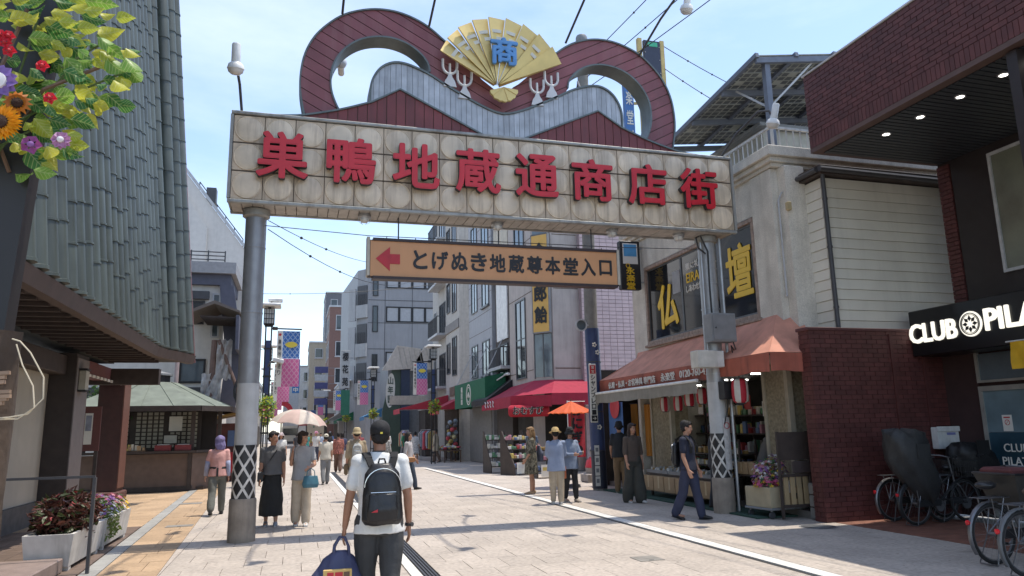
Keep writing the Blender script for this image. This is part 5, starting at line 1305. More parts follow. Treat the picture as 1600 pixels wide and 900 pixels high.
for i, (x, y, z, w, c) in enumerate(((6.6, 45.6, 3.2, 2.2, (.45, .42, .36)), (4.3, 68.5, 3.7, 1.6, (.35, .06, .06)), (3.5, 80, 3.6, 1.6, (.5, .48, .42)), (2.6, 94, 3.8, 1.8, (.06, .12, .28)), (-3.0, 47, 3.4, 1.4, (.5, .3, .08)), (-3.3, 63, 3.3, 1.4, (.08, .2, .14)))):
    t = thing('shop_board', ('pale fascia board over the clothes shop', 'red fascia board beyond the grey office block', 'cream fascia board at the low white house', 'blue fascia board at the beige far house', 'ochre fascia board on the left grey house', 'green fascia board on the left cream house')[i], 'sign', (x, y, z), 0, 'fascia boards of the far shops')
    MB().bbox(-w/2, w/2, -.06, .06, 0, .55, .01).build('board', M('fascia_%d' % i, c, .6), t); MB().box(-w/2-.03, w/2+.03, -.08, .08, -.04, 0).build('ledge', dkgrey, t); MB().bar((0, .06, .3), (0, .9, .3), .05).build('bracket', dkgrey, t)
# ------------------------------------------------------------------ left: big tiled mansard building
tile = M('glazed_bamboo_tile', (.066, .079, .068), .40, var=.22, scale=1.6, rnd=.16, streak=.4, stain=(.135, .15, .14), sscale=9, bump=.08)
tilepan = M('tile_pan', (.018, .022, .020), .6, var=.2)  # near-black so the colour carries the deep shade between the barrels
fasc = M('brown_fascia', (.085, .058, .048), .6, var=.12, streak=.35); verge = M('maroon_verge', (.16, .065, .06), .55, streak=.25)
lb = thing('tiled_building', 'long building with a steep green-grey barrel-tiled front and brown eave', 'building', (-5, 13, 0))
eave = [(-3.2, 3.0), (-3.2, 18.2), (-3.12, 18.75), (-2.95, 19.2), (-2.80, 19.7), (-2.68, 20.3)]
def along(path, step):
    out = []; acc = 0.0
    for (a, b) in zip(path, path[1:]):
        a = Vector(a); b = Vector(b); L_ = (b-a).length; d = (b-a)/L_
        while acc < L_: out.append((a+d*acc, d)); acc += step
        acc -= L_
    return out
seglen, R_, lean = .62, .160, .10
up = Vector((-lean, 0, 1)).normalized()
prof = []
nseg = 8
ver = []; fac = []
for (zz, rr) in ((0, R_*1.035), (.032, R_*1.035), (.036, R_*.985), (seglen+.02, R_*.955)):
    for k in range(nseg+1):
        a = pi*k/nseg; ver.append((rr*sin(a)*1.4, -rr*cos(a), zz))
for i in range(3):
    for k in range(nseg): fac.append((i*(nseg+1)+k, i*(nseg+1)+k+1, (i+1)*(nseg+1)+k+1, (i+1)*(nseg+1)+k))
fac.append(tuple(range(nseg, -1, -1)))
tm = bpy.data.meshes.new('tile'); tm.from_pydata(ver, [], fac); tm.materials.append(tile)
tm.polygons.foreach_set('use_smooth', [True]*len(tm.polygons)); tm.set_sharp_from_angle(angle=radians(40))
cand = []
for ci, (p, d) in enumerate(along(eave, .437)):
    nrm = Vector((d.y, -d.x)); jit = random.uniform(-.03, .03)+.31*((ci*.37) % 1)
    rz = atan2(nrm.y, nrm.x)
    n3 = Vector((nrm.x, nrm.y, 0)); upv = (Vector((0, 0, 1))-n3*lean).normalized(); side = upv.cross(n3).normalized(); out = side.cross(upv)
    Rm = Matrix((out, side, upv)).transposed()
    for s in range(17):
        c = Vector((p.x, p.y, 3.62))+upv*(s*seglen+(jit if s else 0)); 
        cand.append((c, Rm, s == 0, jit))
vis = sorted([(screen(c)[2], i) for i, (c, R3, f0, j) in enumerate(cand) if seen(c, 40)])
pick = set(i for d, i in vis[:300]); rest = MB()
for i, (c, R3, f0, j) in enumerate(cand):
    if i in pick:
        o = link('tile', tm, lb, c-Vector((-5, 13, 0)), R3.to_euler())
        if f0 and j > 0: o.scale = (1, 1, 1+j/seglen)
    else: rest.add([c+R3 @ Vector(v) for v in ver], fac)
o = rest.build('far_tiles', tile, lb, world=True, fix=False, smooth=True); o['kind'] = 'stuff'
# pan behind the barrels, fascia, soffit
mb = MB(); g = []
for (x, y) in eave:
    g.append((x-.03, y))
vs = []; 
for x, y in g: vs += [(x, y, 3.62), (x-lean*10.6, y, 14.2)]
mb.add(vs, [(i*2, i*2+2, i*2+3, i*2+1) for i in range(len(g)-1)]); mb.build('tile_bed', tilepan, lb, world=True, fix=False)
mb = MB(); vs = []
for x, y in eave: vs += [(x+.16, y, 3.61), (x+.10, y, 3.40), (x-.06, y, 3.40), (x-.06, y, 3.61)]
fs = []
for i in range(len(eave)-1):
    k = i*4
    for j in range(4): fs.append((k+j, k+4+j, k+4+(j+1) % 4, k+(j+1) % 4))
fs += [(0, 1, 2, 3), tuple(len(vs)-1-j for j in range(4))]
mb.add(vs, fs); mb.build('fascia', fasc, lb, world=True)
for c, d in along(eave, .437): pass
MB().prism([(-2.55, 3.45), (-2.75, 3.45), (-2.75-lean*10.6, 14.2), (-2.55-lean*10.6, 14.2)], 20.36, 20.5, 'y').build('verge_trim', verge, lb, world=True)
MB().prism([(-2.70, 3.62), (-12, 3.62), (-12, 14.2), (-2.72-lean*10.5, 14.2)], 20.3, 20.355, 'y').build('gable_wall', offwhite, lb, world=True)
box('roof_body', tilepan, lb, -12, -4.4, 3.0, 20.29, 3.4, 14.3)
mb = MB(); mb.prism([(-3.22, 3.0), (-3.22, 18.2), (-2.72, 20.25), (-4.5, 20.25), (-4.5, 3.0)], 3.44, 3.48, 'z'); mb.build('soffit', dkwood, lb, world=True)
for i in range(34): box('soffit_slat', dkwood, lb, -4.4, -3.3, 3.2+i*.5, 3.28+i*.5, 3.38, 3.435)
beigew = M('beige_plaster', (.42, .385, .315), .85, var=.08, scale=2, streak=.12)
box('wall', beigew, lb, -5.1, -4.75, 3.0, 16.58, .42, 3.05); box('wall_plinth', M('plinth_dark', (.10, .095, .09), .8, var=.2), lb, -5.12, -4.68, 3.0, 16.58, 0, .418)
box('wall_beam', dkwood, lb, -4.74, -4.45, 3.0, 16.58, 2.85, 3.23, .015)
browp = M('brown_pillar_face', (.040, .030, .027), .6, var=.2); 
box('pillar', browp, lb, -4.95, -4.28, 16.6, 17.5, 0, 3.29, .01)
box('pillar_side', M('taupe_side', (.19, .165, .155), .7, var=.08), lb, -4.279, -4.262, 16.62, 17.48, .02, 3.2)  # street-side face of the pillar, in a lighter tone than its front
box('pillar', M('red_pillar', (.052, .017, .015), .55, var=.2, streak=.2), lb, -4.97, -4.38, 21.5, 22.3, .22, 3.3, .015)
box('pillar_base', M('pillar_base_red', (.10, .045, .04), .7, var=.2), lb, -5.05, -4.30, 21.4, 22.4, 0, .218, .03)
box('lit_pillar_edge', M('painted_lit_edge', (.14, .06, .042), .6), lb, -4.378, -4.36, 21.52, 22.28, .3, 3.2)  # lit strip down the red pillar, sunlight painted in as a brighter colour
box('cross_beam', dkwood, lb, -6.5, -3.4, 20.5, 20.8, 2.9, 3.3); box('side_beam', M('maroon_beam', (.14, .045, .04), .6), lb, -4.9, -4.5, 17.5, 22.3, 3.0, 3.3)
mb = MB()
for k in range(12): mb.box(-4.47, -4.44, 17.9+k*.35, 18.1+k*.35, 2.94, 3.0)
o = mb.build('dentils', offwhite, lb, world=True); o['kind'] = 'stuff'
wl = thing('wall_lantern', 'small boxy wall lantern on the brown pillar', 'lantern', (-4.2, 16.9, 2.5))
box('shade', M('lantern_paper', (.42, .40, .33), .6), wl, -4.25, -4.13, 16.75, 17.0, 2.55, 2.95, .01)
for z in (2.52, 2.955): box('frame', black, wl, -4.26, -4.11, 16.73, 17.02, z, z+.035)
nb2 = thing('notice_board', 'framed notice board standing between the dark pillars', 'notice board', (-4.6, 19, 0))
box('board', M('board_red', (.12, .04, .035), .6), nb2, -4.95, -4.30, 19.0, 19.05, 1.3, 2.3); box('poster', paper, nb2, -4.62, -4.46, 18.985, 18.998, 1.45, 2.15)
box('print_block', clothm[0], nb2, -4.60, -4.48, 18.978, 18.984, 1.75, 2.1)
for x in (-4.9, -4.35): MB().bar((x, 19.03, 0), (x, 19.03, 1.3), .06).build('leg', dkwood, nb2, world=True)
# leaf helpers
leafg = M('shrub_leaf', (.055, .11, .03), .55, var=.3, scale=4, rnd=.3, trans=.3)
def leaf_ball(name, c, r, n, size, mat, parent, fine_=False):
    mb = MB()
    for i in range(n):
        d = Vector((random.gauss(0, 1), random.gauss(0, 1), random.gauss(0, 1))).normalized()*(random.random()**.4)
        p = Vector(c)+Vector((d.x*r[0], d.y*r[1], d.z*r[2])); s = size*random.uniform(.6, 1.3)
        a = Vector((random.uniform(-1, 1), random.uniform(-1, 1), random.uniform(-.6, .6))).normalized(); b = a.cross(Vector((random.uniform(-1, 1), random.uniform(-1, 1), random.uniform(-1, 1)))).normalized()
        mb.mi = random.randrange(len(mat)) if isinstance(mat, list) else 0
        if fine_:
            c_ = a.cross(b)*s*.14; mb.add([p, p+a*s*.3+b*s*.17+c_, p+a*s*.65+b*s*.14+c_*.6, p+a*s-c_, p+a*s*.65-b*s*.14+c_*.6, p+a*s*.3-b*s*.17+c_, p+a*s*.5], [(0, 1, 6), (1, 2, 6), (2, 3, 6), (3, 4, 6), (4, 5, 6), (5, 0, 6)])
        else: mb.add([p, p+a*s*.5+b*s*.32, p+a*s, p+a*s*.5-b*s*.32], [(0, 1, 2, 3)])
    o = mb.build(name, mat, parent, fix=False); return o
bs = thing('garden_shrub', 'green shrub seen between the pillars of the tiled building', 'shrub', (-5.6, 26, 0))
MB().tube([(0, 0, 0), (.1, 0, 1.2), (0, .1, 2.2)], [.06, .05, .03], 6).build('trunk', wood, bs); leaf_ball('crown', (0, 0, 2.6), (1.1, .8, 1.1), 1100, .13, leafg, bs)

# kiosk
kk = thing('kiosk', 'low wooden kiosk with mossy green copper roof and lattice counter', 'kiosk', (-4, 25.5, 0))
copper = M('mossy_copper', (.15, .172, .138), .7, var=.2, scale=3, streak=.3, stain=(.12, .14, .10)); counter = M('counter_board', (.13, .085, .065), .6, var=.12)
ez = 2.45
ring0 = [(-6.3, 23.4), (-2.7, 23.5), (-1.95, 24.6), (-1.9, 28), (-6.3, 28)]
ring1 = [(-4.9, 25.3), (-4.0, 25.3), (-3.7, 25.7), (-3.8, 26.4), (-4.9, 26.4)]
for k in range(5):
    a, b, c, d = ring0[k], ring0[(k+1) % 5], ring1[(k+1) % 5], ring1[k]
    v = [(a[0], a[1], ez), (b[0], b[1], ez), (c[0], c[1], 3.28), (d[0], d[1], 3.28)]; v += [(x, y, z-.06) for x, y, z in v]
    f = MB().add(v, [(0,1,2,3),(7,6,5,4),(0,4,5,1),(1,5,6,2),(2,6,7,3),(3,7,4,0)]).build('roof_facet', copper, kk, world=True)
    for s in ([.5] if k else [.28, .55, .8]):
        p = lerp(v[0], v[1], s); q = lerp(v[3], v[2], s); MB().bar((p[0], p[1], p[2]+.01), (q[0], q[1], q[2]+.01), .03, .02).build('roof_seam', copper, f, world=True)
for a, b in zip(ring0, ring0[1:]+ring0[:1]): MB().bar((a[0], a[1], ez-.06), (b[0], b[1], ez-.06), .08, .16).build('eave_board', dkwood, kk, world=True)
MB().lathe([(.42, 3.24), (.42, 3.5)], 8, (-4.35, 25.8, 0)).build('cupola', black, kk, world=True); MB().lathe([(.5, 3.5), (.5, 3.56), (.12, 3.66), (.01, 3.74)], 12, (-4.35, 25.8, 0)).build('cupola_cap', midgrey, kk, world=True)
box('counter_front', counter, kk, -6.0, -2.95, 24.2, 24.3, .14, 1.08); box('base', dkwood, kk, -6.05, -2.9, 24.15, 24.35, 0, .14)
box('counter_top', dkwood, kk, -6.1, -2.8, 24.0, 24.5, 1.10, 1.17)
MB().prism([(-2.94, 24.22), (-2.35, 25.1), (-2.45, 25.15), (-3.0, 24.32)], .02, 1.08, 'z').build('counter_side', counter, kk, world=True)
MB().prism([(-2.85, 24.05), (-2.15, 25.05), (-2.4, 25.2), (-3.0, 24.4)], 1.10, 1.17, 'z').build('counter_top', dkwood, kk, world=True)
for x in (-4.9, -3.0): MB().bar((x, 24.19, 0.02), (x, 24.19, 1.1), .1).build('counter_post', dkwood, kk, world=True)
for x, y in ((-5.9, 24.3), (-2.98, 24.3), (-2.3, 25.1)): MB().bar((x, y, 1.17), (x, y, ez-.1), .11).build('post', dkwood, kk, world=True)
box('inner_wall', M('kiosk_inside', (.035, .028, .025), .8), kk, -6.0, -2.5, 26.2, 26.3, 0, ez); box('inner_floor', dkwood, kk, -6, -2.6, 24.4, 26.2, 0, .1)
# lattice of pale squares
mb = MB()
for i in range(16):
    for j in range(9):
        if i in (4, 10): continue
        mb.box(-5.6+i*.165, -5.6+i*.165+.115, 25.55, 25.57, 1.25+j*.125, 1.25+j*.125+.09)
o = mb.build('lattice_panes', M('lattice_paper', (.36, .34, .28), .8), kk, world=True); o['kind'] = 'stuff'
box('lattice_frame', dkwood, kk, -5.7, -2.9, 25.58, 25.62, 1.17, ez-.1)
for i, x in enumerate((-3.75, -3.2)): 
    t = thing('offering_box', ('red box on the kiosk counter beneath the poster', 'red box on the kiosk counter near its corner')[i], 'box', (x, 24.2, 1.17), 0, 'red boxes on the kiosk counter'); MB().bbox(-.22, .22, -.14, .14, 0, .17, .01).build('body', M('box_maroon', (.17, .025, .03), .6), t); MB().bbox(-.16, .16, -.1, .1, .17, .19, .005).build('lid', paper, t)
t = thing('goods_tray', 'tray of small wooden charms at the left of the kiosk counter', 'tray', (-4.7, 24.2, 1.17)); MB().box(-.5, .5, -.16, .16, 0, .03).build('tray_base', wood, t); goods('charms', t, -5.15, -4.25, 24.08, 24.32, 1.2, 26, .05, .2, .05, .1, [packs[0], cardb, packs[4]])
t = thing('kiosk_poster', 'white notice sheet hanging over the kiosk counter', 'poster', (-3.55, 25.3, 1.6)); box('sheet', paper, t, -3.8, -3.42, 25.3, 25.31, 1.75, 2.2)
t = thing('kiosk_notice', 'small framed notice on the kiosk lattice', 'notice', (-3.7, 25.3, 1.3)); box('sheet', offwhite, t, -3.92, -3.55, 25.3, 25.31, 1.38, 1.62); box('frame', dkwood, t, -3.95, -3.52, 25.312, 25.325, 1.35, 1.65)
# second stall to the right of the kiosk
s2 = thing('wooden_stall', 'dark red wooden stall with slanted ochre roof behind the steel post', 'stall', (-2.2, 28.6, 0))
box('wall', M('stall_red', (.11, .035, .03), .6, var=.2), s2, -3.0, -1.5, 28.2, 29.6, 0, 2.0); MB().prism([(-3.3, 2.05), (-1.3, 2.45), (-1.3, 2.52), (-3.3, 2.12)], 27.7, 29.8, 'y').build('roof', M('ochre_roof', (.42, .27, .09), .7), s2, world=True)
box('counter', redp, s2, -2.9, -1.6, 28.0, 28.19, .3, 1.0, .01); box('window_panel', packs[3], s2, -2.3, -1.95, 28.17, 28.19, 1.2, 1.75)

# ------------------------------------------------------------------ white houses behind the kiosk
plas = M('white_plaster', (.60, .575, .535), .85, var=.05, streak=.15); nav = M('slate_blue_trim', (.085, .088, .12), .6, var=.1)
wb = thing('white_gabled_building', 'large white plaster building with a long slanted roofline', 'building', (-6, 36, 0))
MB().prism([(-14, 0), (-14, 23.5), (-12, 22.05), (-2.31, 9.44), (-2.15, 0)], 33, 42, 'y').build('wall', plas, wb, world=True)
MB().prism([(-9, 12.2), (-5.0, 12.0), (-3.95, 10.4), (-3.95, 8.0), (-9, 8.0)], 32.85, 32.99, 'y').build('raised_panel', plas, wb, world=True)
MB().bar((-12, 33.0, 22.2), (-2.3, 33.0, 9.55), .1, .12).build('roof_edge', ltgrey, wb, world=True)
window(wb, '-y', 33, -4.9, -4.0, 9.4, 10.5, glassd, dkgrey)
for k in range(6): s = k/5; MB().bar((-4.4+1.9*s, 33.2, 12.2-2.5*s), (-4.4+1.9*s, 33.2, 12.55-2.5*s), .04).build('roof_post', dkgrey, wb, world=True)
MB().bar((-4.4, 33.2, 12.55), (-2.5, 33.2, 10.05), .04).build('roof_rail', dkgrey, wb, world=True)
box('roof_unit', dkgrey, wb, -4.1, -3.7, 33.1, 33.6, 11.6, 12.3)
hs = thing('slate_trimmed_house', 'white house with slate-blue frame, balcony rail and brown porch roof', 'building', (-3.6, 30.5, 0))
box('wall', plas, hs, -9, -2.75, 29.4, 32.6, 0, 7.2); box('roof_band', M('grey_roof_band', (.30, .30, .31), .7), hs, -9, -2.38, 29.0, 32.6, 7.62, 8.05)
box('frieze', nav, hs, -9, -2.55, 29.2, 32.6, 7.202, 7.618)
MB().prism([(-2.95, 7.2), (-2.45, 7.2), (-1.98, 4.4), (-2.2, 2.4), (-2.75, 2.4), (-2.6, 4.4)], 29.2, 29.38, 'y').build('side_frame', nav, hs, world=True)
mb = MB()
for z in (8.15, 8.3, 8.45): mb.bar((-9, 29.1, z), (-2.8, 29.1, z), .035)
for x in (-4.0, -3.4, -2.8): mb.bar((x, 29.1, 8.05), (x, 29.1, 8.5), .045)
mb.build('balcony_rail', dkgrey, hs, world=True)
window(hs, '-y', 29.4, -3.9, -3.45, 5.7, 6.6, glassd, dkgrey); window(hs, '-y', 29.4, -3.2, -2.9, 5.2, 6.9, glassb, ltgrey, rail=1)
box('shutter_box', dkgrey, hs, -4.1, -3.3, 29.2, 29.39, 6.65, 6.95)
MB().prism([(-3.75, 5.78), (-2.84, 6.2), (-2.0, 5.85), (-2.0, 5.78), (-2.84, 6.08), (-3.75, 5.68)], 26.8, 29.3, 'y').build('porch_roof', M('porch_brown', (.14, .115, .10), .7), hs, world=True)
for k in range(9): MB().bar((-3.3, 27.0+k*.26, 5.66), (-2.1, 27.0+k*.26, 5.62), .05).build('porch_slat', dkwood, hs, world=True)
MB().prism([(-2.12, 5.7), (-2.02, 5.7), (-2.0, 4.5), (-2.1, 4.5)], 26.8, 29.3, 'y').build('porch_side', nav, hs, world=True)
window(hs, '-y', 29.4, -4.2, -3.3, 3.5, 4.4, glassb, black, fw=.07)
for z in [2.4, 2.65, 2.9, 3.15]: box('shutter_slat', dkgrey, hs, -8, -2.8, 29.3, 29.39, z, z+.2)
# sheeted scaffold poles in front of the house
sh = thing('sheeted_pole', 'brown pole wrapped in crumpled translucent white sheeting', 'pole', (-2.85, 27.6, 0))
MB().tube([(-2.95, 27.6, 0), (-2.85, 27.6, 4.9)], .10, 8).build('pole', M('pole_brown', (.16, .10, .08), .7), sh, world=True)
shm = M('crumpled_sheet', (.55, .53, .52), .45, var=.25, scale=5, trans=.3, bump=.5)
for (x0, x1, z0, z1) in ((-2.75, -2.25, 3.5, 4.9), (-3.2, -2.55, 2.5, 3.7)):
    sheet('sheeting', [[(x0+(x1-x0)*j/8, 27.5+.07*sin(j*1.7+i*1.3), z1+(z0-z1)*i/8+.05*sin(j*2)) for j in range(9)] for i in range(9)], shm, sh)
MB().tube([(-2.7, 27.5, 4.9), (-2.1, 27.5, 3.4), (-1.95, 27.5, 2.9)], .06, 8).build('brace', M('pole_brown', (.16, .10, .08), .7), sh, world=True)
t = thing('flag_pole', 'thin pinkish pole rising behind the kiosk roof', 'pole', (-3.9, 26.8, 0)); MB().tube([(0, 0, 0), (0, 0, 4.6)], .07, 8).build('shaft', M('pink_pole', (.40, .31, .30), .6), t, smooth=True); MB().lathe([(.09, 4.6), (.09, 4.66), (.01, 4.7)], 8).build('cap', midgrey, t)
cb = thing('cable_bundle', 'tangle of black cables beside the steel gate post', 'cable', (-1.9, 27.2, 2.4))
for k in range(6):
    r = .18+.06*k; pts = [(r*.8*cos(a)+.1*k*.3, .05*k, r*1.2*sin(a)+.7) for a in [2*pi*i/16+.3*k for i in range(17)]]
    MB().tube(pts, .012, 5).build('cable', black, cb, smooth=True)
MB().bar((0, 0, -2.4), (0, 0, 1.6), .05).build('stake', dkgrey, cb)

# ------------------------------------------------------------------ planters, step, handrail
plw = M('planter_white', (.58, .565, .53), .8, var=.12, streak=.45, stain=(.2, .17, .13), sscale=8)
soil = M('soil', (.05, .035, .025), .95)
def planter(y0, y1, label):
    t = thing('planter_box', label, 'planter', (-2.86, (y0+y1)/2, 0))
    x0, x1 = -3.14, -2.58; i = .045
    MB().add([(x0+i, y0+i, .05), (x1-i, y0+i, .05), (x1-i, y1-i, .05), (x0+i, y1-i, .05), (x0, y0, .44), (x1, y0, .44), (x1, y1, .44), (x0, y1, .44), (x0+i, y0+i, .44), (x1-i, y0+i, .44), (x1-i, y1-i, .44), (x0+i, y1-i, .44), (x0+i, y0+i, .36), (x1-i, y0+i, .36), (x1-i, y1-i, .36), (x0+i, y1-i, .36)],
             [(0,3,2,1),(0,1,5,4),(1,2,6,5),(2,3,7,6),(3,0,4,7),(4,5,9,8),(5,6,10,9),(6,7,11,10),(7,4,8,11),(8,9,13,12),(9,10,14,13),(10,11,15,14),(11,8,12,15)]).build('box', plw, t, world=True)
    box('soil', soil, t, x0+i, x1-i, y0+i, y1-i, .3, .385)
    for a in (x0+.1, x1-.1):
        for b in (y0+.15, y1-.15): box('foot', plw, t, a-.05, a+.05, b-.05, b+.05, 0, .052)
planter(10.55, 12.15, 'white concrete planter nearest the handrail, with dark red foliage'); planter(12.22, 13.9, 'white concrete planter farther back, with pink and yellow flowers')
darkl = [M('begonia_leaf', (.085, .030, .020), .45, var=.3, rnd=.3, trans=.15), M('begonia_leaf_green', (.07, .085, .03), .5, rnd=.2, trans=.2), M('begonia_pink', (.45, .09, .09), .6)]
pt = thing('begonia_plant', 'bushy dark red-brown foliage plant in the near white planter', 'plant', (-2.86, 11.3, .38))
mb = MB()
for k in range(14): a = k*2.4; mb.tube([(.1*cos(a), .35*sin(a), 0), (.22*cos(a), .5*sin(a), .32)], .008, 4)
mb.build('stems', wood, pt)
leaf_ball('foliage', (0, 0, .22), (.36, .72, .30), 2300, .12, [darkl[0], darkl[0], darkl[0], darkl[0], darkl[1]], pt, True); flower_bunch(pt, (.05, -.1, .25), .25, .3, 14, [darkl[2]], 'blossoms'); flower_bunch(pt, (-.1, -.55, .1), .12, .2, 6, [darkl[2]], 'blossoms')
ft = thing('flower_bed', 'mixed pink, violet and yellow flowers in the farther planter', 'flowers', (-2.86, 13.05, .38))
leaf_ball('foliage', (0, 0, .1), (.28, .78, .18), 1200, .08, [leafg, M('lime_leaf', (.17, .22, .05), .5, trans=.3)], ft)
flower_bunch(ft, (0, .2, .08), .3, .28, 110, [fl[0], fl[5], fl[3], fl[1]], 'pink_flowers'); flower_bunch(ft, (.1, -.4, .05), .26, .25, 80, [M('petal_pale_blue', (.40, .42, .55), .6, trans=.2), fl[1], fl[3]], 'violet_flowers'); flower_bunch(ft, (.12, .55, .05), .2, .26, 50, [fl[2], fl[2], fl[4], fl[1]], 'yellow_flowers')
leaf_ball('trailing_leaves', (.26, -.5, -.05), (.12, .3, .22), 320, .07, M('lime_leaf', (.17, .22, .05), .5, trans=.3), ft, True)
rd = thing('red_marker', 'short maroon post behind the planters', 'post', (-3.0, 14.4, 0)); MB().lathe([(.1, 0), (.1, .58), (.08, .64), (.01, .66)], 14).build('shaft', M('maroon_paint', (.13, .02, .022), .5), rd, smooth=True); MB().lathe([(.104, .46), (.104, .50)], 14).build('band', dkgrey, rd)
grn = M('brown_granite', (.25, .19, .165), .6, var=.15, fine=.15)
setting(MB().bbox(-5.0, -2.66, 7.0, 10.50, .002, .17, .012).build('stone_step', grn)); bpy.data.objects['stone_step']['kind'] = 'structure'
hr = thing('handrail', 'thin dark steel handrail beside the planters', 'handrail', (-2.34, 10.3, 0))
MB().bar((-2.34, 10.3, 0), (-2.34, 10.3, 1.12), .035, .05).build('post', dkgrey, hr, world=True); MB().bar((-2.335, 10.3, 1.13), (-4.7, 10.3, 1.13), .04, .03).build('rail', dkgrey, hr, world=True); MB().bar((-4.2, 10.3, .17), (-4.2, 10.3, 1.12), .035, .05).build('post', dkgrey, hr, world=True)

# ------------------------------------------------------------------ flower-decked post at the near left
fp = thing('flower_post', 'dark steel street post behind the flower garland', 'post', (-1.08, 3.12, 0))
MB().add([(-.19, -.05, 0), (-.05, -.05, 0), (-.05, .05, 0), (-.19, .05, 0), (-.09, -.05, 3.6), (.115, -.05, 3.6), (.115, .05, 3.6), (-.09, .05, 3.6)], [(0,3,2,1),(4,5,6,7),(0,1,5,4),(1,2,6,5),(2,3,7,6),(3,0,4,7)]).build('shaft', M('bronze_steel', (.014, .012, .012), .5), fp); MB().bbox(-.25, .0, -.09, .09, 0, .3, .02).build('base', dkgrey, fp)
MB().tube([(.0, -.05, 2.75), (.12, -.16, 2.9), (.3, -.15, 3.02)], .008, 6).build('branch', wood, fp); MB().tube([(0, -.05, 2.6), (-.05, -.2, 2.8), (.05, -.2, 3.2)], .008, 6).build('branch', wood, fp)
lgm = M('weathered_log', (.062, .040, .026), .85, var=.4, scale=4, bump=.6, bscale=14, streak=.4)
lg = thing('timber_post', 'weathered wooden post with split laths at the left edge', 'post', (-1.02, 2.9, 0))
mb = MB(); n = 10; vs = []; fs = []
for i in range(15):
    z = i*1.965/14; j = random.uniform(-.004, .004)
    for k in range(n):
        a = 2*pi*k/n; r = .092+.006*sin(3*a+i)+random.uniform(-.004, .004); vs.append((r*cos(a)+j, r*sin(a), z))
for i in range(14):
    for k in range(n): fs.append((i*n+k, i*n+(k+1) % n, (i+1)*n+(k+1) % n, (i+1)*n+k))
fs.append(tuple(range(14*n, 15*n))); mb.add(vs, fs).build('trunk', lgm, lg, smooth=True)
for k in range(7): MB().bar((-.08, -.095-.004*k, 1.70+.016*k), (.085+random.uniform(0, .035), -.095-.003*k, 1.715+.016*k+random.uniform(-.01, .01)), .02, .012).build('lath', M('pale_lath', (.27, .18, .12), .8, rnd=.2), lg)
rp_ = thing('white_rope', 'loop of thin pale rope hanging from the timber post', 'rope', (-.9, 2.78, 1.6))
MB().tube([(-.05, .05, .07), (.0, 0, .07), (.06, -.02, .08), (.10, -.02, .13), (.095, -.02, .2), (.05, -.02, .28), (.01, 0, .32), (-.02, .02, .33)], .0026, 6).build('strand', M('rope_cream', (.5, .43, .31), .8), rp_, smooth=True)
MB().tube([(-.06, .05, .065), (.03, -.01, .065), (.08, -.03, .10), (.07, -.03, .17), (.03, -.02, .24), (.0, 0, .31)], .0024, 6).build('strand', M('rope_cream', (.5, .43, .31), .8), rp_, smooth=True)
# garland
gl = thing('flower_garland', 'artificial garland of lime-green leaves with sunflower and morning glory', 'garland', (-1.0, 3.0, 2.9))
def veined(m):
    n = m.node_tree.nodes; l = m.node_tree.links
    def math(op, a, b=None, c=None):
        x = n.new('ShaderNodeMath'); x.operation = op
        for i, v in enumerate((a, b, c)):
            if v is None: continue
            if hasattr(v, 'links'): l.new(v, x.inputs[i])
            else: x.inputs[i].default_value = v
        return x.outputs[0]
    tcv = n.new('ShaderNodeTexCoord'); sp_ = n.new('ShaderNodeSeparateXYZ'); l.new(tcv.outputs['Object'], sp_.inputs[0])
    ay = math('ABSOLUTE', sp_.outputs[1]); side_v = math('GREATER_THAN', math('SINE', math('MULTIPLY', math('SUBTRACT', sp_.outputs[0], math('MULTIPLY', ay, .8)), 480.0)), .80)
    mid = math('LESS_THAN', ay, .0013); fac = math('MULTIPLY', math('MAXIMUM', side_v, mid), .38)
    for node in list(n):
        if node.type in ('BSDF_PRINCIPLED', 'BSDF_TRANSLUCENT'):
            inp = node.inputs['Base Color'] if node.type == 'BSDF_PRINCIPLED' else node.inputs[0]
            src = inp.links[0].from_socket; mx = n.new('ShaderNodeMixRGB'); l.new(fac, mx.inputs[0]); l.new(src, mx.inputs[1]); mx.inputs[2].default_value = (.62, .66, .28, 1); l.new(mx.outputs[0], inp)
    return m
lm = [M('leaf_lime', (.40, .46, .05), .42, var=.15, scale=20, trans=.5), M('leaf_green', (.17, .33, .045), .42, var=.15, scale=20, trans=.45), M('leaf_deep', (.05, .18, .04), .5, var=.15, scale=20, trans=.4), M('leaf_yellow', (.55, .54, .055), .42, var=.12, scale=20, trans=.5)]
lm = [veined(m_) for m_ in lm]
def leaf_mesh(L_, W_):
    n = 7; vs = []; fs = []
    for i in range(n):
        t = i/(n-1); w = W_*sin(pi*min(1, t*.62+.38*(t**.5)))**.8*(1-t)**.35 if 0 < t < 1 else 0.0005
        z = .10*L_*sin(pi*t)-.12*L_*t*t
        for s in (-1, -.5, 0, .5, 1): vs.append((t*L_, s*w, z+abs(s)*w*.42+(.004*sin(t*22) if abs(s) == .5 else 0)))
    for i in range(n-1):
        for j in range(4): fs.append((i*5+j, i*5+j+1, (i+1)*5+j+1, (i+1)*5+j))
    me = bpy.data.meshes.new('leaf'); me.from_pydata(vs, [], fs); me.polygons.foreach_set('use_smooth', [True]*len(fs)); return me
lmeshes = []
for m_ in lm:
    for L_, W_ in ((.092, .034), (.074, .029), (.06, .023)):
        me = leaf_mesh(L_, W_); me.materials.append(m_); lmeshes.append(me)
def gp(px, py, dy=0):
    k = (3.0+dy)/3.0
    return Vector(((-1.15+px*.0023)*k, 3.0*k, 1.6+(1.68-py*.00268+px*.0003)*k))
spots = []
for i in range(175): spots.append((random.uniform(-30, 125), random.uniform(-25, 240)))
for i in range(40): spots.append((random.uniform(120, 195), random.uniform(55, 185)))
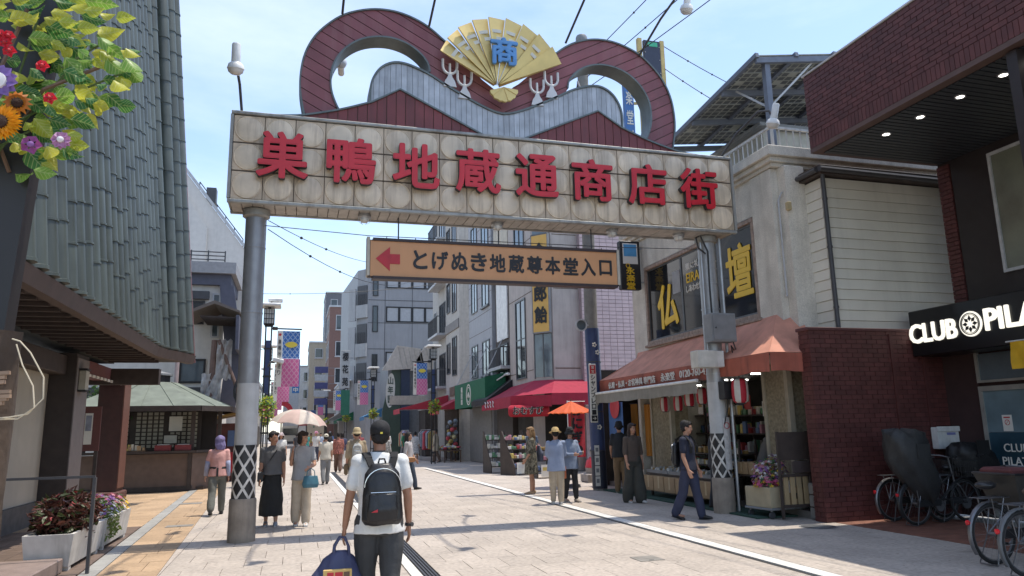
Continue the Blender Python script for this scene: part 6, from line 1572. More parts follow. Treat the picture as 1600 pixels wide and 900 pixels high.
spots += [(190, 105), (175, 30), (200, 80), (150, 25), (165, 95), (180, 130), (200, 110), (150, 165), (155, 175), (60, 245), (75, 265), (50, 270), (95, 240), (85, 255), (70, 235), (120, 190), (130, 20), (80, 5), (20, 5)]
for i, (px, py) in enumerate(spots):
    o = link('leaf', random.choice(lmeshes), gl)
    dirx = 1 if px > 30 else random.choice((1, -1))
    q = gp(px, py, random.uniform(-.16, .10))-Vector((-1.0, 3.0, 2.9)); o.location = q
    yaw = random.uniform(-.7, .7); roll = random.uniform(-1.9, .2) if py > 60 else random.uniform(-.6, .9)
    o.rotation_euler = (Matrix.Rotation(random.uniform(-.5, .5), 3, 'Z') @ Matrix.Rotation(radians(-90)+random.uniform(-.7, .7), 3, 'X') @ Matrix.Rotation(-roll*.6*dirx if dirx > 0 else pi+roll*.5, 3, 'Z')).to_euler()
    s = random.uniform(.8, 1.25); o.scale = (s, s, s)
mb = MB()
for (a, b) in (((20, 240), (120, 100)), ((30, 200), (190, 120)), ((10, 230), (60, 20)), ((40, 230), (90, 260)), ((100, 110), (180, 60)), ((20, 230), (130, 180))):
    p, q = gp(*a), gp(*b); mb.tube([p, (p+q)/2+Vector((0, .03, .03)), q], .0045, 5)
mb.build('vine', M('vine_green', (.08, .12, .03), .6), gl, world=True)
def bloom(name, px, py, r, petals, pm, cm, cr, dy=-.2, lay=1):
    c = gp(px, py, dy)-Vector((-1.0, 3.0, 2.9)); h = MB().lathe([(cr, 0), (cr*.9, -.012), (.001, -.018)], 14, tuple(c), axis='y').build(name, cm, gl, smooth=True)
    mb = MB()
    for L2 in range(lay):
        for k in range(petals):
            a = 2*pi*(k+.5*L2)/petals; e = Vector((cos(a), 0, sin(a))); f_ = Vector((-sin(a), 0, cos(a))); y = Vector((0, -.004+.006*L2, 0)); w = pi*r/petals*.85
            mb.add([c+e*cr*.8+y, c+e*r*.6+f_*w+y-Vector((0, .008, 0)), c+e*r+y+Vector((0, .004, 0)), c+e*r*.6-f_*w+y-Vector((0, .008, 0))], [(0, 1, 2, 3)])
    mb.build('petals', pm, h, fix=False)
sunm = M('sunflower_petal', (.80, .34, .01), .5, trans=.3, var=.15, scale=30); sunc = M('sunflower_heart', (.05, .022, .012), .9, bump=.6, bscale=200)
bloom('sunflower', 20, 192, .070, 18, sunm, sunc, .026, lay=2); bloom('sunflower', 42, 165, .05, 14, M('sunflower_deep', (.6, .18, .01), .5, trans=.3), sunc, .02, dy=-.12)
mgm = M('morning_glory', (.22, .13, .38), .5, trans=.3, var=.2); bloom('morning_glory', 8, 130, .068, 7, mgm, M('glory_white', (.66, .62, .62), .6), .035, lay=2)
bloom('petunia', 110, 222, .034, 6, M('petunia_mauve', (.45, .22, .40), .5, trans=.3), M('glory_white', (.66, .62, .62), .6), .012, lay=2); bloom('petunia', 68, 228, .036, 5, M('petunia_plum', (.26, .05, .20), .5, trans=.3), fl[3], .012)
for px, py in ((14, 72), (22, 85), (5, 60), (18, 62), (72, 108), (88, 158)): bloom('red_blossom', px, py, .024, 5, M('blossom_red', (.62, .01, .03), .5, trans=.3), redp, .007)
# ------------------------------------------------------------------ street lamps with banners and flower baskets
def lattice_print(name, c1, c2):
    m = M(name, c1, .8, var=.04, trans=.2); n = m.node_tree.nodes; l = m.node_tree.links; b = n['Principled BSDF']
    tcx = n.new('ShaderNodeTexCoord'); outs = []
    for sg in (1, -1):
        mpp = n.new('ShaderNodeMapping'); mpp.inputs['Rotation'].default_value = (0, sg*radians(38), 0); l.new(tcx.outputs['Object'], mpp.inputs[0])
        w = n.new('ShaderNodeTexWave'); w.inputs['Scale'].default_value = 2.6; w.bands_direction = 'X'; l.new(mpp.outputs[0], w.inputs[0]); g_ = n.new('ShaderNodeMath'); g_.operation = 'GREATER_THAN'; g_.inputs[1].default_value = .86; l.new(w.outputs['Fac'], g_.inputs[0]); outs.append(g_)
    mx = n.new('ShaderNodeMath'); mx.operation = 'MAXIMUM'; l.new(outs[0].outputs[0], mx.inputs[0]); l.new(outs[1].outputs[0], mx.inputs[1])
    mc = n.new('ShaderNodeMixRGB'); mc.inputs[1].default_value = (*c1, 1); mc.inputs[2].default_value = (*c2, 1); l.new(mx.outputs[0], mc.inputs[0]); l.new(mc.outputs[0], b.inputs['Base Color'])
    return m
bblue = lattice_print('banner_blue_net', (.05, .16, .45), (.35, .45, .62)); bpink = lattice_print('banner_pink_net', (.62, .14, .32), (.66, .35, .46))
navyband = M('navy_band', (.03, .05, .13), .5); lampgl = M('lamp_pane', (.50, .50, .47), .3)
yelp = M('print_yellow', (.75, .60, .08), .7, var=.03)
def banner(parent, x0, x1, z0, z1, strip=True, y=0.0):
    """cloth hung from the arm; x0 is the side with the white strip"""
    b = MB(); w = x1-x0; xs = x0+w*.24 if strip else x0; zm = (z0+z1)/2
    wob = lambda x, z: y+.03*sin(x*5+z*2)
    def cl(name, a, c, za, zb, mat):
        g_ = [[(a+(c-a)*j/6, wob(a+(c-a)*j/6, za+(zb-za)*i/6), za+(zb-za)*i/6) for j in range(7)] for i in range(7)]
        vs = [p for r in g_ for p in r]; fs = [(i*7+j, i*7+j+1, (i+1)*7+j+1, (i+1)*7+j) for i in range(6) for j in range(6)]
        return MB().add(vs, fs).build(name, mat, parent, fix=False, smooth=2)
    if strip:
        s = cl('white_strip', x0, xs-.003, z1, z0, paper)
        for i, ch in enumerate('巣鴨地蔵通り'): text(ch, w*.13, (z1-z0)*.085, inkm, parent, ((x0+xs)/2, y-.06, z1-(z1-z0)*(.2+.11*i)), bold=.01, ext=.004, name='letter', world=False)
        MB().ell(((x0+xs)/2, y-.055, z1-(z1-z0)*.07), (w*.06, .004, w*.06), 8, 6).build('flower_mark', redp, parent)
    up_ = cl('upper_cloth', xs, x1, z1, zm+.002, bblue); lo_ = cl('lower_cloth', xs, x1, zm-.002, z0, bpink)
    c = ((xs+x1)/2, (z1+zm)/2); r = (x1-xs)*.36
    pts = [(c[0]+r*cos(a), c[1]+r*.5*sin(a)*abs(sin(a))**.3) for a in [2*pi*k/20 for k in range(20)]]
    MB().prism(pts, y-.06, y-.05).build('almond_mark', yelp, up_); 
def basket(parent, c, r=.32):
    bk = MB().lathe([(r*.35, c[2]-r*.6), (r*.7, c[2]-r*.35), (r*.8, c[2]-r*.05)], 12, (c[0], c[1], 0)).build('basket', wood, parent, smooth=True)
    leaf_ball('basket_leaves', c, (r, r, r*1.05), 260, .13, [lm[0], lm[1], lm[3], lm[2]], bk); flower_bunch(bk, (c[0], c[1], c[2]-r*.8), r*.9, r*1.2, 26, [fl[1], fl[3], fl[2], fl[0]], 'basket_flowers')
def lamp_post(side=1):
    t = thing('street_lamp', 'x', 'street lamp', (0, 0, 0), 0, 'lantern street lamps with banners')
    for x in (-.09, .09): MB().bar((x, 0, .0), (x, 0, 5.1), .045, .06).build('pole', black, t)
    for z in (.5, 1.6, 2.5, 3.4, 4.3, 5.05): MB().box(-.13, .13, -.05, .05, z, z+.06).build('bracket', black, t)
    MB().box(-.065, .065, -.035, .035, 2.9, 4.6).build('navy_plate', navyband, t)
    h = MB().box(-.15, .15, -.15, .15, 5.15, 5.62).build('lantern', lampgl, t)
    mb = MB()
    for k in range(5):
        for s in (-1, 1): mb.box(-.16+k*.08-.008, -.16+k*.08+.008, s*.155-.008, s*.155+.008, 5.12, 5.64); mb.box(s*.155-.008, s*.155+.008, -.16+k*.08-.008, -.16+k*.08+.008, 5.12, 5.64)
    for z in (5.12, 5.29, 5.45, 5.62): mb.box(-.165, .165, -.165, .165, z, z+.02)
    o = mb.build('lantern_grille', black, h)
    MB().bbox(-.36, .36, -.36, .36, 5.70, 5.80, .03).build('cap', white, t)
    MB().box(-.05, .05, -.05, .05, 5.62, 5.70).build('cap_neck', black, t)
    MB().tube([(side*.1, 0, 5.0), (side*1.05, 0, 4.98)], .025, 8).build('banner_arm', black, t); MB().lathe([(.06, -.08), (.06, .08)], 10, (side*.2, 0, 5.0), axis='x').build('arm_clamp', black, t)
    return t
L1 = lamp_post(1); banner(L1, .28, 1.0, 3.1, 4.92, y=0); basket(L1, (-.0, -.28, 2.5), .32)
R1 = lamp_post(-1); banner(R1, -1.0, -.3, 3.35, 4.92, y=0); basket(R1, (0, -.28, 2.75), .34)
placed(L1, (-.95, 25, 0), .0, 'lantern street lamp with banner just behind the left gate post')
placed(L1, (-1.35, 37, 0), .06, 'second lantern street lamp on the left side of the street')
placed(L1, (-1.9, 50, 0), .03, 'third lantern street lamp on the left side of the street')
placed(L1, (-2.5, 66, 0), .0, 'farthest lantern street lamp on the left side of the street')
placed(R1, (6.51, 36.2, 0), .0, 'lantern street lamp with flower basket near the green awning')
placed(R1, (4.8, 49, 0), .05, 'lantern street lamp before the tea shop')
placed(R1, (3.85, 61, 0), .0, 'lantern street lamp near the grey office block')
placed(R1, (2.9, 76, 0), .0, 'farthest lantern street lamp on the right side')
# cameras and boxes on the first left lamp
cm = thing('security_camera', 'white security camera mounted beside the left street lamp', 'camera', (-.75, 24.9, 3.9)); MB().bbox(-.05, .3, -.08, .08, 0, .14, .02).build('body', white, cm, rot=(0, .25, 0)); MB().bar((-.1, 0, 0), (-.2, .1, -.2), .04).build('bracket', dkgrey, cm)
cm = thing('flood_lamp', 'white flood lamp on top of the left street lamp', 'lamp', (-.8, 25, 5.8)); MB().bbox(-.2, .25, -.15, .15, .08, .18, .02).build('head', white, cm); MB().bar((-.1, 0, 0), (-.1, 0, .1), .05).build('bracket', dkgrey, cm)

# ------------------------------------------------------------------ navy utility pole
up_ = thing('utility_pole', 'tall concrete utility pole with navy flower-print wrap', 'utility pole', (7.55, 18.1, 0))
ccp = M('pole_concrete', (.22, .21, .19), .9, var=.15, bump=.3)
MB().tube([(7.62, 18.1, 0), (7.55, 18.1, 4.3), (7.62, 18.1, 12.6)], [.185, .175, .15], 20).build('shaft', ccp, up_, world=True, smooth=True)
MB().lathe([(.15, 12.55), (.17, 12.6), (.17, 12.75), (.15, 12.8)], 16, (7.62, 18.1, 0)).build('cap', midgrey, up_, world=True, smooth=True)
wr = MB().tube([(7.60, 18.1, 1.0), (7.56, 18.1, 4.2)], .19, 20).build('navy_wrap', navyband, up_, world=True, smooth=True)
for (a, z) in ((-1.75, 3.75), (-1.35, 3.55), (-1.95, 3.0), (-1.5, 1.6), (-1.8, 2.2)):
    for k in range(5):
        b = 2*pi*k/5; MB().ell((7.575+.2*cos(a)+.045*cos(b)*-sin(a), 18.1+.2*sin(a)+.0, z+.045*sin(b)), (.025, .006, .025), 6, 4).build('flower_mark', paper, wr, world=True)
MB().tube([(7.615, 18.1, .05), (7.605, 18.1, 1.0)], .195, 20).build('dark_wrap', M('pole_dark', (.022, .026, .045), .5, streak=.2), up_, world=True, smooth=True)
for z in (2.0, 1.0, 3.3): MB().lathe([(.2, z-.015), (.2, z+.015)], 20, (7.58, 18.1, 0), cap=False).build('band', dkgrey, up_, world=True)
ps = thing('pole_sign', 'narrow white vertical sign with black katakana on the utility pole', 'sign', (7.42, 17.85, 1.7))
box('sign_board', paper, ps, 7.335, 7.525, 17.84, 17.87, 1.72, 3.24, .01); box('red_block', redp, ps, 7.35, 7.51, 17.83, 17.838, 2.98, 3.2)
for i, ch in enumerate('シャンブレロ｜'): text(ch, .12, .13, inkm, ps, (7.43, 17.834, 2.88-i*.15), bold=.02, ext=.006, name='letter')
for i, ch in enumerate('質宝'): text(ch, .08, .08, paper, ps, (7.43, 17.826, 3.14-i*.1), bold=.01, ext=.006, name='letter')
box('black_block', black, ps, 7.35, 7.51, 17.83, 17.838, 1.75, 1.9); text('→', .1, .08, paper, ps, (7.43, 17.826, 1.825), ext=.006)
lbl = thing('pole_notice', 'white paper labels pasted low on the utility pole', 'notice', (7.47, 17.9, .1))
for k in range(4): MB().box(-.055, .075, -.012, -.008, .02+k*.26, .26+k*.26).build('label_sheet', paper, lbl); MB().box(-.03, .05, -.016, -.0125, .1+k*.26, .2+k*.26).build('print_block', midgrey, lbl)
mr = thing('round_mirror', 'small round ring bracket on the utility pole', 'bracket', (7.22, 18.0, 4.28)); MB().lathe([(.13, 0), (.13, -.03), (.17, -.03), (.17, 0)], 20, axis='y', cap=False).build('ring', ltgrey, mr); MB().lathe([(.13, -.012), (.001, -.014)], 20, axis='y').build('disc', glassb, mr); MB().bar((.15, 0, 0), (.3, 0, 0), .04).build('arm', ltgrey, mr)
es = thing('hanging_shop_sign', 'black hanging shop sign with blue panel and gold lettering', 'sign', (8.840, 17.95, 5.3))
box('sign_box', black, es, 8.560, 9.120, 17.88, 18.05, 5.30, 6.60, .02); box('blue_panel', M('panel_skyblue', (.08, .30, .55), .5), es, 8.660, 9.020, 17.868, 17.879, 6.18, 6.5); box('pale_panel', paper, es, 8.630, 9.050, 17.872, 17.8785, 5.98, 6.53)
for i, ch in enumerate('永楽堂'): text(ch, .24, .19, yel, es, (8.820, 17.862, 5.80-i*.2), bold=.03, ext=.01, name='letter')
text('仏壇仏具', .08, .5, yel, es, (9.020, 17.866, 5.7), bold=.0, ext=.006) if False else None
MB().lathe([(.045, 0), (.045, -.01), (.06, -.01), (.06, 0)], 16, (8.760, 17.876, 5.93), axis='y', cap=False).build('ring_mark', yel, es, world=True)
for z in (5.5, 6.4): MB().bar((9.120, 17.96, z), (9.3, 17.8, z), .03).build('bracket', steel, es, world=True)
es.location = es.location+Vector((-.60, -.95, -.22))
# things on the right gate post
gbx = thing('grey_cabinet', 'grey steel cabinet strapped to the right gate post', 'cabinet', (7.6, 12.05, 3.1)); box('body', midgrey, gbx, 7.38, 7.90, 11.90, 12.16, 3.12, 3.66, .01); box('door', M('cabinet_door', (.20, .205, .21), .5), gbx, 7.41, 7.87, 11.885, 11.90, 3.15, 3.63, .004); MB().lathe([(.015, 0), (.015, -.02)], 8, (7.46, 11.885, 3.38), axis='y').build('lock', dkgrey, gbx, world=True)
wbx = thing('white_meter_box', 'cream meter box strapped to the right gate post below the cabinet', 'box', (7.25, 12.05, 2.65)); box('body', M('cream_box', (.56, .54, .48), .5, streak=.15), wbx, 7.06, 7.47, 11.92, 12.18, 2.64, 2.96, .012); box('side_cover', offwhite, wbx, 7.475, 7.62, 11.94, 12.17, 2.65, 2.95, .01)
bbx = thing('black_box', 'small black switch box on the right gate post', 'box', (7.7, 12.1, 2.0)); box('body', black, bbx, 7.60, 7.80, 11.98, 12.17, 2.06, 2.40, .015); MB().tube([(7.7, 12.05, 2.06), (7.72, 12.1, 1.9), (7.66, 12.15, 1.6)], .012, 6).build('cable', black, bbx, world=True)
wrp = thing('white_wrapped_notice', 'crumpled white vinyl notice wrapped round the right gate post', 'notice', (7.72, 12.2, .75)); g_ = [[(7.66+.195*cos(a), 12.35+.195*sin(a)+.006*sin(i*2.3+a*9), .78+.95*i/8) for a in [radians(262+9*j) for j in range(8)]] for i in range(9)]
sheet('vinyl', g_[::-1], M('vinyl_white', (.55, .53, .51), .5, var=.2, scale=14, bump=.5), wrp, th=.003); MB().lathe([(.05, 0), (.05, -.005), (.06, -.005), (.06, 0)], 16, (7.70, 12.145, 1.58), axis='y', cap=False).build('ring_mark', redp, wrp, world=True)
cp = thing('conduit_pipes', 'pair of grey conduits and loose cables running up the right gate post', 'pipe', (7.66, 12.2, .05))
MB().tube([(7.88, 12.22, .02), (7.88, 12.22, 5.2)], .03, 8).build('conduit', steel, cp, world=True, smooth=True); MB().tube([(7.46, 12.22, 2.9), (7.46, 12.22, 5.1)], .025, 8).build('conduit', steel, cp, world=True, smooth=True)
MB().tube([(7.56, 12.14, 3.6), (7.54, 12.12, 4.2), (7.56, 12.13, 4.9), (7.4, 12.1, 5.2), (7.3, 12.1, 5.15), (7.34, 12.1, 4.95), (7.5, 12.12, 4.85)], .018, 6).build('cable', black, cp, world=True, smooth=True)
MB().tube([(7.85, 11.95, 3.12), (7.9, 11.95, 2.95), (7.82, 11.95, 2.9), (7.8, 11.95, 3.05), (7.9, 12.0, 2.95), (7.86, 12.1, 2.7)], .012, 6).build('cable', black, cp, world=True, smooth=True)
for z in (2.55, 3.8, 4.3, 4.75): MB().lathe([(.176, z-.012), (.176, z+.012)], 24, (7.66, 12.35, 0), cap=False).build('strap', steel, cp, world=True)
# sign tower behind the gate
tw = thing('sign_tower', 'tall yellow-framed vertical sign tower on the shop roof', 'sign', (9.25, 17.2, 6.8))
yfm = M('tower_yellow', (.55, .42, .16), .6, streak=.3)
for x in (9.02, 9.72): MB().bar((x, 17.25, 6.4), (x, 17.25, 12.45), .12).build('post', yfm, tw, world=True)
box('led_board', M('led_navy', (.03, .035, .06), .4), tw, 9.12, 9.62, 17.15, 17.24, 9.4, 12.38); box('led_green', M('led_green', (.05, .4, .22), .5), tw, 9.2, 9.54, 17.14, 17.149, 12.2, 12.33)
box('blue_board', M('tower_blue', (.05, .15, .38), .5), tw, 8.5, 8.78, 17.30, 17.42, 8.4, 11.6); MB().bar((8.7, 17.4, 10.5), (9.0, 17.3, 10.5), .06).build('strut', yfm, tw, world=True); MB().bar((8.7, 17.4, 8.9), (9.0, 17.3, 8.9), .06).build('strut', yfm, tw, world=True)
for i, ch in enumerate('永楽堂メデ'): text(ch, .2, .42, paper, tw, (8.64, 17.29, 11.2-i*.58), bold=.01, ext=.01, name='letter')
for i in range(14): MB().lathe([(.012, 0), (.012, -.01)], 6, (9.15+(i % 2)*.44, 17.14, 9.6+.2*i), axis='y').build('bulb', paper, tw, world=True)
# overhead wires
def wire(label, a, b, sag=.3, r=.012, n=14):
    t = thing('overhead_wire', label, 'wire', a, 0, 'overhead wires'); a = Vector(a); b = Vector(b)
    MB().tube([(b-a)*(i/n)-Vector((0, 0, sag*4*(i/n)*(1-i/n))) for i in range(n+1)], r, 5).build('cable', black, t)
    for k in (2, 4): p = (b-a)*(k/n)-Vector((0, 0, sag*4*(k/n)*(1-k/n))); MB().ell(p, (.03, .03, .03), 6, 4).build('clip', black, t)
wire('thick black wire from the sign tower over the solar canopy', (9.75, 17.2, 12.3), (16, 18.5, 11.2), .2)
wire('black wire from the sign tower down to the solar canopy', (9.75, 17.2, 11.6), (13, 16, 9.2), .15)
wire('upper thin wire from the utility pole toward the viewer', (7.6, 18.1, 11.9), (9.5, -2, 13.2), .4)
wire('middle thin wire from the utility pole toward the viewer', (7.7, 18.1, 11.5), (11.0, -2, 13.0), .4)
wire('lower thin wire from the utility pole toward the viewer', (7.5, 18.1, 11.0), (12.5, -2, 12.6), .4)
wire('thin wire from the left gate post to the orange sign', (-.55, 12.4, 5.1), (3.2, 26, 7.6), .25, .007)
wire('string of small bulbs from the left gate post', (-.55, 12.4, 4.95), (4.5, 30, 7.8), .5, .008)
wire('thin wire crossing the street beyond the gate', (-2.0, 33, 7.6), (9, 36, 9.4), .3, .012)
wire('thin wire far down the street', (-3.0, 29, 4.6), (-.9, 25, 4.4), .15, .01)

# ------------------------------------------------------------------ bicycles
tyrem = M('tyre_rubber', (.018, .018, .018), .8, var=.2); bsil = M('bike_silver', (.20, .20, .21), .38, metal=.75); bblk = M('bike_black', (.02, .02, .022), .35); reflr = M('reflector_red', (.62, .02, .03), .25); rainc = M('rain_cover_grey', (.034, .035, .036), .6, var=.25, scale=5, bump=.4, bscale=18); rainb = M('rain_cover_black', (.010, .010, .011), .55, var=.25, bump=.3, bscale=12)
def bicycle(label, loc, rz, framem, basket_=None, cover=None, seatm=None, rear_basket=False):
    t = thing('bicycle', label, 'bicycle', loc, rz, 'bicycles parked by the brick studio'); r = .33; WB = 1.06
    def wheel(x):
        w = MB().tube([(x+(r-.02)*cos(a), 0, r+(r-.02)*sin(a)) for a in [2*pi*k/32 for k in range(32)]], .020, 8, closed=True).build('tyre', tyrem, t, smooth=True)
        MB().tube([(x+(r-.045)*cos(a), 0, r+(r-.045)*sin(a)) for a in [2*pi*k/32 for k in range(32)]], .009, 6, closed=True).build('rim', bsil, w, smooth=True)
        mb = MB()
        for k in range(20): a = 2*pi*k/20; b = a+(.5 if k % 2 else -.5); mb.tube([(x+.02*cos(b), (.03 if k % 4 < 2 else -.03), r+.02*sin(b)), (x+(r-.05)*cos(a), 0, r+(r-.05)*sin(a))], .0012, 3, cap=False)
        o = mb.build('spokes', bsil, w); o['kind'] = 'stuff'
        MB().lathe([(.022, -.045), (.022, .045)], 10, (x, 0, r), axis='y').build('hub', bsil, w, smooth=True)
    wheel(0); wheel(WB)
    bbp = (.44, 0, .28); sc = (.30, 0, .66); hc = (.84, 0, .74); hl = (.87, 0, .60)
    for a, b, q in ((bbp, hl, .02), (bbp, sc, .016), ((.36, 0, .50), hc, .016)): MB().tube([a, b], q, 8).build('frame_tube', framem, t, smooth=True)
    for s in (-1, 1):
        MB().tube([(0, s*.06, r), (bbp[0], s*.03, bbp[2])], .010, 6).build('chain_stay', framem, t); MB().tube([(0, s*.06, r), (sc[0], s*.02, .58)], .009, 6).build('seat_stay', framem, t)
        MB().tube([(WB, s*.05, r), (.93, s*.045, .55), (.88, s*.03, .60)], .010, 6).build('fork_blade', bsil, t)
        MB().tube([(0, s*.07, r), (-.06, s*.09, .72)], .006, 5).build('rack_strut', bsil, t); MB().tube([(0, s*.07, r), (.12, s*.09, .72)], .006, 5).build('rack_strut', bsil, t)
        MB().tube([(0, s*.07, r), (-.12, s*.11, .02)], .007, 5).build('stand_leg', bsil, t)
    MB().tube([(-.12, -.11, .012), (-.12, .11, .012)], .007, 5).build('stand_foot', bsil, t)
    mb = MB()
    for y in (-.09, -.03, .03, .09): mb.tube([(-.18, y, .725), (.22, y, .725)], .005, 5)
    for x in (-.18, .0, .22): mb.tube([(x, -.09, .725), (x, .09, .725)], .005, 5)
    mb.build('rack', bsil, t)
    for x, a0_, a1_ in ((0, radians(20), radians(215)), (WB, radians(-20), radians(150))):
        pts = [(x+(r+.025)*cos(a), 0, r+(r+.025)*sin(a)) for a in [a0_+(a1_-a0_)*k/14 for k in range(15)]]
        vs = []; fs = []
        for k, p in enumerate(pts):
            d = Vector((p[0]-x, 0, p[2]-r)).normalized()
            for y, q in ((-.026, -.012), (-.014, .004), (.014, .004), (.026, -.012)): vs.append((p[0]+d.x*q, y, p[2]+d.z*q))
        for k in range(14):
            for j in range(3): fs.append((k*4+j, k*4+j+1, (k+1)*4+j+1, (k+1)*4+j))
        MB().add(vs, fs).build('fender', framem, t, fix=False, smooth=True)
    MB().lathe([(.027, 0), (.027, -.016), (.017, -.022)], 14, (-.345, 0, .47), axis='x').build('reflector', reflr, t, smooth=True)
    MB().tube([sc, (.27, 0, .80)], .013, 8).build('seat_post', bsil, t)
    s_ = MB()
    if rear_basket: s_.ell((-.02, 0, .86), (.12, .1, .05), 14, 8)
    else: s_.ell((.22, 0, .84), (.13, .085, .045), 14, 8); s_.ell((.35, 0, .835), (.10, .03, .035), 10, 8)
    s_.build('saddle', seatm or bblk, t, smooth=2)
    MB().tube([hl, (.80, 0, .95), (.79, 0, 1.0)], .014, 8).build('stem', bsil, t)
    MB().tube([(.56, -.27, 1.02), (.66, -.27, 1.04), (.80, -.16, 1.03), (.82, 0, 1.0), (.80, .16, 1.03), (.66, .27, 1.04), (.56, .27, 1.02)], .011, 8).build('handlebar', bsil, t, smooth=True)
    for s in (-1, 1): MB().tube([(.54, s*.27, 1.018), (.65, s*.27, 1.04)], .016, 8).build('grip', bblk, t, smooth=True); MB().tube([(.60, s*.25, 1.0), (.74, s*.20, 1.0)], .006, 5).build('brake_lever', bsil, t)
    MB().lathe([(.09, -.012), (.09, .012)], 18, (bbp[0], -.05, bbp[2]), axis='y').build('chainring', bsil, t); MB().box(-.02, .46, -.075, -.045, .28, .38).build('chain_guard', bblk, t)
    for s, a in ((-1, .6), (1, .6+pi)): MB().bar((bbp[0], s*.07, bbp[2]), (bbp[0]+.16*cos(a), s*.07, bbp[2]+.16*sin(a)), .02).build('crank', bsil, t); MB().bbox(bbp[0]+.16*cos(a)-.045, bbp[0]+.16*cos(a)+.045, s*.08, s*.16, bbp[2]+.16*sin(a)-.012, bbp[2]+.16*sin(a)+.012, .005).build('pedal', bblk, t)
    if basket_:
        mb = MB(); x0, x1, y0, y1, z0, z1 = .88, 1.20, -.18, .18, .70, .95
        for k in range(9):
            f_ = k/8; y = y0+(y1-y0)*f_; x = x0+(x1-x0)*f_
            for xx in (x0, x1): mb.tube([(xx, y, z0), (xx, y, z1)], .003, 3)
            for yy in (y0, y1): mb.tube([(x, yy, z0), (x, yy, z1)], .003, 3)
            mb.tube([(x, y0, z0), (x, y1, z0)], .003, 3)
        for z in (z0, z0+.08, z0+.16, z1): mb.tube([(x0, y0, z), (x1, y0, z), (x1, y1, z), (x0, y1, z)], .004, 4, closed=True)
        o = mb.build('basket', basket_, t)
    if rear_basket:
        b = MB(); X0 = .40; b.add([(X0-.14, -.17, .58), (X0+.22, -.17, .58), (X0+.22, .17, .58), (X0-.14, .17, .58), (X0-.28, -.26, .98), (X0+.34, -.26, .98), (X0+.34, .26, .98), (X0-.28, .26, .98)], [(0,3,2,1),(0,1,5,4),(1,2,6,5),(2,3,7,6),(3,0,4,7)])
        bo = b.build('rear_basket', M('basket_olive', (.040, .036, .031), .6, var=.15), t); MB().tube([(X0-.28, -.26, .98), (X0+.34, -.26, .98), (X0+.34, .26, .98), (X0-.28, .26, .98)], .014, 6, closed=True).build('basket_rim', bblk, bo); MB().bbox(X0-.26, X0+.0, -.22, .18, .95, 1.05, .03).build('folded_cloth', M('maroon_cloth', (.10, .03, .03), .9, var=.3), bo); MB().bbox(X0+.1, X0+.22, -.22, -.02, .96, 1.03, .02).build('red_pouch', reflr, bo)
    if cover:
        mat, prof = cover; vs = []; fs = []; n = 36
        for i, (x, z, rx, ry) in enumerate(prof):
            for k in range(n):
                a = 2*pi*k/n; w = 1+.06*sin(3*a+i*1.7)+.05*sin(7*a+i*1.3)+.035*sin(11*a-i*2.1); vs.append((x+rx*w*cos(a), ry*w*sin(a), z-.08+.03*sin(5*a+i)))
        for i in range(len(prof)-1):
            for k in range(n): fs.append((i*n+k, i*n+(k+1) % n, (i+1)*n+(k+1) % n, (i+1)*n+k))
        fs += [tuple(range((len(prof)-1)*n, len(prof)*n))]
        co = MB().add(vs, fs).build('rain_cover', mat, t, smooth=2)
        MB().box(prof[4][0]-.14, prof[4][0]+.12, -prof[4][3]*1.07, -prof[4][3]*1.03, prof[4][1]-.08, prof[4][1]+.14).build('pocket', mat, co)
    return t
covA = [(.26, .42, .10, .10), (.22, .52, .20, .17), (.16, .70, .30, .23), (.06, .90, .36, .27), (-.03, 1.10, .37, .29), (-.08, 1.32, .35, .28), (-.10, 1.46, .33, .26), (-.16, 1.52, .26, .20), (-.17, 1.54, .05, .05)]
covB = [(.95, .60, .14, .12), (.90, .72, .28, .2), (.82, .86, .42, .25), (.76, 1.0, .46, .27), (.70, 1.12, .42, .26), (.62, 1.22, .32, .23), (.56, 1.28, .18, .15), (.55, 1.29, .04, .04)]
bicycle('silver-framed bicycle parked deepest against the dark brick wall', (9.40, 10.12, .004), .02, bsil, bblk)
bicycle('bicycle with grey rain cover over its child seat by the brick wall', (9.30, 9.56, .004), .06, bblk, bblk, (rainc, covA))
bicycle('bicycle hidden under a big black rain cover before the studio door', (9.98, 9.72, .004), .0, bblk, bblk, (rainb, covB))
bicycle('silver city bicycle with olive rear basket and red reflector at the right edge', (7.56, 6.72, .004), .03, bsil, bblk, rear_basket=True)
bicycle('dark bicycle cut off at the bottom right corner', (7.24, 6.08, .004), .02, M('bike_grey', (.12, .125, .13), .4), bblk, seatm=M('saddle_brown', (.08, .05, .035), .5))
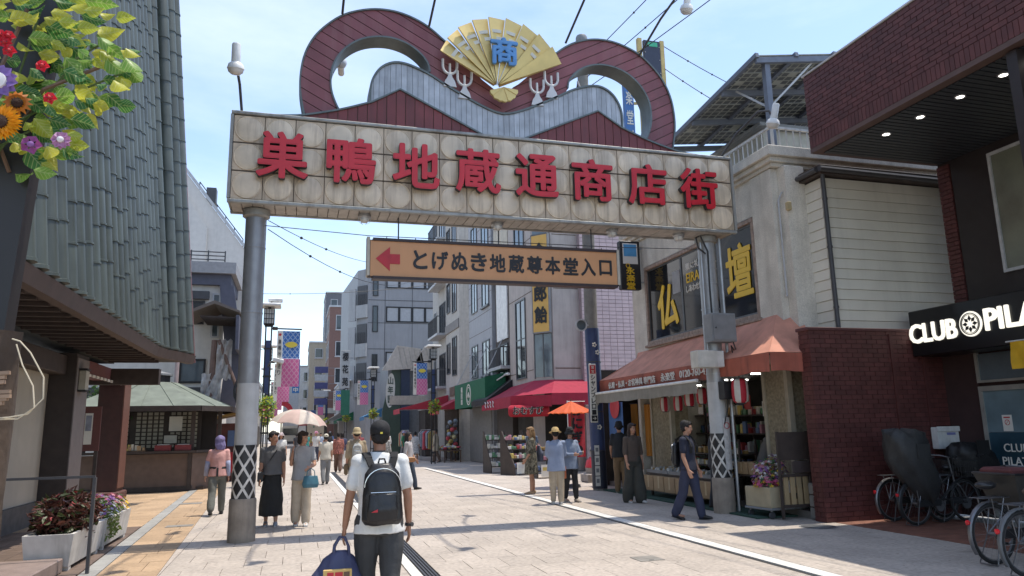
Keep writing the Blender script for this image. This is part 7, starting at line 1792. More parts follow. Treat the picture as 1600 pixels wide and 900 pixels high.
# ------------------------------------------------------------------ people
from mathutils import noise as mnoise
_tmp = bpy.data.scenes.new('workbench')
_empty = bpy.data.meshes.new('empty'); _bench = bpy.data.objects.new('bench', _empty); _tmp.collection.objects.link(_bench)
_rm = _bench.modifiers.new('r', 'REMESH'); _rm.mode = 'VOXEL'; _rm.use_smooth_shade = True; _sm = _bench.modifiers.new('s', 'SMOOTH'); _sm.factor = .5
def fuse(mb, vox, smooth=4, fold=0.0, fs=7.0, seed=0):
    """melt overlapping closed shapes into one continuous skin"""
    me = bpy.data.meshes.new('f'); me.from_pydata([tuple(v) for v in mb.v], [], mb.f)
    bm = bmesh.new(); bm.from_mesh(me); bmesh.ops.recalc_face_normals(bm, faces=bm.faces); bm.to_mesh(me); bm.free()
    o = _bench; o.data = me; _rm.voxel_size = vox; _sm.iterations = smooth; _sm.show_viewport = smooth > 0
    vl = _tmp.view_layers[0]; vl.update(); dg = vl.depsgraph
    out = bpy.data.meshes.new_from_object(o.evaluated_get(dg)); o.data = _empty; bpy.data.meshes.remove(me)
    if fold:
        cs = [v.co.copy() for v in out.vertices]; ns = [v.normal.copy() for v in out.vertices]; fl_ = []
        for q, nn in zip(cs, ns):
            k = mnoise.noise(Vector((q.x*fs+seed, q.y*fs, q.z*fs*.55)))+.5*mnoise.noise(Vector((q.x*fs*2.3, q.y*fs*2.3+seed, q.z*fs*1.1)))
            fl_.extend(q+nn*(k*fold))
        out.vertices.foreach_set('co', fl_)
    out.polygons.foreach_set('use_smooth', [True]*len(out.polygons))
    return out
def loft(mb, rings, n=16):
    """rings: (centre, a-vector, b-vector) closed tube of ellipses"""
    vs = []; fs = []
    for c, a, b in rings:
        c = Vector(c); a = Vector(a); b = Vector(b)
        for k in range(n): vs.append(c+a*cos(2*pi*k/n)+b*sin(2*pi*k/n))
    m = len(rings)
    for i in range(m-1):
        for k in range(n): fs.append((i*n+k, i*n+(k+1) % n, (i+1)*n+(k+1) % n, (i+1)*n+k))
    fs += [tuple(range(n-1, -1, -1)), tuple(range((m-1)*n, m*n))]
    mb.add(vs, fs)
def limb(mb, pts, rs, n=12): 
    mb.tube(pts, rs, n)
    for p, r in ((pts[0], rs[0]), (pts[-1], rs[-1])): mb.ell(p, (r*.98, r*.98, r*.98), 10, 8)
def cm_(name, col, rough=.85, var=.12, **k): return M(name, col, rough, var=var, scale=k.pop('scale', 6), bump=.5, bscale=13, **k)
lipm = M('lips', (.36, .10, .09), .5, var=0); eyem = M('eye_dark', (.015, .012, .012), .3, var=0); eyew = M('eye_white', (.6, .58, .55), .4, var=0)
shoew = M('shoe_white', (.58, .57, .55), .6); shoeb = M('shoe_black', (.02, .02, .02), .5); shoeg = M('shoe_grey', (.25, .26, .28), .6); soleM = M('shoe_sole', (.5, .48, .45), .7)
def person(label, loc, face, H=1.65, legs=((0, 0), (0, 0)), arms=((0, .12, .15, 0), (0, .12, .15, 0)), lean=0.0, head=(0, 0), top=None, bottom=None, shoes=None, hair=('short', hairm), hat=None,
           skinm=None, vox=.012, build=1.0, face_detail=True, curl=.6, twist=0.0):
    skinm = skinm or skin; K = H/1.7
    t = thing('person', label, 'person', loc, face)
    F = Vector((0, -1, 0)); Z = Vector((0, 0, 1))
    # joints
    hz = .90*K
    J = {}
    low = 9
    for i, s in enumerate((1, -1)):
        h, k = legs[i]; hip = Vector((s*.088*K*build, 0, hz)); td = Vector((0, -sin(h), -cos(h))); sd = Vector((0, -sin(h-k), -cos(h-k)))
        kn = hip+td*.43*K; an = kn+sd*.40*K; J['hip', s], J['knee', s], J['ank', s] = hip, kn, an
        low = min(low, an.z)
    dz = .075*K-low; 
    for q in J: J[q] = J[q]+Vector((0, 0, dz))
    pel = Vector((0, 0, hz+dz)); spd = Vector((0, -sin(lean), cos(lean))); 
    chest = pel+spd*.38*K; nb_ = pel+spd*.52*K; Rt = Matrix.Rotation(twist, 3, 'Z'); RX = Rt @ Vector((1, 0, 0)); RYv = Rt @ Vector((0, 1, 0))
    for i, s in enumerate((1, -1)):
        fl_, ab, el, inn = arms[i]; sh = pel+spd*.470*K+RX*s*.168*K*build; fw = Rt @ Vector((0, -1, 0))
        ud = (RX*s*sin(ab)+fw*sin(fl_)*cos(ab)-Z*cos(fl_)*cos(ab)).normalized(); fd = (RX*s*(sin(ab)*.6-inn)+fw*sin(fl_+el)-Z*cos(fl_+el)).normalized()
        eb = sh+ud*.285*K; wr_ = eb+fd*.245*K; J['sh', s], J['el', s], J['wr', s], J['fd', s] = sh, eb, wr_, fd
    hc = nb_+spd*.115*K+Vector((0, -.018*K, .075*K))-Vector((0, 0, .075*K))*.35
    Rh = Matrix.Rotation(head[0], 3, 'Z') @ Matrix.Rotation(head[1], 3, 'X'); hp = lambda x, y, z: hc+Rh @ Vector((x*K, y*K, z*K))
    # --- body skin
    b = MB(); B_ = build
    loft(b, [(pel-Z*.10*K, RX*.13*K*B_, RYv*.10*K*B_), (pel, RX*.15*K*B_, RYv*.105*K*B_), (pel+spd*.14*K, RX*.125*K*B_, RYv*.09*K*B_), (pel+spd*.32*K, RX*.140*K*B_, RYv*.098*K*B_), (pel+spd*.43*K, RX*.140*K*B_, RYv*.082*K*B_), (pel+spd*.50*K, RX*.095*K, RYv*.06*K), (pel+spd*.55*K, RX*.056*K, RYv*.052*K)])
    limb(b, [nb_-spd*.06*K, nb_+spd*.03*K, hp(0, .01, -.05)], [.058*K, .052*K, .05*K])
    for s in (1, -1):
        limb(b, [J['hip', s], (J['hip', s]+J['knee', s])/2, J['knee', s]], [.082*K*B_, .070*K*B_, .052*K*B_]); limb(b, [J['knee', s], J['knee', s]*.6+J['ank', s]*.4+Vector((0, .012, 0)), J['ank', s]], [.05*K, .052*K*B_, .034*K])
        an = J['ank', s]; b.ell(an+Vector((0, -.07*K, -.04*K)), (.036*K, .11*K, .03*K)); b.ell(an+Vector((0, .01*K, -.03*K)), (.033*K, .045*K, .04*K))
        limb(b, [J['sh', s], (J['sh', s]+J['el', s])/2, J['el', s]], [.042*K*B_, .042*K*B_, .038*K]); limb(b, [J['el', s], J['el', s]*.65+J['wr', s]*.35, J['wr', s]], [.038*K, .037*K, .025*K])
        d = J['fd', s]; w = J['wr', s]; pn = (RX*-s-d*d.dot(RX*-s)).normalized(); ac_ = d.cross(pn).normalized()
        if ac_.dot(F) < 0: ac_ = -ac_
        loft(b, [(w-d*.01*K, ac_*.026*K, pn*.02*K), (w+d*.035*K, ac_*.038*K, pn*.017*K), (w+d*.085*K, ac_*.040*K, pn*.015*K), (w+d*.095*K, ac_*.034*K, pn*.012*K)], 12)
        for q, (off, L_) in enumerate(((.029, .072), (.010, .080), (-.010, .075), (-.028, .058))):
            base = w+d*.085*K+ac_*off*K; p = base; cdir = d; pts = [base-d*.02*K]
            for sg, fr in enumerate((.45, .32, .23)):
                ang = curl*(.35+.3*sg); cdir = (cdir*cos(ang)+pn*sin(ang)).normalized(); p = p+cdir*L_*K*fr; pts.append(p)
            b.tube(pts, [.0098*K, .0095*K, .0085*K, .007*K], 8)
        tb0 = w+d*.02*K+ac_*.028*K; tdv = (d*.75+ac_*.55+pn*.35).normalized(); b.tube([tb0, tb0+tdv*.04*K, tb0+tdv*.065*K+d*.012*K], [.013*K, .0115*K, .009*K], 8)
    b.ell(hp(0, .012, .035), (.074*K, .094*K, .092*K), 16, 12, Rh); b.ell(hp(0, -.022, -.035), (.058*K, .066*K, .078*K), 14, 10, Rh); b.ell(hp(0, -.062, -.085), (.026*K, .022*K, .022*K), 10, 8, Rh)
    b.ell(hp(0, -.088, -.012), (.011*K, .014*K, .024*K), 8, 6, Rh); b.ell(hp(0, -.098, -.026), (.014*K, .012*K, .010*K), 8, 6, Rh); b.ell(hp(0, -.078, .022), (.048*K, .014*K, .012*K), 10, 6, Rh)
    for s in (1, -1): b.ell(hp(s*.076, .012, -.012), (.009*K, .020*K, .030*K), 8, 8, Rh); b.ell(hp(s*.034, -.062, -.035), (.022*K, .022*K, .024*K), 8, 6, Rh)
    me = fuse(b, vox, 2); me.materials.append(skinm); body = link('body', me, t)
    if face_detail:
        for s in (1, -1):
            e = MB().ell(hp(s*.031, -.0815, .004), (.0135*K, .006*K, .0065*K), 10, 6, Rh).build('eye', eyew, t, smooth=2); MB().ell(hp(s*.031, -.0868, .004), (.0062*K, .003*K, .0062*K), 8, 6, Rh).build('iris', eyem, e, smooth=2)
            MB().tube([hp(s*.015, -.093, .022), hp(s*.033, -.0925, .026), hp(s*.05, -.081, .020)], .0035*K, 5).build('eyebrow', hair[1], t)
        MB().ell(hp(0, -.0855, -.056), (.022*K, .007*K, .008*K), 10, 6, Rh).build('mouth', lipm, t, smooth=2)
    # --- hair
    if hair:
        kind, hm = hair; h = MB()
        if kind == 'bald': h.ell(hp(0, .030, .0), (.080*K, .082*K, .072*K), 14, 10, Rh)
        else:
            h.ell(hp(0, .024, .052), (.084*K, .098*K, .088*K), 16, 12, Rh); h.ell(hp(0, .05, -.0), (.080*K, .068*K, .075*K), 14, 10, Rh)
            h.ell(hp(.02, -.052, .088), (.058*K, .045*K, .030*K), 10, 8, Rh)
            if kind == 'bob':
                for s in (1, -1): h.ell(hp(s*.073, .012, -.03), (.022*K, .055*K, .085*K), 10, 8, Rh)
                h.ell(hp(0, .06, -.055), (.075*K, .05*K, .07*K), 12, 8, Rh); h.ell(hp(0, -.06, .062), (.062*K, .03*K, .03*K), 10, 8, Rh)
            if kind == 'long':
                for s in (1, -1): limb(h, [hp(s*.066, .0, .03), hp(s*.080, .01, -.08), hp(s*.085, -.01, -.2), hp(s*.075, -.02, -.29)], [.025*K, .03*K, .03*K, .016*K], 10)
                limb(h, [hp(0, .06, 0), hp(0, .085, -.12), hp(0, .095, -.26)], [.07*K, .068*K, .045*K], 12)
        me = fuse(h, max(vox*.9, .008), 2, fold=.009, fs=34); me.materials.append(hm); link('hair', me, t)
    # --- clothes
    if top:
        mt, sl, hem, loose = top['m'], top.get('sleeve', 'short'), top.get('hem', -.06), top.get('loose', .02); c = MB(); g_ = loose
        rings = [(pel+Z*hem*K, RX*(.176*B_+g_)*K, RYv*(.128*B_+g_)*K), (pel+spd*.10*K, RX*(.146*B_+g_)*K, RYv*(.108*B_+g_)*K), (pel+spd*.22*K, RX*(.142*B_+g_)*K, RYv*(.105*B_+g_)*K), (pel+spd*.34*K, RX*(.156*B_+g_*.8)*K, RYv*(.112*B_+g_*.8)*K), (pel+spd*.43*K, RX*(.166*B_+g_*.6)*K, RYv*(.100*B_+g_*.6)*K), (pel+spd*.485*K, RX*(.142*B_+.014)*K, RYv*.088*K), (pel+spd*.53*K, RX*.096*K, RYv*.076*K), (pel+spd*.552*K, RX*.074*K, RYv*.068*K)]
        if hem < -.3: rings = [(pel+Z*hem*K, RX*(.19*B_+g_)*K, RYv*(.15*B_+g_)*K), (pel-Z*.2*K, RX*(.18*B_+g_)*K, RYv*(.14*B_+g_)*K)]+rings[1:]
        loft(c, rings, 22)
        for s in (1, -1):
            sh, eb, wv = J['sh', s], J['el', s], J['wr', s]
            inner = pel+spd*.455*K+RX*s*.09*K; c.ell(sh+Z*.004, (.064*K*B_, .066*K*B_, .060*K*B_), 12, 8)
            if sl == 'none': c.ell(sh, (.055*K, .06*K, .055*K))
            elif sl == 'short': limb(c, [inner, sh+Z*.004, sh*.35+eb*.65], [.062*K, .060*K*B_, (.053+g_*.25)*K*B_])
            elif sl == 'half': limb(c, [inner, sh+Z*.004, sh*.3+eb*.7, eb*.85+wv*.15], [.062*K, .060*K*B_, (.052+g_*.3)*K, (.048+g_*.35)*K])
            else: limb(c, [inner, sh+Z*.004, eb, wv*.94+eb*.06], [.062*K, .060*K*B_, (.046+g_*.3)*K, (.034+g_*.25)*K])
        me = fuse(c, vox, 5, fold=top.get('fold', .010), seed=len(label)); me.materials.append(mt); tp_ = link('shirt', me, t)
        if top.get('collar'): loft_c = MB(); loft(loft_c, [(nb_+spd*.010*K, RX*.082*K, RYv*.076*K), (nb_+spd*.045*K, RX*.064*K, RYv*.060*K)], 18); loft_c.build('collar', top['collar'], t, smooth=2)
    if bottom:
        kind, mt = bottom['k'], bottom['m']; c = MB(); lo_ = bottom.get('loose', .012)
        if kind == 'pants':
            loft(c, [(pel-Z*.12*K, RX*.150*K*B_, RYv*.115*K*B_), (pel-Z*.02*K, RX*(.158*B_+lo_)*K, RYv*(.118*B_+lo_)*K), (pel+Z*.10*K, RX*(.140*B_+lo_)*K, RYv*(.102*B_+lo_)*K)], 18)
            for s in (1, -1):
                hip, kn, an = J['hip', s], J['knee', s], J['ank', s]; e = bottom.get('len', .93); fl2 = bottom.get('flare', .0)
                limb(c, [hip, hip*.5+kn*.5, kn, kn*(.5)+an*.5, kn*(1-e)+an*e], [(.080*B_+lo_)*K, (.078*B_+lo_)*K, (.062+lo_+fl2*.5)*K, (.060+lo_+fl2)*K, (.052+lo_+fl2)*K], 14)
            me = fuse(c, vox, 4, fold=.013, fs=6, seed=len(label)+3); nm = 'trousers'
        else:
            hm_ = bottom.get('hem', -.75); w2 = bottom.get('w', .24); mid = (J['ank', 1]+J['ank', -1])/2
            loft(c, [(Vector((mid.x, mid.y*.5, pel.z+hm_*K)), RX*w2*K, RYv*w2*.75*K), (pel-Z*.45*K, RX*(w2*.5+.10)*K, RYv*(w2*.4+.075)*K), (pel-Z*.12*K, RX*.178*K, RYv*.14*K), (pel+Z*.04*K, RX*.160*K, RYv*.120*K), (pel+Z*.12*K, RX*.145*K, RYv*.105*K)], 26)
            me = fuse(c, vox, 3, fold=.012, fs=9, seed=len(label)+3); nm = 'skirt'
        me.materials.append(mt); link(nm, me, t)
    for i, s in enumerate((1, -1)):
        an = J['ank', s]; kn = J['knee', s]; sdv = (an-kn).normalized(); pitch_ = -atan2(-sdv.y, -sdv.z)*.55
        Rf = Matrix.Rotation(pitch_, 3, 'X'); fp_ = lambda x, y, z: an+Rf @ Vector((x*K, y*K, z*K)); c = MB()
        loft(c, [(fp_(0, .055, -.03), Vector((.030*K, 0, 0)), Rf @ Vector((0, 0, .040*K))), (fp_(0, .02, -.022), Vector((.040*K, 0, 0)), Rf @ Vector((0, 0, .050*K))), (fp_(0, -.05, -.034), Vector((.044*K, 0, 0)), Rf @ Vector((0, 0, .040*K))), (fp_(0, -.12, -.045), Vector((.047*K, 0, 0)), Rf @ Vector((0, 0, .028*K))), (fp_(0, -.185, -.052), Vector((.030*K, 0, 0)), Rf @ Vector((0, 0, .018*K)))], 14)
        me = fuse(c, min(vox, .011), 3); me.materials.append(shoes or shoeb); so = link('shoe', me, t)
        c = MB(); loft(c, [(fp_(0, .06, -.068), Vector((.032*K, 0, 0)), Rf @ Vector((0, 0, .008*K))), (fp_(0, -.06, -.068), Vector((.047*K, 0, 0)), Rf @ Vector((0, 0, .008*K))), (fp_(0, -.185, -.066), Vector((.032*K, 0, 0)), Rf @ Vector((0, 0, .008*K)))], 12); c.build('sole', soleM if shoes is not shoeb else shoeb, so, smooth=True)
    if hat:
        kind, hm = hat[:2]; c = MB()
        if kind == 'cap':
            c.ell(hp(0, .018, .062), (.086*K, .104*K, .078*K), 18, 12, Rh); loft(c, [(hp(0, .018, .022), Rh @ Vector((.084*K, 0, 0)), Rh @ Vector((0, .102*K, 0))), (hp(0, .018, .065), Rh @ Vector((.086*K, 0, 0)), Rh @ Vector((0, .104*K, 0)))], 20); me = fuse(c, .009, 1); me.materials.append(hm); ho = link('cap', me, t)
            q = MB(); loft(q, [(hp(0, -.05, .062), Rh @ Vector((.078*K, 0, 0)), Rh @ Vector((0, 0, .006*K))), (hp(0, -.12, .055), Rh @ Vector((.068*K, 0, 0)), Rh @ Vector((0, 0, .005*K))), (hp(0, -.165, .045), Rh @ Vector((.035*K, 0, 0)), Rh @ Vector((0, 0, .004*K)))], 14); q.build('peak', hm, ho, smooth=2)
        elif kind in ('bucket', 'sun'):
            br = .155 if kind == 'sun' else .135; dr = .02 if kind == 'sun' else .055
            vs = []; prof = [(.001, .155), (.055, .152), (.085, .125), (.098, .055), (br*.85, .055-dr*.5), (br, .055-dr), (br*.97, .050-dr), (.094, .048), (.08, .05)]
            n = 22; fs = []
            for r, z in prof:
                for k in range(n): a = 2*pi*k/n; vs.append(hp(r*cos(a)*.95, .015+r*sin(a)*1.08, z+.006*sin(a*3)*(r > .12)))
            for i2 in range(len(prof)-1):
                for k in range(n): fs.append((i2*n+k, i2*n+(k+1) % n, (i2+1)*n+(k+1) % n, (i2+1)*n+k))
            ho = c.add(vs, fs).build('hat', hm, t, smooth=2)
            b2 = MB(); vs = []
            for r, z in ((.0985, .078), (.1005, .056)):
                for k in range(n): a = 2*pi*k/n; vs.append(hp(r*cos(a)*.95, .015+r*sin(a)*1.08, z))
            b2.add(vs, [(k, (k+1) % n, n+(k+1) % n, n+k) for k in range(n)]).build('hat_band', hat[2] if len(hat) > 2 else hm, ho, fix=False)
        elif kind == 'kerchief':
            c.ell(hp(0, .024, .048), (.102*K, .118*K, .104*K), 18, 12, Rh); loft(c, [(hp(0, .03, .02), Rh @ Vector((.104*K, 0, 0)), Rh @ Vector((0, .095*K, 0))), (hp(0, .07, -.07), Rh @ Vector((.118*K, 0, 0)), Rh @ Vector((0, .065*K, 0))), (hp(0, .10, -.17), Rh @ Vector((.09*K, 0, 0)), Rh @ Vector((0, .02*K, 0)))], 16)
            me = fuse(c, .011, 2, fold=.011, fs=13); me.materials.append(hm); link('kerchief', me, t)
    t['J'] = 0; del t['J']
    R0 = Matrix.Rotation(face, 3, 'Z')
    W = {k: Vector(loc)+R0 @ v for k, v in J.items()}; W['pel'] = Vector(loc)+R0 @ pel; W['chest'] = Vector(loc)+R0 @ chest; W['neck'] = Vector(loc)+R0 @ nb_; W['head'] = Vector(loc)+R0 @ hc; W['R'] = R0; W['t'] = t
    return W
def strap(name, pts, w, mat, parent, th=.004, world=True):
    pts = [Vector(p) for p in pts]; mb = MB()
    for a, b_ in zip(pts, pts[1:]): mb.bar(a, b_, w, th)
    return mb.build(name, mat, parent, world=world)
def backpack(label, W, mat, w=.30, h=.42, d=.15, zoff=0.0, strapm=None, yb=.13):
    """worn on the back; back side is local +y"""
    R0 = W['R']; c = W['chest']+R0 @ Vector((0, yb, zoff-.10)); t = thing('backpack', label, 'backpack', c, atan2(R0[1][0], R0[0][0]))
    m = MB(); loft(m, [(Vector((0, d*.40, -h/2)), Vector((w*.42, 0, 0)), Vector((0, d*.42, 0))), (Vector((0, d*.5, -h*.42)), Vector((w*.50, 0, 0)), Vector((0, d*.52, 0))), (Vector((0, d*.48, 0)), Vector((w*.49, 0, 0)), Vector((0, d*.5, 0))), (Vector((0, d*.40, h*.34)), Vector((w*.43, 0, 0)), Vector((0, d*.42, 0))), (Vector((0, d*.3, h*.5)), Vector((w*.26, 0, 0)), Vector((0, d*.26, 0)))], 22)
    me = fuse(m, .010, 3, fold=.008, fs=9); me.materials.append(mat); link('bag_body', me, t)
    m = MB(); loft(m, [(Vector((0, d*.85, -h*.42)), Vector((w*.36, 0, 0)), Vector((0, d*.22, 0))), (Vector((0, d*.9, -h*.25)), Vector((w*.38, 0, 0)), Vector((0, d*.24, 0))), (Vector((0, d*.82, h*.02)), Vector((w*.34, 0, 0)), Vector((0, d*.18, 0)))], 18); me = fuse(m, .010, 3, fold=.005, fs=12); me.materials.append(mat); link('front_pocket', me, t)
    zip_ = [(w*.44*cos(a), d*.75+.01, h*.12+h*.30*sin(a)) for a in [pi*k/12 for k in range(13)]]; MB().tube(zip_, .004, 5).build('zip', chrome, t); MB().tube([(-w*.3, d*1.10, h*.04), (w*.3, d*1.10, h*.04)], .003, 5).build('pocket_zip', chrome, t)
    MB().tube([(-.03, d*.2, h*.5), (-.02, d*.2, h*.57), (.02, d*.2, h*.57), (.03, d*.2, h*.5)], .008, 6).build('carry_loop', strapm or mat, t)
    return t
def shoulder_straps(W, parent, mat, w=.05):
    R0 = W['R']
    for s in (1, -1):
        P = lambda x, y, z: W['neck']+R0 @ Vector((x, y, z))
        strap('strap', [P(s*.060, .19, -.14), P(s*.080, .165, -.08), P(s*.105, .115, -.012), P(s*.115, .05, .028), P(s*.118, -.03, .022), P(s*.120, -.10, -.06), P(s*.125, -.135, -.16), P(s*.13, -.125, -.27)], w, mat, parent, .012)

# --- foreground man seen from behind
strapm_ = M('strap_webbing', (.014, .014, .015), .9, var=.2)
bagblk = M('backpack_black', (.012, .012, .014), .38, var=.25, scale=5, bump=.3, bscale=14)
W = person('man in white t-shirt and black cap walking away with a backpack', (.69, 6.35, 0), pi, 1.68, legs=((.18, .10), (-.10, .12)), arms=((.03, .22, .10, 0), (-.02, .20, .16, .05)), lean=.03, skinm=skin2, vox=.0085,
           top=dict(m=cm_('white_tee', (.70, .70, .68)), hem=-.10, loose=.022, fold=.012, collar=cm_('tee_collar', (.05, .05, .05))), bottom=dict(k='pants', m=cm_('charcoal_trousers', (.045, .047, .050)), loose=.02), shoes=shoeb, hair=('bald', hairm), hat=('cap', cm_('black_cap', (.014, .014, .016))), build=1.08, curl=.5)
o = MB().box(-.010, .010, -.003, .003, -.008, .008).build('cap_mark', yelp, W['t'], loc=W['R'].inverted() @ (W['head']-Vector(W['t'].location)) + Vector((0, .128, .028)))
bp_ = backpack('black leather-like backpack on the man in the white t-shirt', W, bagblk, .33, .48, .16, -.055); shoulder_straps(W, bp_, strapm_, .062)
for q in bp_.children:
    if q.name.startswith('strap'):
        Rb = Matrix.Rotation(-bp_.rotation_euler.z, 3, 'Z')
        for v in q.data.vertices: v.co = Rb @ v.co
text('◢', .05, .022, redp, bp_, (0.07, .19, -.12), pi, ext=.004, name='red_tag', world=False)
wt = thing('wrist_watch', 'black wrist watch on the walking man', 'watch', W['wr', -1]); R_w = Vector((0, 0, 1)).rotation_difference(W['fd', -1] if False else (W['wr', -1]-W['el', -1]).normalized()).to_matrix()
m = MB(); m.lathe([(.030, -.012), (.034, -.010), (.034, .010), (.030, .012)], 16); m.v = [tuple(R_w @ Vector(v)) for v in m.v]; m.build('band', black, wt, smooth=True); m = MB(); m.lathe([(.018, 0), (.018, .008)], 14, (.034, 0, 0), axis='x'); m.v = [tuple(R_w @ Vector(v)) for v in m.v]; m.build('face', dkgrey, wt)
# bag held in his left hand
hw = W['wr', 1]+Vector((0, 0, -.09)); bgm = M('indigo_nylon', (.055, .060, .125), .55, var=.2, scale=5, bump=.4, bscale=10)
tb = thing('tote_bag', 'indigo drawstring tote bag in the walking man\'s hand', 'bag', (hw.x-.06, hw.y-.02, hw.z-.52))
m = MB(); loft(m, [(Vector((0, 0, 0)), Vector((.18, 0, 0)), Vector((0, .11, 0))), (Vector((0, 0, .10)), Vector((.225, 0, 0)), Vector((0, .135, 0))), (Vector((0, 0, .24)), Vector((.205, 0, 0)), Vector((0, .12, 0))), (Vector((0.02, 0, .37)), Vector((.13, 0, 0)), Vector((0, .065, 0))), (Vector((.03, 0, .43)), Vector((.05, 0, 0)), Vector((0, .035, 0)))], 24)
me = fuse(m, .009, 2, fold=.012, fs=10); me.materials.append(bgm); link('bag_body', me, tb)
for dy in (-.025, .025): MB().tube([(-.03, dy, .38), (-.02, dy, .47), (.02, dy*.3, .535), (.06, dy*.3, .53), (.09, dy, .46), (.10, dy, .36)], .012, 8).build('handle', bgm, tb, smooth=True)
pb = thing('snack_box', 'flat yellow printed souvenir box held against the tote bag', 'box', (tb.location.x+.0, tb.location.y-.14, tb.location.z+.18)); MB().bbox(-.11, .11, -.015, .015, 0, .13, .004).build('carton', M('box_yellow', (.62, .42, .14), .6), pb)
for x, w_ in ((-.055, .05), (.01, .06), (.07, .045)): MB().box(x-w_/2, x+w_/2, -.019, -.0155, .06, .11).build('print_block', redp if x < .05 else wood, pb)

# --- pair of women walking towards the viewer
W = person('woman in grey t-shirt and long black skirt behind the left post', (-.37, 14.15, 0), 0.0, 1.63, legs=((.10, .05), (-.06, .05)), arms=((.03, .10, .12, 0), (.05, .10, .2, 0)), head=(.75, .05), top=dict(m=cm_('grey_tee', (.115, .118, .125)), hem=.02, loose=.03), bottom=dict(k='skirt', m=cm_('black_skirt', (.018, .019, .020)), hem=-.72, w=.22), shoes=shoeg, hair=('short', hairm))
strap('bag_strap', [W['neck']+Vector((-.07, -.09, -.01)), W['chest']+Vector((.0, -.165, -.1)), W['pel']+Vector((.14, -.15, .12)), W['pel']+Vector((.19, -.06, .0))], .022, black, W['t']) if False else None
cb1 = thing('crossbody_bag', 'small black crossbody bag of the woman in the long skirt', 'bag', W['pel']+Vector((-.20, -.02, -.02))); MB().bbox(-.05, .05, -.09, .09, -.08, .10, .02).build('bag_body', black, cb1)
strap('strap', [(0, 0, .1), (.06, -.15, .16), (.16, -.165, .30), (.26, -.10, .46), (.27, .0, .495)], .022, black, cb1, world=False)
W = person('woman in pale grey t-shirt and cream trousers under a parasol', (.14, 13.9, 0), 0.0, 1.62, legs=((.06, .05), (-.10, .1)), arms=((.35, .18, .95, .55), (.45, .10, 2.15, .12)), head=(.85, .02), top=dict(m=cm_('pale_grey_tee', (.33, .335, .345)), hem=-.08, loose=.025), bottom=dict(k='pants', m=cm_('cream_trousers', (.50, .42, .325)), loose=.02, flare=.012), shoes=shoew, hair=('bob', hairm))
hand = W['wr', -1]
pa = thing('parasol', 'pale pink and cream parasol held by the woman', 'umbrella', (hand.x+.02, hand.y-.03, hand.z-.1))
parm = [M('parasol_cream', (.74, .66, .58), .7, trans=.35), M('parasol_pink', (.70, .52, .46), .7, trans=.35)]
m = MB(); n = 8; prof = [(.001, .86), (.18, .83), (.34, .755), (.45, .66), (.50, .585)]; sub = 4
for k in range(n):
    m.mi = k % 2
    for j in range(sub):
        a0_, a1_ = 2*pi*(k+j/sub)/n, 2*pi*(k+(j+1)/sub)/n
        for (r0, z0), (r1, z1) in zip(prof, prof[1:]):
            def pp(r, z, a): ph = ((a*n/(2*pi)) % 1); sc_ = 1-.045*sin(pi*ph)*r/.5; return (r*sc_*cos(a), r*sc_*sin(a), z+.03*sin(pi*ph)*(r/.5)**2)
            m.quad(pp(r0, z0, a0_), pp(r1, z1, a0_), pp(r1, z1, a1_), pp(r0, z0, a1_))
tilt = Matrix.Rotation(radians(6), 3, 'Y'); m.v = [tuple(tilt @ Vector(v)) for v in m.v]
m.build('canopy', parm, pa, merge=True, smooth=True)
m = MB()
for k in range(n): a = 2*pi*k/n; m.tube([tilt @ Vector((.02*cos(a), .02*sin(a), .80)), tilt @ Vector((.3*cos(a), .3*sin(a), .755)), tilt @ Vector((.495*cos(a), .495*sin(a), .582))], .003, 4)
m.build('ribs', dkgrey, pa); MB().tube([tilt @ Vector((0, 0, -.05)), tilt @ Vector((0, 0, .9))], .006, 6).build('shaft', dkgrey, pa); MB().tube([tilt @ Vector((0, 0, -.1)), tilt @ Vector((0, 0, -.0))], .012, 8).build('handle', wood, pa)
hb_ = thing('handbag', 'teal leather handbag on the parasol woman\'s arm', 'handbag', W['wr', 1]+Vector((.03, -.06, -.33))); teal = M('teal_leather', (.06, .17, .22), .4, var=.15)
m = MB(); loft(m, [(Vector((0, 0, 0)), Vector((.125, 0, 0)), Vector((0, .06, 0))), (Vector((0, 0, .06)), Vector((.145, 0, 0)), Vector((0, .07, 0))), (Vector((0, 0, .2)), Vector((.115, 0, 0)), Vector((0, .045, 0)))], 18); me = fuse(m, .010, 2, .004, 10); me.materials.append(teal); link('bag_body', me, hb_)
for y in (-.03, .03): MB().tube([(-.07, y, .18), (-.06, y, .28), (0, y, .33), (.06, y, .28), (.07, y, .18)], .008, 6).build('handle', teal, hb_, smooth=True)

# --- kiosk worker in pink
W = person('kiosk worker in pink shirt and lilac headscarf walking away', (-1.5, 16.55, 0), pi, 1.58, legs=((-.30, .25), (.26, .08)), arms=((.05, .22, .25, 0), (-.08, .12, .15, 0)), head=(.35, 0), top=dict(m=cm_('pink_shirt', (.60, .33, .30)), hem=-.05, loose=.03), bottom=dict(k='pants', m=cm_('grey_green_trousers', (.13, .135, .12)), loose=.02), shoes=shoeb, hair=None, hat=('kerchief', cm_('lilac_scarf', (.20, .17, .33))), face_detail=False)
ap = W['pel']; m = MB(); loft(m, [(Vector((0, 0, W['pel'].z+.10)), Vector((.172, 0, 0)), Vector((0, .132, 0))), (Vector((0, 0, W['pel'].z+.14)), Vector((.170, 0, 0)), Vector((0, .130, 0)))], 24); m.build('apron_tie', black, W['t'], smooth=2); MB().box(-.02, .02, .135, .15, W['pel'].z-.05, W['pel'].z+.12).build('apron_knot', black, W['t'])
slv = cm_('lilac_arm_cover', (.33, .36, .50)); Ri = W['R'].inverted(); base_ = Vector(W['t'].location)
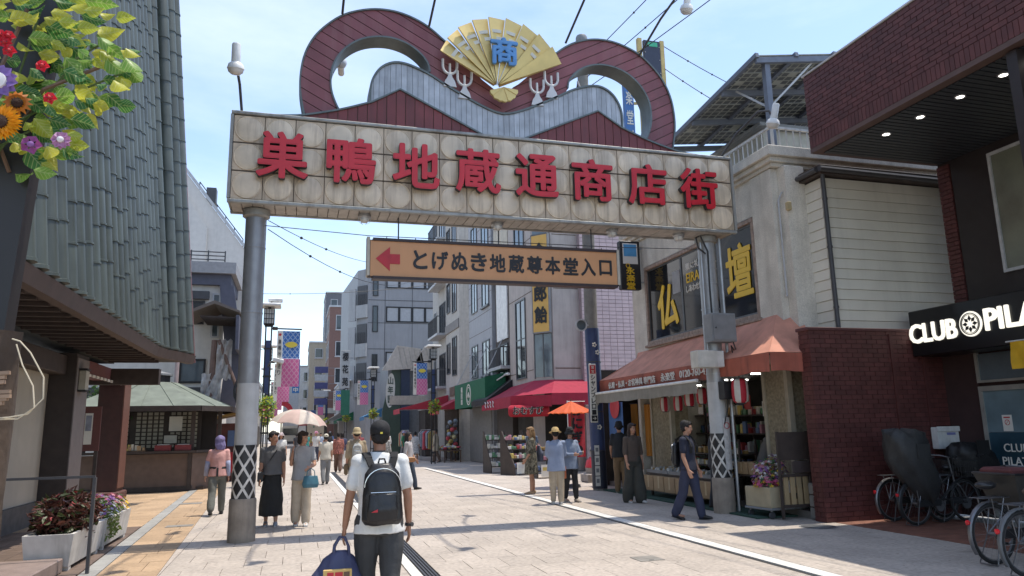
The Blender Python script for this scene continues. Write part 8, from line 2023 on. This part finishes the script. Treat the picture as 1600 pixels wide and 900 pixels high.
for s in (1, -1): a_, b_ = Ri @ (W['el', s]-base_), Ri @ (W['wr', s]-base_); m = MB(); u_ = Ri @ (W['sh', s]-base_); m.tube([a_*.7+u_*.3, a_, a_*.5+b_*.5, b_], [.054, .048, .044, .036], 12); m.build('arm_cover', slv, W['t'], smooth=2)

# --- bucket-hat man ahead, and people around the middle
khaki = cm_('khaki_shirt', (.34, .27, .18)); beige_h = cm_('beige_hat', (.46, .37, .22))
W = person('man in khaki shirt and beige bucket hat walking away', (1.42, 18.2, 0), pi, 1.70, legs=((.30, .12), (-.28, .3)), arms=((-.18, .15, .25, 0), (.15, .12, .3, 0)), top=dict(m=khaki, hem=-.08, loose=.045, sleeve='half'), bottom=dict(k='pants', m=cm_('pale_trousers', (.48, .45, .40)), loose=.02), shoes=shoeb, hair=('bald', hairm), hat=('bucket', beige_h), face_detail=False)
backpack('grey and white sling backpack on the man in khaki', W, cm_('pale_pack', (.40, .40, .38)), .24, .36, .11)
sb_ = thing('shoulder_bag', 'brown shoulder bag hanging at the khaki man\'s side', 'bag', W['pel']+Vector((-.24, 0, -.15))); MB().bbox(-.04, .04, -.12, .12, -.12, .14, .03).build('bag_body', cm_('brown_bag', (.17, .12, .07)), sb_); strap('strap', [(0, 0, .14), (.08, -.02, .35), (.2, .02, .62)], .03, black, sb_, world=False)
W = person('dark-haired woman in pale top with tan bag walking right', (3.05, 20.9, 0), radians(62), 1.58, legs=((.30, .10), (-.25, .25)), arms=((.1, .1, .5, 0), (-.1, .1, .3, 0)), top=dict(m=cm_('lilac_grey_top', (.40, .38, .38)), hem=-.06, loose=.02, sleeve='half'), bottom=dict(k='pants', m=cm_('navy_jeans', (.035, .05, .075)), loose=.02), shoes=shoeb, hair=('long', hairm), vox=.014)
tbg = thing('shoulder_bag', 'tan leather bag carried by the woman walking right', 'bag', W['pel']+Vector((.02, -.20, .02))); tanl = M('tan_leather', (.38, .17, .06), .5, var=.1); MB().bbox(-.14, .14, -.04, .04, -.08, .06, .02).build('bag_body', tanl, tbg); strap('strap', [(-.1, 0, .05), (-.06, .08, .3), (-.05, .14, .45)], .03, tanl, tbg, world=False)
check = M('checked_shirt', (.30, .29, .27), .85, var=.6, scale=26)
person('brown-haired woman in a checked shirt beyond the walking man', (2.55, 22.6, 0), radians(170), 1.60, legs=((.2, .1), (-.2, .2)), top=dict(m=check, hem=-.12, loose=.03, sleeve='long'), bottom=dict(k='pants', m=cm_('dark_pants_a', (.05, .05, .055)), loose=.02), hair=('long', M('brown_hair', (.06, .03, .018), .75, var=.3, scale=30)), vox=.015, face_detail=False)
florm = M('floral_red', (.32, .12, .09), .85, var=.75, scale=22)
person('woman in red-brown floral blouse far along the street', (1.72, 31.5, 0), radians(175), 1.60, legs=((.2, .1), (-.2, .2)), top=dict(m=florm, hem=-.12, loose=.04, sleeve='half'), bottom=dict(k='pants', m=cm_('brown_pants', (.14, .08, .06)), loose=.03), hair=('short', hairm), vox=.018, face_detail=False)
person('person in white brimmed hat facing the viewer far along the street', (2.2, 29.2, 0), .1, 1.60, legs=((.1, .1), (-.1, .1)), top=dict(m=cm_('beige_top', (.42, .36, .28)), hem=-.1, loose=.03), bottom=dict(k='pants', m=cm_('dark_pants_b', (.06, .06, .06)), loose=.02), hair=('short', hairm), hat=('sun', cm_('white_hat', (.66, .64, .6)), black), vox=.018)

# --- around the crimson shop
drs = M('leaf_print_dress', (.13, .12, .09), .85, var=1.1, scale=17, fine=.25)
blond = M('light_brown_hair', (.25, .15, .07), .7, var=.25, scale=30)
W = person('woman in black and cream leaf-print dress standing sideways', (5.70, 17.9, 0), radians(-100), 1.62, legs=((.05, .03), (-.05, .05)), arms=((.1, .08, .5, .1), (.02, .08, .3, 0)), top=dict(m=drs, hem=-.40, loose=.035, sleeve='half', fold=.01), bottom=None, shoes=M('sandal_tan', (.36, .25, .16), .6), hair=('long', blond))
nbk = thing('shoulder_bag', 'navy and white striped bag on the back of the dress woman', 'bag', W['pel']+Vector((.24, 0, .12))); m = MB(); loft(m, [(Vector((0, 0, -.2)), Vector((.06, 0, 0)), Vector((0, .14, 0))), (Vector((0, 0, 0)), Vector((.08, 0, 0)), Vector((0, .16, 0))), (Vector((-.04, 0, .2)), Vector((.03, 0, 0)), Vector((0, .07, 0)))], 16); me = fuse(m, .012, 2, .006, 9); me.materials.append(M('navy_canvas', (.07, .08, .12), .7, var=.3)); link('bag_body', me, nbk); strap('strap', [(-.05, 0, .2), (-.14, 0, .34), (-.2, 0, .38)], .02, paper, nbk, world=False)
denim = cm_('pale_blue_shirt', (.26, .32, .46)); straw = cm_('straw_hat', (.50, .36, .16))
person('person in pale blue shirt and straw sun hat with back turned', (5.42, 15.25, 0), radians(165), 1.58, legs=((.04, .02), (-.03, .02)), arms=((.3, .12, .9, .4), (.35, .12, 1.1, .5)), top=dict(m=denim, hem=-.16, loose=.045, sleeve='long', fold=.009), bottom=dict(k='pants', m=cm_('beige_slacks', (.44, .37, .28)), loose=.018), shoes=shoew, hair=('short', hairm), hat=('sun', straw), head=(0, .15), face_detail=False)
W = person('person in blue shirt and black hat facing the straw-hat person', (5.86, 15.55, 0), radians(12), 1.58, legs=((.10, .05), (-.12, .12)), arms=((.4, .12, 1.3, .4), (.35, .12, 1.2, .45)), top=dict(m=cm_('blue_grey_shirt', (.22, .27, .37)), hem=-.14, loose=.035, sleeve='long'), bottom=dict(k='pants', m=cm_('black_slacks', (.02, .02, .022)), loose=.01, len=.88), shoes=M('shoe_taupe', (.30, .26, .22), .6), hair=('bob', hairm), hat=('bucket', cm_('black_hat', (.018, .018, .02))), head=(-.5, .2))
ob = thing('shopping_bag', 'orange shopping bag between the two people in hats', 'bag', (5.62, 15.38, .52)); MB().bbox(-.06, .06, -.03, .03, 0, .26, .01).build('bag_body', M('bag_orange', (.55, .16, .07), .7), ob); MB().tube([(-.04, 0, .26), (0, 0, .36), (.04, 0, .26)], .005, 5).build('handle', wood, ob)
W = person('shopper in dark blue top inside the crimson shop', (8.0, 25.0, 0), radians(150), 1.6, arms=((.4, .1, .8, .2), (.4, .1, .8, .2)), top=dict(m=cm_('slate_blue_top', (.08, .11, .16)), loose=.03), bottom=dict(k='pants', m=cm_('dark_pants_c', (.04, .04, .04))), hair=('short', hairm), vox=.016, face_detail=False)

# --- at the corner shop
olive = cm_('olive_brown_top', (.085, .064, .052)); olv2 = cm_('charcoal_olive_pants', (.050, .050, .043))
W = person('woman in dark brown top and wide charcoal trousers walking to the viewer', (7.02, 14.8, 0), radians(8), 1.66, legs=((.16, .06), (-.12, .14)), arms=((.02, .10, .15, 0), (.05, .14, .3, 0)), top=dict(m=olive, hem=-.02, loose=.02, sleeve='half'), bottom=dict(k='pants', m=olv2, loose=.03, flare=.045, len=1.0), shoes=shoew, hair=('long', M('dark_brown_hair', (.030, .017, .013), .75, var=.3, scale=30)), head=(.05, 0))
person('customer in black top, black hat and brown trousers facing the shop', (7.72, 17.0, 0), radians(165), 1.70, legs=((.05, .03), (-.08, .05)), arms=((.15, .15, .6, .2), (.15, .2, .6, .2)), top=dict(m=cm_('black_top', (.020, .022, .026)), loose=.04, hem=-.05), bottom=dict(k='pants', m=cm_('brown_chinos', (.20, .13, .07)), loose=.018), shoes=M('shoe_olive', (.14, .13, .08), .6), hair=('short', hairm), hat=('bucket', cm_('black_hat', (.018, .018, .02))), face_detail=False)
navs = cm_('navy_polo', (.020, .024, .045))
W = person('man in navy polo and navy trousers walking right of the gate', (6.62, 11.75, 0), radians(38), 1.68, legs=((.22, .06), (-.20, .22)), arms=((.08, .10, .25, .0), (.02, .12, .35, 0)), head=(.35, .08), top=dict(m=navs, hem=-.06, loose=.022), bottom=dict(k='pants', m=cm_('navy_slacks', (.032, .038, .075)), loose=.02, len=1.0), shoes=shoeb, hair=('short', hairm))
bpk = backpack('black backpack on the man in navy', W, bagblk, .28, .42, .14, -.04); shoulder_straps(W, bpk, strapm_, .04)
for q in bpk.children:
    if q.name.startswith('strap'):
        Rb = Matrix.Rotation(-bpk.rotation_euler.z, 3, 'Z')
        for v in q.data.vertices: v.co = Rb @ v.co
person('shopkeeper in grey cap and dark apron leaning over the goods', (8.75, 11.72+.9, 0), radians(35), 1.62, lean=.35, arms=((.9, .1, .5, .1), (.9, .15, .35, .1)), head=(0, .3), top=dict(m=cm_('grey_work_shirt', (.16, .155, .15)), loose=.03), bottom=dict(k='pants', m=cm_('dark_pants_d', (.03, .03, .032))), hair=('short', hairm), hat=('cap', cm_('grey_cap', (.25, .24, .23))), vox=.014)
person('assistant in dark clothes half hidden behind the right gate post', (7.95, 13.05, 0), radians(60), 1.62, legs=((.1, .05), (-.1, .1)), arms=((.1, .1, .3, 0), (.1, .1, .3, 0)), top=dict(m=cm_('dark_slate_top', (.045, .045, .05)), loose=.02, sleeve='none'), bottom=dict(k='pants', m=cm_('dark_pants_e', (.04, .042, .05))), shoes=shoeb, hair=('short', hairm), vox=.014)

# --- people far down the street
patw = M('white_patterned', (.45, .46, .47), .85, var=.5, scale=24)
far = [('person in white patterned dress browsing at the clothes shop', (6.05, 38.9), 160, dict(m=patw, hem=-.42, loose=.04, sleeve='half'), None, ('short', hairm), None),
       ('woman with lilac hat beside the clothes rack', (5.75, 41.2), 60, dict(m=cm_('green_top', (.05, .22, .12)), loose=.03), cm_('grey_pants_f', (.2, .2, .21)), ('short', hairm), ('sun', cm_('lilac_hat', (.38, .36, .5)))),
       ('far walker in white shirt left of the parasol woman', (-.55, 32), 10, dict(m=cm_('white_shirt_f', (.6, .6, .58)), loose=.03), cm_('dark_pants_f', (.05, .05, .06)), ('long', hairm), ('sun', cm_('pink_white_hat', (.6, .5, .5)))),
       ('far walker in teal beyond the parasol woman', (.65, 47), 20, dict(m=cm_('teal_top', (.05, .25, .24)), loose=.03), cm_('black_pants_f', (.03, .03, .03)), ('short', hairm), None),
       ('far walker with pink hat beside the teal walker', (1.15, 44), 350, dict(m=cm_('white_top_f', (.58, .57, .55)), loose=.03), cm_('navy_pants_f', (.05, .06, .1)), ('short', hairm), ('sun', cm_('pink_hat', (.55, .25, .35)))),
       ('far person in dark clothes walking away mid-street', (.1, 58), 180, dict(m=cm_('charcoal_top_f', (.06, .06, .07)), loose=.03), cm_('grey_pants_g', (.15, .15, .16)), ('short', hairm), None),
       ('far person in pale blue shirt walking towards the viewer', (1.75, 55), 5, dict(m=cm_('pale_blue_f', (.35, .42, .55)), loose=.03), cm_('beige_pants_f', (.4, .35, .28)), ('short', hairm), None),
       ('far person in black leaning over a cart', (2.15, 50), 200, dict(m=cm_('black_top_f', (.03, .03, .035)), loose=.03, sleeve='long'), cm_('black_pants_g', (.03, .03, .035)), ('bob', hairm), None),
       ('far person in grey at the left kerb', (-1.1, 62), 0, dict(m=cm_('grey_top_f', (.25, .25, .26)), loose=.03), cm_('brown_pants_f', (.18, .12, .08)), ('short', hairm), None),
       ('far person in white hat near the red awning', (2.9, 66), 30, dict(m=cm_('cream_top_f', (.5, .45, .35)), loose=.03), cm_('navy_pants_g', (.06, .07, .1)), ('short', hairm), ('sun', cm_('white_hat', (.66, .64, .6))))]
far += [('walker in cream cap just left of the khaki man', (.95, 24.5), 185, dict(m=cm_('cream_top_g', (.52, .48, .40)), loose=.03), cm_('grey_pants_h', (.2, .2, .2)), ('short', hairm), ('cap', cm_('cream_cap', (.55, .5, .4)))),
        ('walker in striped navy top right of the floral blouse', (2.05, 34.5), 170, dict(m=cm_('navy_top_g', (.05, .06, .12)), loose=.03), cm_('white_pants_g', (.5, .48, .45)), ('bob', hairm), None),
        ('walker in maroon top beyond the white brimmed hat', (2.9, 35.5), 10, dict(m=cm_('maroon_top_g', (.22, .05, .06)), loose=.03), cm_('black_pants_h', (.03, .03, .03)), ('short', hairm), None),
        ('walker in white blouse with black bag beside the green awning', (4.4, 37.5), 200, dict(m=cm_('white_blouse_g', (.6, .6, .6)), loose=.03, sleeve='half'), cm_('blue_skirt_g', (.1, .14, .25)), ('long', hairm), None),
        ('shopper in beige coat at the table of bags', (6.9, 37.6), 250, dict(m=cm_('beige_coat_g', (.42, .36, .27)), loose=.05, sleeve='long', hem=-.3), cm_('brown_pants_g', (.12, .08, .06)), ('short', hairm), None),
        ('walker in grey shirt at the left kerb beyond the lamp', (-.6, 39), 175, dict(m=cm_('grey_shirt_g', (.3, .3, .31)), loose=.03), cm_('navy_pants_h', (.04, .05, .09)), ('short', hairm), None),
        ('walker in yellow top far off mid-street', (1.3, 66), 5, dict(m=cm_('yellow_top_g', (.5, .4, .12)), loose=.03), cm_('grey_pants_i', (.2, .2, .22)), ('bob', hairm), None),
        ('walker in blue dress far off by the right shops', (2.6, 58), 185, dict(m=cm_('blue_dress_g', (.12, .18, .35)), loose=.04, hem=-.4), None, ('long', hairm), None)]
for i, (lab, (x, y), ang, tp, bt, hr_, ht) in enumerate(far):
    person(lab, (x, y, 0), radians(ang), 1.56+.03*(i % 5), legs=((.22, .1), (-.2, .2)) if i % 2 else ((-.18, .2), (.2, .08)), arms=((.1, .12, .3, 0), (-.1, .12, .3, 0)), top=tp, bottom=dict(k='pants', m=bt, loose=.02) if bt else None, hair=hr_, hat=ht, vox=.024, face_detail=False)
ct = thing('covered_cart', 'white covered hand cart far along the street', 'cart', (2.3, 45, 0))
MB().bbox(-.3, .3, -.5, .5, .45, 1.1, .08).build('cover', white, ct)
for x in (-.28, .28):
    for y in (-.35, .35): MB().lathe([(.16, -.03), (.16, .03)], 16, (x, y, .16), axis='x').build('wheel', tyrem, ct)
MB().box(-.28, .28, -.48, .48, .32, .45).build('chassis', dkgrey, ct); MB().tube([(-.25, -.5, .6), (-.25, -.8, 1.0), (.25, -.8, 1.0), (.25, -.5, .6)], .02, 6).build('push_bar', steel, ct)
vn = thing('delivery_van', 'cream delivery van parked at the far end of the street', 'van', (-.6, 92, 0)); crm = M('van_cream', (.55, .50, .40), .4)
MB().prism([(-.95, .4), (.95, .4), (.95, 2.3), (.8, 2.5), (-.8, 2.5), (-.95, 2.3)], 0, 4.4, 'y').build('body', crm, vn); MB().box(-.8, .8, -.012, -.002, 1.4, 2.2).build('windscreen', glassd, vn); MB().box(-.9, .9, -.04, .0, .42, .7).build('bumper', dkgrey, vn)
for x in (-.75, .75): MB().ell((x, -.01, .95), (.12, .05, .1)).build('headlight', lampgl, vn)
for x in (-.9, .9):
    for y in (.8, 3.5): MB().lathe([(.36, -.1), (.36, .1)], 18, (x, y, .36), axis='x').build('wheel', tyrem, vn)
bpy.data.objects.remove(_bench); bpy.data.scenes.remove(_tmp)
